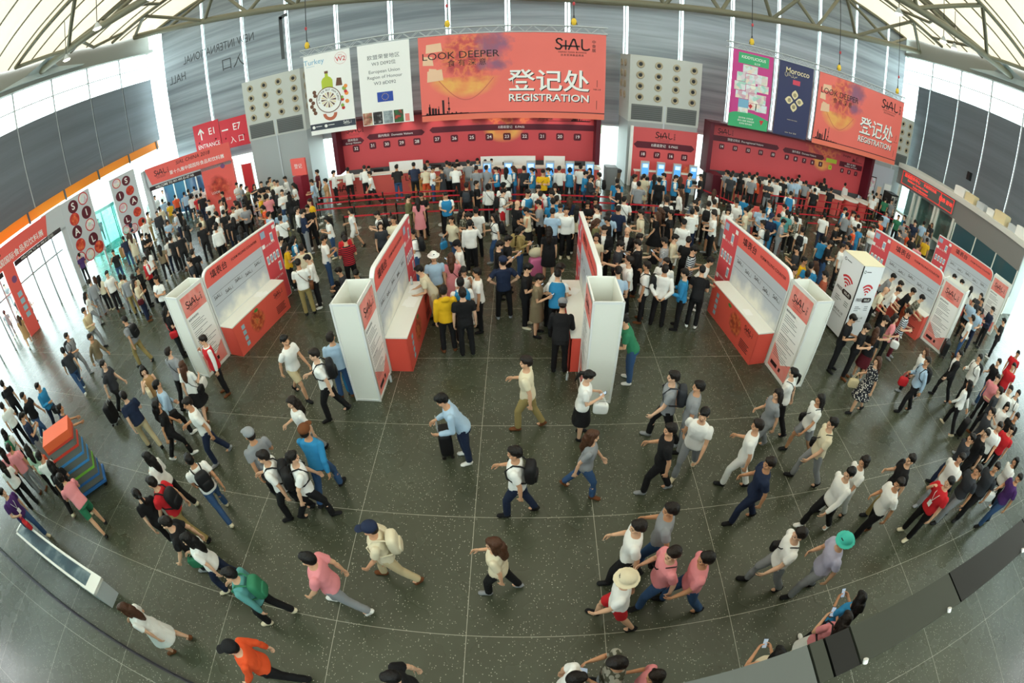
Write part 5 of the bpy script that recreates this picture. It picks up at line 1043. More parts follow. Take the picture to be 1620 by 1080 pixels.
def hair(pose, fem, st):
    k = ('h', pose, fem, st)
    if k in _bc: return _bc[k]
    J = rig(pose, fem); mb = MB(); M_ = Matrix([list(r) for r in J['hM']]); E = lambda c, r: mb.ell(H2W(J, c), tuple(1.05*q for q in r), 16, 10, 0, M_); W = lambda *p: H2W(J, p)
    E((0, -.026, .045), (.086, .098, .088)); E((0, -.05, .0), (.08, .072, .075)); E((0, .03, .092), (.062, .055, .035))
    if st in ('l', 'b'):
        E((0, -.06, -.06), (.088, .058, .1)); nk = J['C']-J['B']*.085
        mb.tube([W(0, -.07, -.02), W(0, -.085, -.12), nk+J['T']*.02, nk-J['T']*.12-J['B']*.03, nk-J['T']*.24-J['B']*.02], [.08, .085, .085, .075, .035], 12)
        for s in (-1, 1): mb.tube([W(s*.07, .0, .04), W(s*.082, .0, -.06), W(s*.085, -.01, -.15)], [.03, .032, .022], 8)
    if st == 'p': mb.ell(W(0, -.125, .02), (.03,)*3, 10, 7); mb.tube([W(0, -.12, .03), W(0, -.165, .0), W(0, -.165, -.1), W(0, -.14, -.24)], [.025, .038, .036, .012], 10)
    if st == 'fs': E((0, -.05, -.045), (.09, .07, .085)); [mb.tube([W(s*.074, .01, .05), W(s*.082, .0, -.07)], [.03, .028], 8) for s in (-1, 1)]
    me = finish(mb, 'hair', HAIRM, .0115, 3, .5, .01); _bc[k] = me; return me
def hat(pose, fem, st):
    k = ('hat', pose, fem, st)
    if k in _bc: return _bc[k]
    J = rig(pose, fem); mb = MB(); M_ = Matrix([list(r) for r in J['hM']]); E = lambda c, r: mb.ell(H2W(J, c), tuple(1.05*q for q in r), 18, 10, 0, M_)
    E((0, -.022, .066), (.1, .115, .084))
    if st == 'cap': E((0, .12, .052), (.07, .075, .012))
    else: E((0, -.01, .045), (.155, .165, .014))
    me = finish(mb, 'hat', CLOTH, .009, 2, .5); _bc[k] = me; return me
def shoe(pose, fem, nm):
    k = ('s', pose, fem, nm)
    if k in _bc: return _bc[k]
    J = rig(pose, fem); mb = MB(); an = J['ank'+nm]; sd = J['shank'+nm]; f = J['fdir'+nm]
    u = _n(np.cross(np.cross(f, (0, 0, 1.)), f)); r = np.cross(f, u); M_ = Matrix((tuple(r), tuple(f), tuple(u))).transposed()
    mb.ell(an+f*.045-u*.043, (.046, .118, .042), 14, 9, 0, M_); mb.ell(an+f*.115-u*.05, (.048, .065, .032), 14, 9, 0, M_); mb.tube([an-u*.06-f*.01, an+u*.01], [.048, .046], 12)
    me = finish(mb, 'shoe', CLOTH, .01, 2, .5); _bc[k] = me; return me
CN = dict(white='eeeeea', black='17171a', grey='8f9296', dark='33363c', navy='1f2a44', blue='2f86b8', lightblue='a9c3da', teal='5a9a98', red='c8242c', pink='e58f95', yellow='e2b21e', cream='ded3b6', beige='cdbb94', khaki='9c8a58', olive='6b6a48', purple='4a2a66', orange='e2552a', maroon='5a1822', tan='a98458', taupe='7d7058', brown='6b3f22', green='2f7a58', lightgreen='b9d8be', lavender='b9b6cc', rust='a3523c', jean='35527a', tealhat='48c0b0', striped='c9d2da', redstriped='b8202c', camo='4a4a3c', checked='55585e', floral='22242e')
def link(name, me, col, root, lab=None):
    o = bpy.data.objects.new(name, me); COL.objects.link(o); o.color = (*srgb(CN[col] if col in CN else col), 1); o.parent = root
    if lab: o['label'] = lab
    return o
# one line per person: x, y, heading, scale, pose, sex, top, bottom, hair, hat, skin | label | things worn or carried
PEOPLE = """
0.53 0.97 -1.72 0.993 wk2 m tee:white p:grey s - 0|person in white T-shirt and grey trousers, walking at the bottom centre|
1.04 1.09 1.49 1.002 ph m tee:camo p:grey s - 1|person in camo T-shirt and grey trousers, using phone at the bottom centre|phone~black~black phone held by person in camo T-shirt and grey trousers at the bottom centre
-1.30 0.90 1.95 0.997 wk m tee:black p:black s - 2|person in black T-shirt and black trousers, walking at the bottom centre|
1.44 0.90 1.32 0.938 wk2 f tee:pink p:grey fs - 3|person in pink T-shirt and grey trousers, walking at the bottom centre|
1.24 2.15 1.34 0.972 wk m tee:white shorts:red s hat:cream 4|person in white T-shirt and red shorts in cream hat, walking at the bottom centre|
-0.31 2.73 1.40 0.924 wk2 f tee:cream p:black b - 0|person in cream T-shirt and black trousers, walking at the bottom centre|
2.89 0.79 -0.24 0.922 ph f tank:cream p:black l - 1|person in cream sleeveless top and black trousers, using phone on the lower right floor|phone~black~black phone held by person in cream sleeveless top on the lower right floor
1.84 2.43 1.64 0.991 wk2 m tee:pink p:jean s - 2|person in pink T-shirt and jeans with black shoulder bag, walking at the bottom centre|sb~black~black shoulder bag on person in pink T-shirt and jeans at the bottom centre
2.26 2.29 1.43 1.001 wk m tee:pink p:jean s - 3|person in pink T-shirt and jeans, walking on the lower right floor|
1.46 2.85 1.38 0.995 wk2 m tee:white p:black s - 4|person in white T-shirt and black trousers, walking at the bottom centre|
-2.56 2.23 1.69 1.007 wk m tee:pink p:grey s - 0|person in pink T-shirt and grey trousers, walking on the lower left floor|
-1.87 2.83 1.77 0.965 wk m tee:cream p:beige s cap:navy 1|person in cream T-shirt and beige trousers with cream backpack, walking at the bottom centre|bp~cream~cream backpack worn by person in cream T-shirt and beige trousers at the bottom centre
-3.30 0.80 2.06 0.985 wk m long:orange p:black s cap:black 2|person in orange long-sleeved shirt and black trousers in black cap on the lower left floor|
1.93 3.06 1.26 0.999 wk2 m tee:grey p:jean s - 3|person in grey T-shirt and jeans, walking on the lower right floor|
-3.66 1.79 1.82 0.973 wk2 m long:teal p:black s - 4|person in teal long-sleeved shirt and black trousers with green backpack on the lower left floor|bp~green~green backpack worn by person in teal long-sleeved shirt on the lower left floor
3.96 0.95 -0.45 0.950 ph f tee:pink skirt:white l - 0|person in pink T-shirt and white skirt with black backpack on the lower right floor|bp~black~black backpack worn by person in pink T-shirt and white skirt on the lower right floor|phone~black~black phone held by person in pink T-shirt and white skirt on the lower right floor
-0.07 4.15 1.42 0.973 wk2 m tee:white p:navy s - 1|person in white T-shirt and navy trousers with black backpack, walking on the open centre floor|bp~black~black backpack worn by person in white T-shirt and navy trousers on the open centre floor
3.71 2.39 1.38 1.006 wk m tee:white p:grey s - 2|person in white T-shirt and grey trousers with black shoulder bag on the lower right floor|sb~black~black shoulder bag on person in white T-shirt and grey trousers on the lower right floor
4.35 1.16 -0.18 0.931 ph f tee:blue p:black l - 3|person in blue T-shirt and black trousers, using phone on the lower right floor|phone~black~black phone held by person in blue T-shirt and black trousers on the lower right floor
1.00 4.56 -1.77 0.913 wk f tee:grey p:jean b - 4|person in grey T-shirt and jeans, walking on the open centre floor|
4.40 2.10 1.34 1.005 wk2 m tee:lavender p:grey s hat:teal 0|person in lavender T-shirt and grey trousers in teal hat, walking on the lower right floor|
2.25 4.51 1.31 0.976 wk2 m tee:black p:black s - 1|person in black T-shirt and black trousers, walking on the open centre floor|
-4.66 2.16 1.99 0.941 wk2 f tee:white p:navy l - 2|person in white T-shirt and navy trousers with green bag, walking on the lower left floor|hb~green~green bag held by person in white T-shirt and navy trousers on the lower left floor
3.70 3.70 1.36 0.968 wk2 m tee:navy p:navy s - 3|person in navy T-shirt and navy trousers, walking on the lower right floor|
-3.43 3.85 -0.96 0.977 wk m tee:white p:black s - 4|person in white T-shirt with black backpack, walking before the second white tower, leftmost|bp~black~black backpack worn by person in white T-shirt before the second white tower, leftmost
-3.87 3.82 1.88 0.984 wk2 m tee:white p:black s - 0|person in white T-shirt and black trousers with black backpack, walking on the lower left floor|bp~black~black backpack worn by person in white T-shirt and black trousers on the lower left floor
-1.00 5.30 1.81 0.978 le m long:lightblue p:navy s - 1|person in light blue long-sleeved shirt with black suitcase, leaning forward on the open centre floor|sc~black~black suitcase with person in light blue long-sleeved shirt on the open centre floor
-5.38 0.72 2.05 0.920 wk2 f tee:white skirt:white b - 2|person in white T-shirt and white skirt with brown bag, walking on the lower left floor|hb~brown~brown bag held by person in white T-shirt and white skirt on the lower left floor
-3.34 4.35 -0.04 1.004 wk m long:blue p:jean s cap:brown 3|person in blue long-sleeved shirt and jeans in brown cap, walking before the second white tower|
-5.13 2.30 2.10 0.998 wk m tee:black p:black s - 4|person in black T-shirt and black trousers, walking on the lower left floor, second from left|
2.89 4.84 2.52 0.981 wk m tee:white p:grey s - 0|person in white T-shirt and grey trousers, walking right of the fourth white tower|
3.78 4.47 0.95 0.968 wk2 m tee:white p:white s - 1|person in white T-shirt and white trousers, walking right of the fourth white tower|
1.06 5.86 -1.66 0.921 ph f tee:white skirt:black p - 2|person in white T-shirt and black skirt with white bag on the open centre floor|hb~white~white bag held by person in white T-shirt and black skirt on the open centre floor|phone~black~black phone held by person in white T-shirt and black skirt on the open centre floor
-4.30 4.17 0.97 1.010 wk2 m tee:grey p:black s cap:grey 3|person in grey T-shirt and black trousers in grey cap, walking before the second white tower|
5.15 3.27 1.63 0.986 wk m long:white p:black s - 4|person in white long-sleeved shirt and black trousers, walking on the lower right floor|
0.10 6.11 1.39 0.999 wk2 m tee:cream p:khaki s - 0|person in cream T-shirt and khaki trousers, walking on the open centre floor|
2.96 5.42 1.26 0.976 st m tee:grey p:grey s - 1|person in grey T-shirt and grey trousers, standing right of the fourth white tower|
2.60 5.68 1.34 1.004 wk m tee:grey p:black s - 2|person in grey T-shirt and black trousers with dark backpack, walking on the open centre floor|bp~dark~dark backpack worn by person in grey T-shirt and black trousers on the open centre floor
-5.37 3.55 1.00 0.962 wk m tee:white p:jean s - 3|person in white T-shirt and jeans with black backpack, walking on the lower left floor|bp~black~black backpack worn by person in white T-shirt and jeans on the lower left floor
-3.89 5.15 2.38 0.930 wk2 f tee:white p:grey l - 4|person in white T-shirt and grey trousers, walking before the second white tower|
-5.88 2.93 1.69 0.996 wk m tee:red p:khaki s - 0|person in red T-shirt and khaki trousers with black backpack, walking on the lower left floor|bp~black~black backpack worn by person in red T-shirt and khaki trousers on the lower left floor
5.66 3.47 1.56 0.956 wk f tee:white p:white fs - 1|person in white T-shirt and white trousers, walking on the lower right floor|
-6.23 2.66 1.07 0.925 wk2 f tee:black p:black p - 2|person in black T-shirt and black trousers, walking on the lower left floor, leftmost|
6.17 2.85 1.37 0.966 wk2 m tee:white p:black s - 3|person in white T-shirt and black trousers, walking on the lower right floor, leftmost|
5.35 4.34 1.31 0.992 wk m tee:cream p:grey s - 4|person in cream T-shirt with black shoulder bag, walking right of the fourth white tower|sb~black~black shoulder bag on person in cream T-shirt right of the fourth white tower
4.59 5.28 1.53 0.918 wk2 f tee:grey p:grey l - 0|person in grey T-shirt and grey trousers, walking right of the fourth white tower|
-6.45 3.46 1.66 0.940 wk2 f long:white p:black l - 1|person in white long-sleeved shirt and black trousers, walking on the lower left floor|
-3.83 6.31 1.98 1.008 wk2 m tee:white p:black s - 2|person in white T-shirt with black backpack, walking before the second white tower, second from left|bp~black~black backpack worn by person in white T-shirt before the second white tower, second from left
5.51 5.07 1.57 0.924 wk f tee:white shorts:grey l - 3|person in white T-shirt right of the fourth white tower, second from left|sb~black~black shoulder bag of person in white right of the fourth white tower, second from left
6.78 3.24 1.15 0.984 wk2 m tee:black p:khaki s - 4|person in black T-shirt and khaki trousers, walking on the lower right floor|
2.27 7.42 1.31 0.976 le m tee:green p:jean s - 0|person in green T-shirt and jeans, leaning forward at right desk of central counter|
-3.73 6.90 0.31 0.963 st2 m tee:lightblue p:jean s - 1|person in light blue T-shirt and jeans with blue suitcase, standing before the second white tower|sc~blue~blue suitcase with person in light blue T-shirt and jeans before the second white tower
5.24 5.81 0.79 0.922 wk f tee:white p:black p - 2|person in white T-shirt right of the fourth white tower, leftmost|sb~black~black shoulder bag of person in white right of the fourth white tower, leftmost
-6.16 4.83 2.40 0.998 wk2 m tee:white p:navy s - 3|person in white T-shirt and navy trousers, walking before the leftmost white tower|
7.42 2.52 1.53 1.000 ca m tee:red p:black s - 4L|person in red T-shirt and black trousers, hand raised on the lower right floor|
0.80 7.80 -0.12 0.977 le m jacket:black p:black s cap:grey 0|person in black jacket and black trousers in grey cap at left desk of central counter|
-4.83 6.85 -1.86 0.980 wk m tee:white shorts:beige s - 1|person in white T-shirt and beige shorts, walking before the second white tower|
-1.24 8.38 0.20 0.998 st m tee:black p:black s - 2|person in black T-shirt and black trousers, standing between second and central form counters|
-7.23 4.75 -0.70 0.922 wk f tee:black p:black l - 3|person in black T-shirt and black trousers, walking before the leftmost white tower|
-1.66 8.52 0.32 0.997 st2 m hoodie:yellow p:black s - 4|person in yellow hooded top and black trousers, standing between second and central form counters|
-8.60 2.39 1.30 0.962 push m tee:pink shorts:green s - 0|person in pink T-shirt and green shorts, pushing trolley in crowd left of crate trolley|
8.44 3.00 1.72 0.966 wk m tee:white p:grey s - 1|person in white T-shirt and grey trousers, walking on the lower right floor|
-1.33 8.86 0.31 0.998 st2 m vest:blue p:black s - 2|person in blue vest and black trousers, standing between second and central form counters|
8.71 2.57 1.34 0.986 wk2 m tee:dark p:grey s - 3|person in dark T-shirt and grey trousers, walking on the lower right floor|
0.80 9.11 -0.09 0.983 le m vest:blue p:black s - 4|person in blue vest and black trousers, leaning forward left of the central counter|
0.34 9.16 -1.79 0.952 ph f dress:taupe - s - 0|person in taupe dress, using phone left of the central counter|phone~black~black phone held by person in taupe dress left of the central counter
-7.56 5.26 -0.42 0.970 wk m long:lightblue p:black s - 1|person in light blue long-sleeved shirt with black shoulder bag, walking before the leftmost white tower|sb~black~black shoulder bag on person in light blue long-sleeved shirt before the leftmost white tower
-7.25 5.99 0.17 0.931 wk2 f tee:white skirt:black b - 2|person in white T-shirt and black skirt with black shoulder bag before the leftmost white tower|sb~black~black shoulder bag on person in white T-shirt and black skirt before the leftmost white tower|hb~white~white bag held by person in white T-shirt and black skirt before the leftmost white tower
-1.00 9.36 1.70 0.985 ca m tee:white p:black s - 3|person in white T-shirt and black trousers, hand raised between second and central form counters|
2.20 9.23 -0.21 1.002 le m tee:lightblue p:jean s - 4|person in light blue T-shirt and jeans, leaning forward behind the central tower|
0.09 9.52 -1.76 1.000 ph m tee:black p:black s - 0|person in black T-shirt and black trousers left of the central counter, second from left|phone~black~black phone held by person in black T-shirt left of the central counter, second from left
0.63 9.63 -1.66 1.003 le m tee:white p:black s - 1|person in white T-shirt and black trousers with black shoulder bag left of the central counter|sb~black~black shoulder bag on person in white T-shirt and black trousers left of the central counter
-8.36 4.84 1.18 0.976 wk2 m tee:navy p:beige s - 2|person in navy T-shirt and beige trousers, walking before the leftmost white tower|
9.47 2.45 1.50 0.996 wk2 m tee:dark p:black s - 3|person in dark T-shirt and black trousers, walking on the lower right floor|
-1.37 9.69 -2.89 0.925 ph f tee:white p:white l - 4|person in white T-shirt and white trousers, using phone between second and central form counters|phone~black~black phone of person in white between second and central form counters, second from left
-7.07 6.84 2.49 0.970 ca m vest:red p:black s - 0|person in red vest and black trousers, hand raised before the leftmost white tower|
9.27 3.36 1.14 0.979 wk m tee:dark p:navy s - 1|person in dark T-shirt and navy trousers, walking in the far right crowd|
-0.44 9.87 0.18 1.007 ak m tee:navy p:black s cap:navy 2|person in navy T-shirt and black trousers in navy cap between second and central form counters|
-9.51 2.63 0.99 0.929 wk2 f tee:black p:black l - 3|person in black T-shirt and black trousers with black backpack in crowd left of crate trolley|bp~black~black backpack worn by person in black T-shirt in crowd left of crate trolley
7.90 6.04 1.32 0.942 wk2 f dress:floral - b - 4|person in floral dress with beige bag, walking right of the fourth white tower|hb~beige~beige bag held by person in floral dress right of the fourth white tower
-2.18 9.75 1.83 0.976 le m tee:cream p:beige s - 0|person in cream T-shirt and beige trousers, leaning forward between second and central form counters|
3.43 9.54 -0.42 1.008 bb m long:white p:black s - 1|person in white long-sleeved shirt and black trousers, hands behind back right of the central counter|
-8.42 5.74 -2.17 0.946 ca f tank:tan p:grey l - 2|person in tan sleeveless top and grey trousers with cream bag before the leftmost white tower|hb~cream~cream bag held by person in tan sleeveless top before the leftmost white tower
3.04 9.74 1.17 0.987 ca m tee:white p:black s - 3|person in white T-shirt and black trousers with black backpack right of the central counter|bp~black~black backpack worn by person in white T-shirt and black trousers right of the central counter
3.96 9.44 1.17 0.979 ho m long:blue p:black s - 4|person in blue long-sleeved shirt with teal shoulder bag, holding papers right of the central counter|sb~teal~teal shoulder bag on person in blue long-sleeved shirt right of the central counter|paper~white~white paper sheet held by person in blue long-sleeved shirt right of the central counter
2.64 9.94 1.49 1.008 po m tee:white p:black s - 0|person in white T-shirt and black trousers, arm stretched out right of the central counter|
-10.02 2.66 0.75 1.006 wk m tee:white p:black s - 1|person in white T-shirt and black trousers, walking in crowd left of crate trolley|
-8.05 6.41 0.04 0.962 wk m tee:grey p:black s - 2|person in grey T-shirt and black trousers with black shoulder bag before the leftmost white tower|sb~black~black shoulder bag on person in grey T-shirt and black trousers before the leftmost white tower
10.25 1.98 1.18 0.970 wk2 m tee:purple p:jean s - 3|person in purple T-shirt and jeans with white bag, walking on the lower right floor|hb~white~white bag held by person in purple T-shirt and jeans on the lower right floor
-1.74 10.31 0.01 0.948 ca f dress:pink - b - 4|person in pink dress with black shoulder bag, hand raised between second and central form counters|sb~black~black shoulder bag on person in pink dress between second and central form counters
4.40 9.50 -0.43 0.985 le m tee:black p:black s - 0|person in black T-shirt and black trousers, leaning forward right of the central counter|
-2.17 10.26 -2.90 0.986 st m tee:lightblue p:khaki s hat:white 1|person in light blue T-shirt in white hat, standing between second and central form counters|
10.04 3.36 1.16 0.965 wk2 m tee:black p:black s - 2|person in black T-shirt and black trousers, walking in the far right crowd, leftmost|
3.59 10.02 2.60 0.978 st2 m jacket:white p:black s - 3|person in white jacket and black trousers, standing right of the central counter|
-10.76 1.43 -1.55 1.000 wk2 m tee:purple p:jean s - 4L|person in purple T-shirt and jeans with red bag, walking in crowd left of crate trolley|hb~red~red bag held by person in purple T-shirt and jeans in crowd left of crate trolley
-1.60 10.92 1.62 0.988 ph m tee:white p:black s cap:black 0|person in white T-shirt and black trousers in black cap between second and central form counters|phone~black~black phone of person in white between second and central form counters, leftmost
8.01 7.60 -2.51 0.997 ph m tee:black p:black s - 1|person in black T-shirt and black trousers in front of the wireless totem, leftmost|phone~black~black phone of person in black in front of the wireless totem, leftmost
-0.61 10.92 -1.50 0.973 ph m tee:black p:black s - 2|person in black T-shirt and black trousers between second and central form counters, second from left|phone~black~black phone held by person in black T-shirt between second and central form counters
10.79 2.45 1.36 0.914 wk f tee:white p:black l - 3|person in white T-shirt and black trousers, walking on the lower right floor, second from left|
8.32 7.28 -2.53 0.973 ph m tee:black p:black s - 4|person in black T-shirt and black trousers in front of the wireless totem, second from left|phone~black~black phone of person in black in front of the wireless totem, second from left
-0.40 11.30 -1.46 0.963 ph m tee:black p:black s - 0|person in black T-shirt and black trousers left of the central counter, leftmost|phone~black~black phone held by person in black T-shirt left of the central counter, leftmost
8.75 7.19 -0.72 0.919 st f tee:black skirt:maroon b - 1|person in black T-shirt and maroon skirt, standing in front of the wireless totem|
2.53 10.97 -1.94 0.983 ph m tee:dark p:black s - 2|person in dark T-shirt and black trousers, using phone right of the central counter|phone~black~black phone held by person in dark T-shirt and black trousers right of the central counter
9.72 5.85 1.20 0.994 wk2 m long:lightblue p:black s - 3|person in light blue long-sleeved shirt with black backpack, walking right of the fourth white tower|bp~black~black backpack worn by person in light blue long-sleeved shirt right of the fourth white tower|hb~red~red bag held by person in light blue long-sleeved shirt right of the fourth white tower
-11.01 2.80 0.85 0.934 st2 f tee:lightgreen p:black l - 4|person in light green T-shirt with orange bag, standing in crowd left of crate trolley|hb~orange~orange bag held by person in light green T-shirt in crowd left of crate trolley
10.84 3.46 2.05 0.992 wk m tee:white p:black s - 0|person in white T-shirt and black trousers, walking in the far right crowd|
4.73 10.44 -2.02 0.970 le m tee:white p:black s - 1|person in white T-shirt and black trousers, leaning forward right of the central counter|
3.15 11.07 1.20 0.982 ph m jacket:black p:black s - 2|person in black jacket and black trousers, using phone right of the central counter|phone~black~black phone held by person in black jacket and black trousers right of the central counter
-10.91 3.96 -0.31 0.981 push m tee:navy p:jean s - 3|person in navy T-shirt and jeans, pushing trolley near the crate trolley|
10.97 3.88 1.01 0.996 wk m tee:dark p:black s - 4|person in dark T-shirt and black trousers, walking in the far right crowd, leftmost|
4.60 10.86 -2.18 0.985 ph m tee:striped p:black s - 0|person in striped T-shirt and black trousers, using phone right of the central counter|phone~black~black phone held by person in striped T-shirt and black trousers right of the central counter
2.05 11.59 2.78 0.942 st f tee:cream p:black fs - 1|person in cream T-shirt and black trousers, standing right of the central counter|
-10.29 5.82 -1.15 0.992 wk m tee:dark p:black s - 2|person in dark T-shirt and black trousers with black suitcase, walking near the left entrance|sc~black~black suitcase with person in dark T-shirt and black trousers near the left entrance
-5.96 10.23 0.39 0.996 ph m tee:white p:khaki s - 3|person in white T-shirt with brown shoulder bag, using phone between the two left form counters|sb~brown~brown shoulder bag on person in white T-shirt between the two left form counters|phone~black~black phone held by person in white T-shirt between the two left form counters
11.44 3.28 1.87 0.961 wk2 m tee:red p:black s - 4|person in red T-shirt and black trousers, walking in the far right crowd|
0.77 11.95 -0.01 0.955 st f dress:black - l - 0|person in black dress, standing left of the central counter|
3.98 11.30 1.05 0.980 ph m tee:checked p:black s - 1|person in checked T-shirt and black trousers with black bag right of the central counter|hb~black~black bag held by person in checked T-shirt and black trousers right of the central counter|phone~black~black phone held by person in checked T-shirt and black trousers right of the central counter
3.24 11.58 -1.75 0.986 wk2 m tee:camo p:black s - 2|person in camo T-shirt and black trousers, walking right of the central counter|
-4.58 10.99 -2.93 0.967 sit m tee:black p:black s - 3|person in black T-shirt and black trousers, crouching between the two left form counters|
9.36 7.61 -2.53 0.989 ph m tee:black p:jean s - 4|person in black T-shirt and jeans, using phone in front of the wireless totem|phone~black~black phone held by person in black T-shirt and jeans in front of the wireless totem
-11.90 2.09 1.17 0.924 st2 f tee:white p:black l - 0|person in white T-shirt and black trousers in crowd left of crate trolley, leftmost|
-5.00 11.11 2.02 0.978 sit m tee:dark p:black s - 1|person in dark T-shirt and black trousers, crouching between the two left form counters|
-5.79 10.64 1.94 0.967 ph m long:white p:black s - 2|person in white long-sleeved shirt and black trousers, using phone between the two left form counters|phone~black~black phone held by person in white long-sleeved shirt between the two left form counters
-11.86 2.56 0.78 0.982 st m tee:pink p:grey s - 3|person in pink T-shirt and grey trousers, standing in crowd left of crate trolley|
-0.05 12.14 -1.74 0.932 ph f long:khaki p:jean l - 4|person in khaki long-sleeved shirt and jeans with khaki backpack left of the central counter|bp~khaki~khaki backpack worn by person in khaki long-sleeved shirt and jeans left of the central counter|phone~black~black phone held by person in khaki long-sleeved shirt and jeans left of the central counter
10.32 6.40 1.27 0.912 wk f long:white p:black b - 0|person in white long-sleeved shirt and black trousers, walking right of the fourth white tower|
11.12 4.98 0.27 0.915 pull f long:white p:black l - 1|person in white long-sleeved shirt with black suitcase, pulling suitcase right of the fourth white tower|sc~black~black suitcase with person in white long-sleeved shirt right of the fourth white tower
2.33 11.99 2.86 0.993 ho m jacket:black p:black s - 2|person in black jacket and black trousers, holding papers right of the central counter|paper~white~white paper sheet of person in black right of the central counter, leftmost
-3.02 11.85 1.85 0.996 ph m tee:white p:jean s - 3|person in white T-shirt and jeans with black backpack between second and central form counters|bp~black~black backpack of person in white between second and central form counters, leftmost|phone~black~black phone held by person in white T-shirt and jeans between second and central form counters
4.69 11.46 -0.55 0.973 ph m tee:black p:black s - 4|person in black T-shirt and black trousers right of the central counter, second from left|
3.01 12.01 2.81 0.972 ho m jacket:black p:black bald - 0|person in black jacket and black trousers with bald head right of the central counter|paper~white~white paper sheet of person in black right of the central counter, second from left
7.45 9.89 -2.37 1.006 st m tee:olive p:black s - 1|person in olive T-shirt and black trousers, standing behind the wireless totem|
4.32 11.68 -2.01 0.961 ho m long:cream p:black s - 2|person in cream long-sleeved shirt and black trousers, holding papers right of the central counter|paper~white~white paper sheet held by person in cream long-sleeved shirt right of the central counter
7.86 9.73 -0.69 0.996 st m tee:white p:black s - 3|person in white T-shirt and black trousers, standing behind the wireless totem, leftmost|
-1.47 12.43 0.12 0.985 ca m long:white p:black s - 4|person in white long-sleeved shirt and black trousers, hand raised between second and central form counters|
-4.99 11.55 0.47 1.009 ph m tee:redstriped p:black s - 0|person in red-striped T-shirt and black trousers, using phone between the two left form counters|
-12.43 2.43 1.10 0.924 st f tee:pink p:black l - 1|person in pink T-shirt and black trousers, standing in crowd left of crate trolley|
-9.64 8.25 -0.82 0.955 ph f tee:black p:black l - 2|person in black T-shirt and black trousers with red shoulder bag near the left entrance|sb~red~red shoulder bag on person in black T-shirt and black trousers near the left entrance
12.20 3.58 1.72 0.983 wk m tee:black p:black s - 3|person in black T-shirt and black trousers, walking in the far right crowd, second from left|
10.09 7.81 -2.29 0.930 st2 f tee:pink p:black l - 4|person in pink T-shirt and black trousers with white bag in front of the wireless totem|hb~white~white bag held by person in pink T-shirt in front of the wireless totem
-12.30 3.50 -0.42 1.007 ph m tee:navy p:grey s - 0|person in navy T-shirt and grey trousers, using phone near the crate trolley|
-6.30 11.22 0.47 1.008 st m tee:cream p:grey s - 1|person in cream T-shirt and grey trousers, standing between the two left form counters|
12.24 4.05 2.04 0.931 wk2 f tee:white p:grey l - 2|person in white T-shirt and grey trousers, walking in the far right crowd|
2.18 12.72 -1.85 0.946 ph f tee:olive p:black b - 3|person in olive T-shirt and black trousers, using phone right of the central counter|
8.63 9.75 0.91 0.997 ph m tee:rust p:black s - 4|person in rust T-shirt and black trousers, using phone behind the wireless totem|
-1.51 13.02 1.67 0.994 ph m tee:black p:black s - 0|person in black T-shirt and black trousers between second and central form counters, leftmost|
2.61 12.82 1.21 0.967 ph m tee:black p:black s - 1|person in black T-shirt and black trousers right of the central counter, leftmost|
12.31 4.51 0.32 0.978 wk2 m tee:dark p:black s - 2|person in dark T-shirt and black trousers, walking in the far right crowd, second from left|
-5.83 11.78 -0.99 1.005 ph m tee:white p:jean s - 3|person in white T-shirt and jeans, using phone between the two left form counters|
-0.78 13.14 1.71 0.956 wk2 f tee:white p:jean l - 4|person in white T-shirt and jeans with black backpack, walking between second and central form counters|bp~black~black backpack of person in white between second and central form counters, second from left
8.33 10.25 -0.66 1.007 st2 m tee:blue p:black s - 0|person in blue T-shirt and black trousers, standing behind the wireless totem|
-2.09 13.12 2.56 0.932 wk2 f tee:cream p:jean p - 1|person in cream T-shirt and jeans with blue bag, walking between second and central form counters|hb~blue~blue bag held by person in cream T-shirt and jeans between second and central form counters
11.79 6.12 1.15 0.976 wk m jacket:black p:black s - 2|person in black jacket and black trousers, walking right of the fourth white tower|
0.95 13.36 -0.22 0.973 ph m tee:lightblue p:navy s - 3|person in light blue T-shirt and navy trousers, using phone queueing before the lit kiosks|
-13.11 2.98 0.81 0.914 st f tee:white p:black l - 4|person in white T-shirt and black trousers with green backpack in crowd left of crate trolley|bp~green~green backpack worn by person in white T-shirt in crowd left of crate trolley
2.68 13.25 -0.38 0.977 st2 m tee:lightblue p:black s - 0|person in light blue T-shirt and black trousers, standing right of the central counter|
-5.36 12.35 -2.60 0.918 ph f tee:red p:black fs - 1|person in red T-shirt and black trousers, using phone between the two left form counters|
10.85 8.04 -2.62 0.985 ph m tee:striped p:maroon s - 2|person in striped T-shirt and maroon trousers, using phone in front of the wireless totem|
8.34 10.69 -2.42 0.974 st m tee:yellow p:olive s - 3|person in yellow T-shirt and olive trousers, standing behind the wireless totem|
-4.30 12.85 -2.66 0.931 st f tee:dark p:black l - 4|person in dark T-shirt and black trousers, standing near the left queue barriers|
-1.39 13.50 0.10 0.987 st m tee:white p:black s - 0|person in white T-shirt and black trousers, standing between second and central form counters|
-11.13 7.82 1.71 0.994 wk2 m tee:grey p:khaki s - 1|person in grey T-shirt and khaki trousers with black backpack, walking near the left entrance|bp~black~black backpack worn by person in grey T-shirt and khaki trousers near the left entrance
12.85 4.45 2.10 1.003 st m tee:white p:black s - 2|person in white T-shirt and black trousers, standing in the far right crowd|
-3.91 13.04 -2.83 0.985 st2 m tee:cream p:black s - 3|person in cream T-shirt and black trousers, standing near the left queue barriers|
-1.83 13.50 -1.27 0.953 st2 f tee:camo p:black l - 4|person in camo T-shirt and black trousers, standing between second and central form counters|
-7.19 11.74 -0.84 0.930 ho f tee:yellow p:black l - 0|person in yellow T-shirt and black trousers, holding papers between the two left form counters|paper~white~white paper sheet held by person in yellow T-shirt between the two left form counters
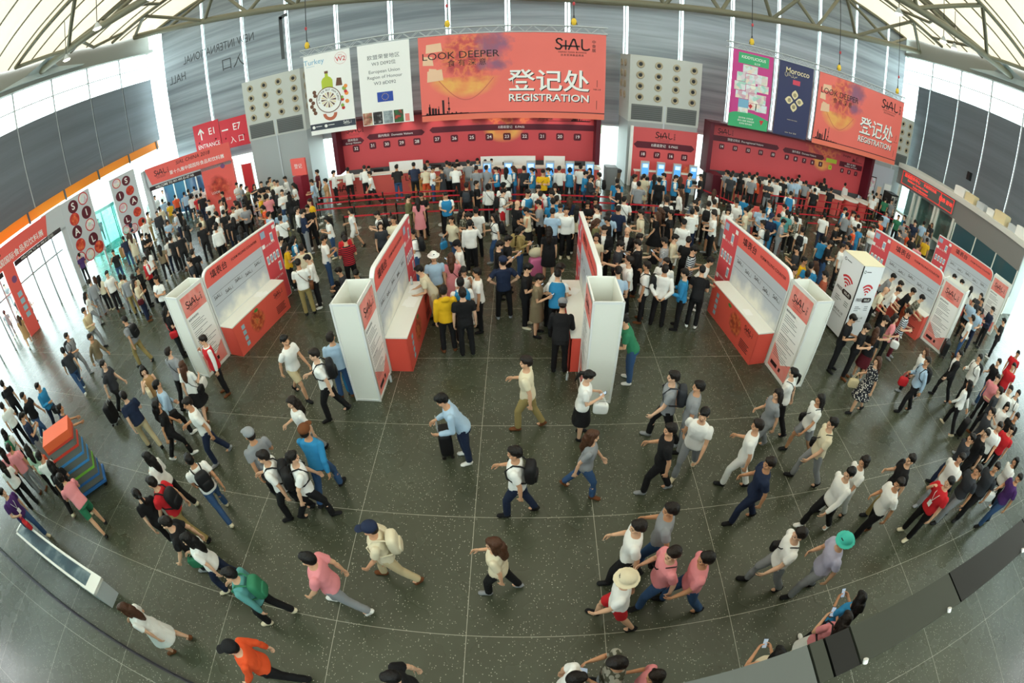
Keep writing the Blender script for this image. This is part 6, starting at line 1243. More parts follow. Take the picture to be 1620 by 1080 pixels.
1.38 13.43 3.13 1.001 st m long:white p:black s - 1|person in white long-sleeved shirt and black trousers, standing right of the central counter|
8.75 10.56 0.70 0.945 st f tee:white p:black b - 2|person in white T-shirt and black trousers, standing behind the wireless totem, second from left|
0.21 13.73 1.53 0.918 ph f tank:cream skirt:black s - 3|person in cream sleeveless top and black skirt, using phone queueing before the lit kiosks|
1.23 13.84 3.07 0.977 ho m tee:white p:black s - 4|person in white T-shirt and black trousers, holding papers left of the central counter|paper~white~white paper sheet held by person in white T-shirt left of the central counter
1.74 13.70 -0.21 0.955 st f tee:cream p:black l - 0|person in cream T-shirt and black trousers, standing left of the central counter|
5.02 12.86 2.80 0.972 st m tee:white p:white s cap:black 1|person in white T-shirt and white trousers in black cap, standing right of the central counter|
12.88 5.05 1.97 0.976 wk m tee:pink p:black s - 2|person in pink T-shirt and black trousers, walking in the far right crowd|
-13.01 4.78 -1.25 0.970 wk2 m long:blue p:navy s - 3|person in blue long-sleeved shirt and navy trousers with black bag, walking near the crate trolley|hb~black~black bag held by person in blue long-sleeved shirt and navy trousers near the crate trolley
13.25 4.28 1.76 0.978 st m tee:white p:black s - 4|person in white T-shirt and black trousers with black backpack, standing in the far right crowd|bp~black~black backpack worn by person in white T-shirt and black trousers in the far right crowd
3.78 13.40 1.45 1.002 ho m tee:cream p:grey s - 0|person in cream T-shirt and grey trousers with black shoulder bag right of the central counter|sb~black~black shoulder bag on person in cream T-shirt and grey trousers right of the central counter|paper~white~white paper sheet held by person in cream T-shirt right of the central counter
12.67 5.85 1.24 1.000 wk2 m long:white p:black s - 1|person in white long-sleeved shirt with black backpack, walking right of the fourth white tower|bp~black~black backpack worn by person in white long-sleeved shirt right of the fourth white tower
2.42 13.74 1.36 0.992 ho m long:white p:black s - 2|person in white long-sleeved shirt and black trousers, holding papers right of the central counter|paper~white~white paper sheet held by person in white long-sleeved shirt right of the central counter
-13.38 4.27 -1.10 1.007 wk m tee:black p:jean s - 3|person in black T-shirt and jeans, walking near the crate trolley|
-0.15 14.07 -0.95 0.986 ho m tee:black p:black bald - 4|person in black T-shirt and black trousers with bald head queueing before the lit kiosks|
0.61 14.07 1.43 0.999 ph m tee:grey p:black s - 0|person in grey T-shirt and black trousers, using phone queueing before the lit kiosks|
3.11 13.85 -0.39 0.968 st2 m tee:navy p:black s - 1|person in navy T-shirt and black trousers, standing right of the central counter|
-7.15 12.28 -0.92 0.927 ho f vest:blue p:black l - 2|person in blue vest and black trousers between the two left form counters, second from left|
-12.39 7.05 -1.24 0.973 wk m long:taupe p:grey s - 3|person in taupe long-sleeved shirt and grey trousers, walking near the left entrance|
-7.56 12.14 -0.90 0.969 ho m vest:blue p:black s - 4|person in blue vest and black trousers between the two left form counters, leftmost|
10.72 9.45 -2.44 0.993 le m tee:cream p:black bald - 0|person in cream T-shirt and black trousers with bald head at the counter right of totem|
8.59 11.45 1.11 0.979 ph m tee:dark p:black s - 1|person in dark T-shirt and black trousers, using phone behind the wireless totem|
-4.56 13.64 2.06 0.989 ph m tee:white p:black s - 2|person in white T-shirt and black trousers with black backpack near the left queue barriers|bp~black~black backpack worn by person in white T-shirt and black trousers near the left queue barriers
4.84 13.59 1.19 1.004 wk2 m tee:black p:black s - 3|person in black T-shirt and black trousers, walking right of the central counter|
1.02 14.23 0.05 1.005 st m tee:blue p:grey s - 4|person in blue T-shirt and grey trousers, standing queueing before the lit kiosks|
4.40 13.65 1.34 0.942 wk f tee:black skirt:black b - 0|person in black T-shirt and black skirt, walking right of the central counter|
1.18 14.64 -0.08 0.982 st2 m tee:blue p:black s - 1|person in blue T-shirt and black trousers, standing queueing before the lit kiosks|
4.63 14.03 1.06 0.934 ph f tee:black skirt:black b - 2|person in black T-shirt and black skirt, using phone by the middle queue barriers|
2.19 14.49 3.06 0.935 ph f tee:black p:black l - 3|person in black T-shirt and black trousers queueing before the lit kiosks, second from left|
-13.31 6.39 1.31 0.973 wk m tee:dark p:jean s - 4|person in dark T-shirt and jeans, walking near the left entrance|
1.62 14.77 -0.15 0.951 st f tee:navy p:navy b - 0|person in navy T-shirt and navy trousers, standing queueing before the lit kiosks|
-14.40 3.78 1.22 0.963 st2 m tee:white p:black s - 1|person in white T-shirt and black trousers in crowd left of crate trolley, second from left|
13.81 5.64 1.19 0.980 wk2 m tee:black p:jean s - 2|person in black T-shirt and jeans, walking right of the fourth white tower|
2.51 14.80 2.91 0.958 ph f tee:maroon p:black l - 3|person in maroon T-shirt and black trousers, using phone queueing before the lit kiosks|
11.56 9.60 -2.47 0.965 le m tee:white p:black s - 4|person in white T-shirt and black trousers at the counter right of totem, leftmost|
1.08 15.07 1.53 1.006 ho m vest:blue p:black s - 0|person in blue vest and black trousers queueing before the lit kiosks, leftmost|
0.20 15.16 -2.26 1.009 ho m vest:blue p:jean s - 1|person in blue vest and jeans, holding papers queueing before the lit kiosks|
3.49 14.76 -0.36 0.988 st2 m tee:white p:grey s - 2|person in white T-shirt and grey trousers with black shoulder bag by the bright exit door|sb~black~black shoulder bag on person in white T-shirt and grey trousers by the bright exit door
0.66 15.18 -0.23 0.973 st m tee:white p:black s - 3|person in white T-shirt and black trousers with red backpack, standing queueing before the lit kiosks|bp~red~red backpack worn by person in white T-shirt and black trousers queueing before the lit kiosks
5.70 13.96 -0.20 0.976 st2 m tee:white p:navy s - 4|person in white T-shirt and navy trousers, standing right of the central counter|
5.98 14.30 1.08 0.964 st2 m tee:white p:navy s - 0|person in white T-shirt and navy trousers, standing by the middle queue barriers|
-6.51 13.94 2.08 0.916 ph f tee:white p:jean l - 1|person in white T-shirt and jeans with black shoulder bag near the left air tower|sb~black~black shoulder bag on person in white T-shirt and jeans near the left air tower
6.49 13.78 1.32 0.997 ho m tee:white p:black s - 2|person in white T-shirt and black trousers, holding papers by the middle queue barriers|
-11.63 10.08 -3.15 1.003 cr m tee:white p:black s - 3|person in white T-shirt with black shoulder bag, arms crossed left of the leftmost form counter|sb~black~black shoulder bag on person in white T-shirt left of the leftmost form counter
1.06 15.50 0.06 0.966 ho m vest:blue p:black s - 4|person in blue vest and black trousers queueing before the lit kiosks, second from left|
12.42 9.16 -2.52 1.001 le m tee:camo p:black s - 0|person in camo T-shirt and black trousers, leaning forward at the counter right of totem|
-3.54 15.03 0.11 0.932 st f dress:pink - l - 1|person in pink dress, standing near the left queue barriers|
-0.66 15.44 -1.48 0.977 ph m tee:white shorts:red s - 2|person in white T-shirt and red shorts with black backpack queueing before the lit kiosks|bp~black~black backpack worn by person in white T-shirt and red shorts queueing before the lit kiosks
6.66 14.19 1.22 0.968 wk2 m tee:white shorts:navy s - 3|person in white T-shirt and navy shorts, walking right of the central counter|
14.56 5.37 2.05 0.981 st m tee:red p:maroon s - 4|person in red T-shirt and maroon trousers, standing in the far right crowd|
11.94 9.93 -2.47 1.009 le m tee:white p:black s - 0|person in white T-shirt and black trousers at the counter right of totem, second from left|
-2.60 15.35 -2.98 0.969 ho m vest:blue p:black s - 1|person in blue vest and black trousers, holding papers near the left queue barriers|
-10.85 11.24 2.29 0.992 ca m tee:dark p:black s - 2|person in dark T-shirt and black trousers with black backpack left of the leftmost form counter|bp~black~black backpack worn by person in dark T-shirt left of the leftmost form counter
12.37 9.60 -2.50 0.984 le m tee:black p:black s - 3|person in black T-shirt and black trousers, leaning forward at the counter right of totem|
-3.95 15.17 -1.51 0.986 ho m long:olive p:olive s - 4|person in olive long-sleeved shirt and olive trousers, holding papers near the left queue barriers|
-5.86 14.55 1.94 0.928 wk2 f tee:white shorts:white fs - 0|person in white T-shirt and white shorts with cream shoulder bag near the left queue barriers|sb~cream~cream shoulder bag on person in white T-shirt and white shorts near the left queue barriers
-14.00 7.10 -1.36 0.984 wk2 m tee:grey p:grey s - 1|person in grey T-shirt and grey trousers with black backpack, walking near the left entrance|bp~black~black backpack worn by person in grey T-shirt and grey trousers near the left entrance
0.62 15.71 2.94 1.008 ho m tee:white p:black s - 2|person in white T-shirt and black trousers, holding papers queueing before the lit kiosks|
8.30 13.46 0.93 0.973 ho m tee:white p:black s - 3|person in white T-shirt and black trousers with black backpack behind the fourth form counter|bp~black~black backpack worn by person in white T-shirt and black trousers behind the fourth form counter
5.09 14.99 -0.28 0.988 st m tee:white p:black s - 4|person in white T-shirt with black backpack, standing by the middle queue barriers, leftmost|bp~black~black backpack worn by person in white T-shirt by the middle queue barriers, leftmost
-3.52 15.48 -2.80 0.961 ph m tee:black p:black s - 0|person in black T-shirt and black trousers, using phone near the left queue barriers|
12.00 10.42 -2.44 1.000 le m tee:grey p:black s - 1|person in grey T-shirt and black trousers, leaning forward at the counter right of totem|
6.14 14.78 1.28 1.000 ho m tee:white p:grey s - 2|person in white T-shirt and grey trousers by the middle queue barriers, leftmost|
10.49 12.25 -2.12 0.991 ho m tee:black p:jean s - 3|person in black T-shirt and jeans, holding papers behind the wireless totem|
1.22 16.00 2.90 0.944 st f tee:white p:black l - 4|person in white T-shirt and black trousers, standing queueing before the lit kiosks|
-0.62 16.16 -0.15 0.982 st2 m tee:white p:white s cap:black 0|person in white T-shirt and white trousers in black cap, standing queueing before the lit kiosks|
10.97 12.02 -2.41 1.008 st m tee:white p:black s - 1|person in white T-shirt and black trousers, standing behind the wireless totem, third from left|
-15.65 4.56 0.97 1.005 st m tee:black p:black s - 2|person in black T-shirt and black trousers, standing in crowd left of crate trolley|
-1.97 16.21 -0.02 1.001 st m tee:black p:black s - 3|person in black T-shirt and black trousers with dark backpack, standing at the long counter kiosks|bp~dark~dark backpack worn by person in black T-shirt and black trousers at the long counter kiosks
1.24 16.44 3.24 0.934 ph f tee:black p:black l - 4|person in black T-shirt and black trousers queueing before the lit kiosks, leftmost|
6.67 14.85 -0.59 0.993 st m tee:white p:black s - 0|person in white T-shirt with black backpack, standing by the middle queue barriers, second from left|bp~black~black backpack worn by person in white T-shirt by the middle queue barriers, second from left
6.36 15.16 -1.96 0.985 st2 m tee:white p:grey s - 1|person in white T-shirt and grey trousers, standing by the middle queue barriers|
-7.78 14.45 -0.89 1.007 ph m tee:navy p:grey s - 2|person in navy T-shirt and grey trousers, using phone near the left air tower|
-1.20 16.39 -0.04 0.927 st f long:white p:black fs - 3|person in white long-sleeved shirt at the long counter kiosks, leftmost|sb~black~black shoulder bag of person in white at the long counter kiosks, leftmost
-11.31 11.98 0.58 0.987 st2 m tee:black p:black s - 4|person in black T-shirt and black trousers, standing left of the leftmost form counter|
-1.63 16.49 -1.47 0.982 st2 m tee:black p:black s - 0|person in black T-shirt and black trousers, standing at the long counter kiosks|
9.89 13.21 -0.77 0.986 st m tee:white p:black s - 1|person in white T-shirt and black trousers with black backpack, standing behind the wireless totem|bp~black~black backpack worn by person in white T-shirt and black trousers behind the wireless totem
10.60 12.73 -0.57 0.953 st f tee:blue p:navy fs - 2|person in blue T-shirt and navy trousers, standing behind the wireless totem|
-13.04 10.23 -0.85 0.957 st2 f long:cream p:navy l - 3|person in cream long-sleeved shirt with maroon shoulder bag, standing left of the leftmost form counter|sb~maroon~maroon shoulder bag on person in cream long-sleeved shirt left of the leftmost form counter
7.40 14.66 2.75 0.934 ho f tee:white p:grey l - 4|person in white T-shirt and grey trousers by the middle queue barriers, second from left|
7.01 15.13 -0.53 0.997 st m tee:white p:black s - 0|person in white T-shirt and black trousers, standing by the middle queue barriers|
-8.60 14.24 0.62 0.973 st2 m tee:white p:black s - 1|person in white T-shirt and black trousers with olive shoulder bag near the left air tower|sb~olive~olive shoulder bag on person in white T-shirt and black trousers near the left air tower
3.62 16.26 1.45 0.961 ph m tee:black p:black s - 2|person in black T-shirt and black trousers, using phone by the bright exit door|
7.61 15.05 2.48 0.934 ho f tee:white p:grey l - 3|person in white T-shirt and grey trousers, holding papers behind the fourth form counter|
9.34 13.89 -2.19 0.978 ph m tee:grey p:grey s - 4|person in grey T-shirt and grey trousers, using phone behind the fourth form counter|
-7.74 14.89 -2.72 1.007 st2 m tee:black p:black s - 0|person in black T-shirt and black trousers, standing near the left air tower, second from left|
14.81 7.90 0.60 0.973 st2 m tee:white p:jean s - 1|person in white T-shirt and jeans, standing at the rightmost form counter|
9.03 14.20 2.42 1.002 ho m tee:navy p:blue s cap:navy 2|person in navy T-shirt and blue trousers in navy cap behind the fourth form counter|
11.50 12.26 0.74 0.993 ho m tee:white p:black s - 3|person in white T-shirt and black trousers, holding papers behind the wireless totem|
8.21 14.70 1.06 0.961 ho m tee:cream p:grey s - 4|person in cream T-shirt and grey trousers, holding papers behind the fourth form counter|
-14.52 8.53 -1.40 0.995 wk2 m long:beige p:grey s - 0|person in beige long-sleeved shirt and grey trousers, walking near the left entrance|
11.86 12.01 -0.82 0.988 st m tee:dark p:black s - 1|person in dark T-shirt and black trousers, standing behind the wireless totem|
-8.19 14.86 -1.09 1.007 st m long:white p:black s - 2|person in white long-sleeved shirt with black shoulder bag, standing near the left air tower|sb~black~black shoulder bag on person in white long-sleeved shirt near the left air tower
15.96 5.98 2.09 0.961 st m tee:red p:black s - 3|person in red T-shirt and black trousers, standing in the far right crowd|
-10.21 13.80 0.63 0.947 st f tee:dark p:black l - 4|person in dark T-shirt and black trousers, standing near the left air tower|
9.49 14.41 2.73 0.974 ho m tee:blue p:black s - 0|person in blue T-shirt and black trousers, holding papers behind the fourth form counter|
4.46 16.67 -0.14 0.997 ca m tee:grey p:black s - 1|person in grey T-shirt and black trousers, hand raised at the short middle counter|
8.96 14.72 2.70 0.960 ho m tee:lightblue p:black s - 2|person in light blue T-shirt and black trousers, holding papers behind the fourth form counter|
-13.72 10.77 1.04 0.931 st f tee:cream p:grey fs - 3|person in cream T-shirt and grey trousers left of the leftmost form counter, second from left|
6.11 16.43 1.29 0.941 wk2 f long:white p:black b - 4|person in white long-sleeved shirt and black trousers, walking by the middle queue barriers|
3.71 17.14 -0.31 0.961 st m tee:blue p:blue s - 0|person in blue T-shirt and blue trousers, standing by the bright exit door|
8.11 15.43 2.61 0.985 ho m tee:white p:grey s - 1|person in white T-shirt and grey trousers by the middle queue barriers, third from left|
-9.46 14.84 -0.42 0.978 st m tee:lightblue p:black s - 2|person in light blue T-shirt and black trousers near the left air tower, leftmost|
-9.10 15.11 0.46 0.962 st m tee:lightblue p:black s - 3|person in light blue T-shirt and black trousers near the left air tower, second from left|
9.08 15.14 -0.40 0.976 st m tee:lightblue p:black s - 4|person in light blue T-shirt and black trousers, standing behind the fourth form counter|
8.69 15.35 -2.17 0.933 ho f tee:cream skirt:grey l - 0|person in cream T-shirt and grey skirt, holding papers behind the fourth form counter|
2.68 17.46 -1.73 0.975 ho m jacket:dark p:black s - 1|person in dark jacket and black trousers, holding papers at the long counter kiosks|
-14.15 10.70 0.76 0.964 st m long:grey p:khaki s - 2|person in grey long-sleeved shirt and khaki trousers, standing left of the leftmost form counter|
-13.80 11.20 -0.79 0.966 st2 m long:black p:black s - 3|person in black long-sleeved shirt with black backpack, standing left of the leftmost form counter|bp~black~black backpack worn by person in black long-sleeved shirt left of the leftmost form counter
8.27 15.84 2.82 0.972 ph m tee:white p:black s - 4|person in white T-shirt and black trousers, using phone behind the fourth form counter|
-8.08 15.86 2.72 0.971 st m tee:yellow p:black s - 0|person in yellow T-shirt and black trousers, standing near the left air tower|
12.21 13.11 -0.89 0.969 st m tee:navy p:black s - 1|person in navy T-shirt and black trousers, standing behind the wireless totem|
10.11 14.81 -0.57 1.010 st m tee:teal p:black s - 2|person in teal T-shirt and black trousers, standing behind the fourth form counter|
10.49 14.59 0.77 0.924 ho f tee:camo p:black fs - 3|person in camo T-shirt and black trousers, holding papers behind the fourth form counter|
0.88 17.97 3.05 1.007 ph m tee:yellow p:black s - 4|person in yellow T-shirt and black trousers with black shoulder bag at the long counter kiosks|sb~black~black shoulder bag on person in yellow T-shirt and black trousers at the long counter kiosks
16.02 8.38 2.03 1.003 ho m tee:lightblue p:navy s - 0|person in light blue T-shirt and navy trousers with black bag at the rightmost form counter|hb~black~black bag held by person in light blue T-shirt at the rightmost form counter
3.11 17.88 1.34 0.969 st2 m tee:white p:black s - 1|person in white T-shirt and black trousers with black backpack, standing at the long counter kiosks|bp~black~black backpack worn by person in white T-shirt and black trousers at the long counter kiosks
2.55 18.00 -1.61 0.975 ho m tee:blue p:jean s - 2|person in blue T-shirt and jeans, holding papers at the long counter kiosks|
4.52 17.64 -1.77 1.004 st m tee:white p:black s - 3|person in white T-shirt and black trousers, standing at the short middle counter|
5.51 17.46 -0.17 1.000 st m tee:black shorts:black s - 4|person in black T-shirt and black shorts with white bag, standing at the short middle counter|hb~white~white bag held by person in black T-shirt and black shorts at the short middle counter
7.67 16.74 -0.55 0.946 st f tee:white p:white b - 0|person in white T-shirt and white trousers, standing by the middle queue barriers|
-11.75 14.22 0.77 0.963 st m long:white p:black s - 1|person in white long-sleeved shirt and black trousers, standing near the farther entrance gate|
-14.07 11.92 -0.53 0.991 ho m vest:red p:black s - 2|person in red vest and black trousers, holding papers left of the leftmost form counter|
-14.82 11.03 0.90 0.913 st2 f tee:cream p:grey fs - 3|person in cream T-shirt and grey trousers left of the leftmost form counter, leftmost|
0.49 18.49 1.44 0.957 ho f vest:blue p:grey p - 4|person in blue vest and grey trousers, holding papers at the long counter kiosks|
8.85 16.30 -0.57 0.967 st m tee:blue p:blue s - 0|person in blue T-shirt and blue trousers, standing behind the fourth form counter|
9.88 15.81 1.10 1.006 ho m vest:blue p:black s - 1|person in blue vest and black trousers, holding papers behind the fourth form counter|
-0.60 18.60 -0.10 0.954 st f long:white p:black l - 2|person in white long-sleeved shirt at the long counter kiosks, second from left|sb~black~black shoulder bag of person in white at the long counter kiosks, second from left
10.90 15.21 -0.49 0.965 st m tee:white p:black s - 3|person in white T-shirt and black trousers, standing behind the fourth form counter|
1.16 18.68 1.71 0.934 ho f vest:blue p:black p - 4|person in blue vest and black trousers at the long counter kiosks, second from left|
0.13 18.74 0.15 0.967 st m tee:dark p:black s - 0|person in dark T-shirt and black trousers, standing at the long counter kiosks|
-11.31 14.96 0.76 0.954 st f tee:black p:black l - 1|person in black T-shirt and black trousers, standing near the left air tower, leftmost|
16.44 9.04 1.95 0.966 ho m tee:lightblue p:black s - 2|person in light blue T-shirt and black trousers, holding papers at the rightmost form counter|
12.31 14.22 -2.35 0.984 ph m tee:black p:black s - 3|person in black T-shirt and black trousers, using phone behind the wireless totem|
-0.99 18.81 1.74 0.943 ho f vest:blue p:black p - 4|person in blue vest and black trousers at the long counter kiosks, leftmost|
"""
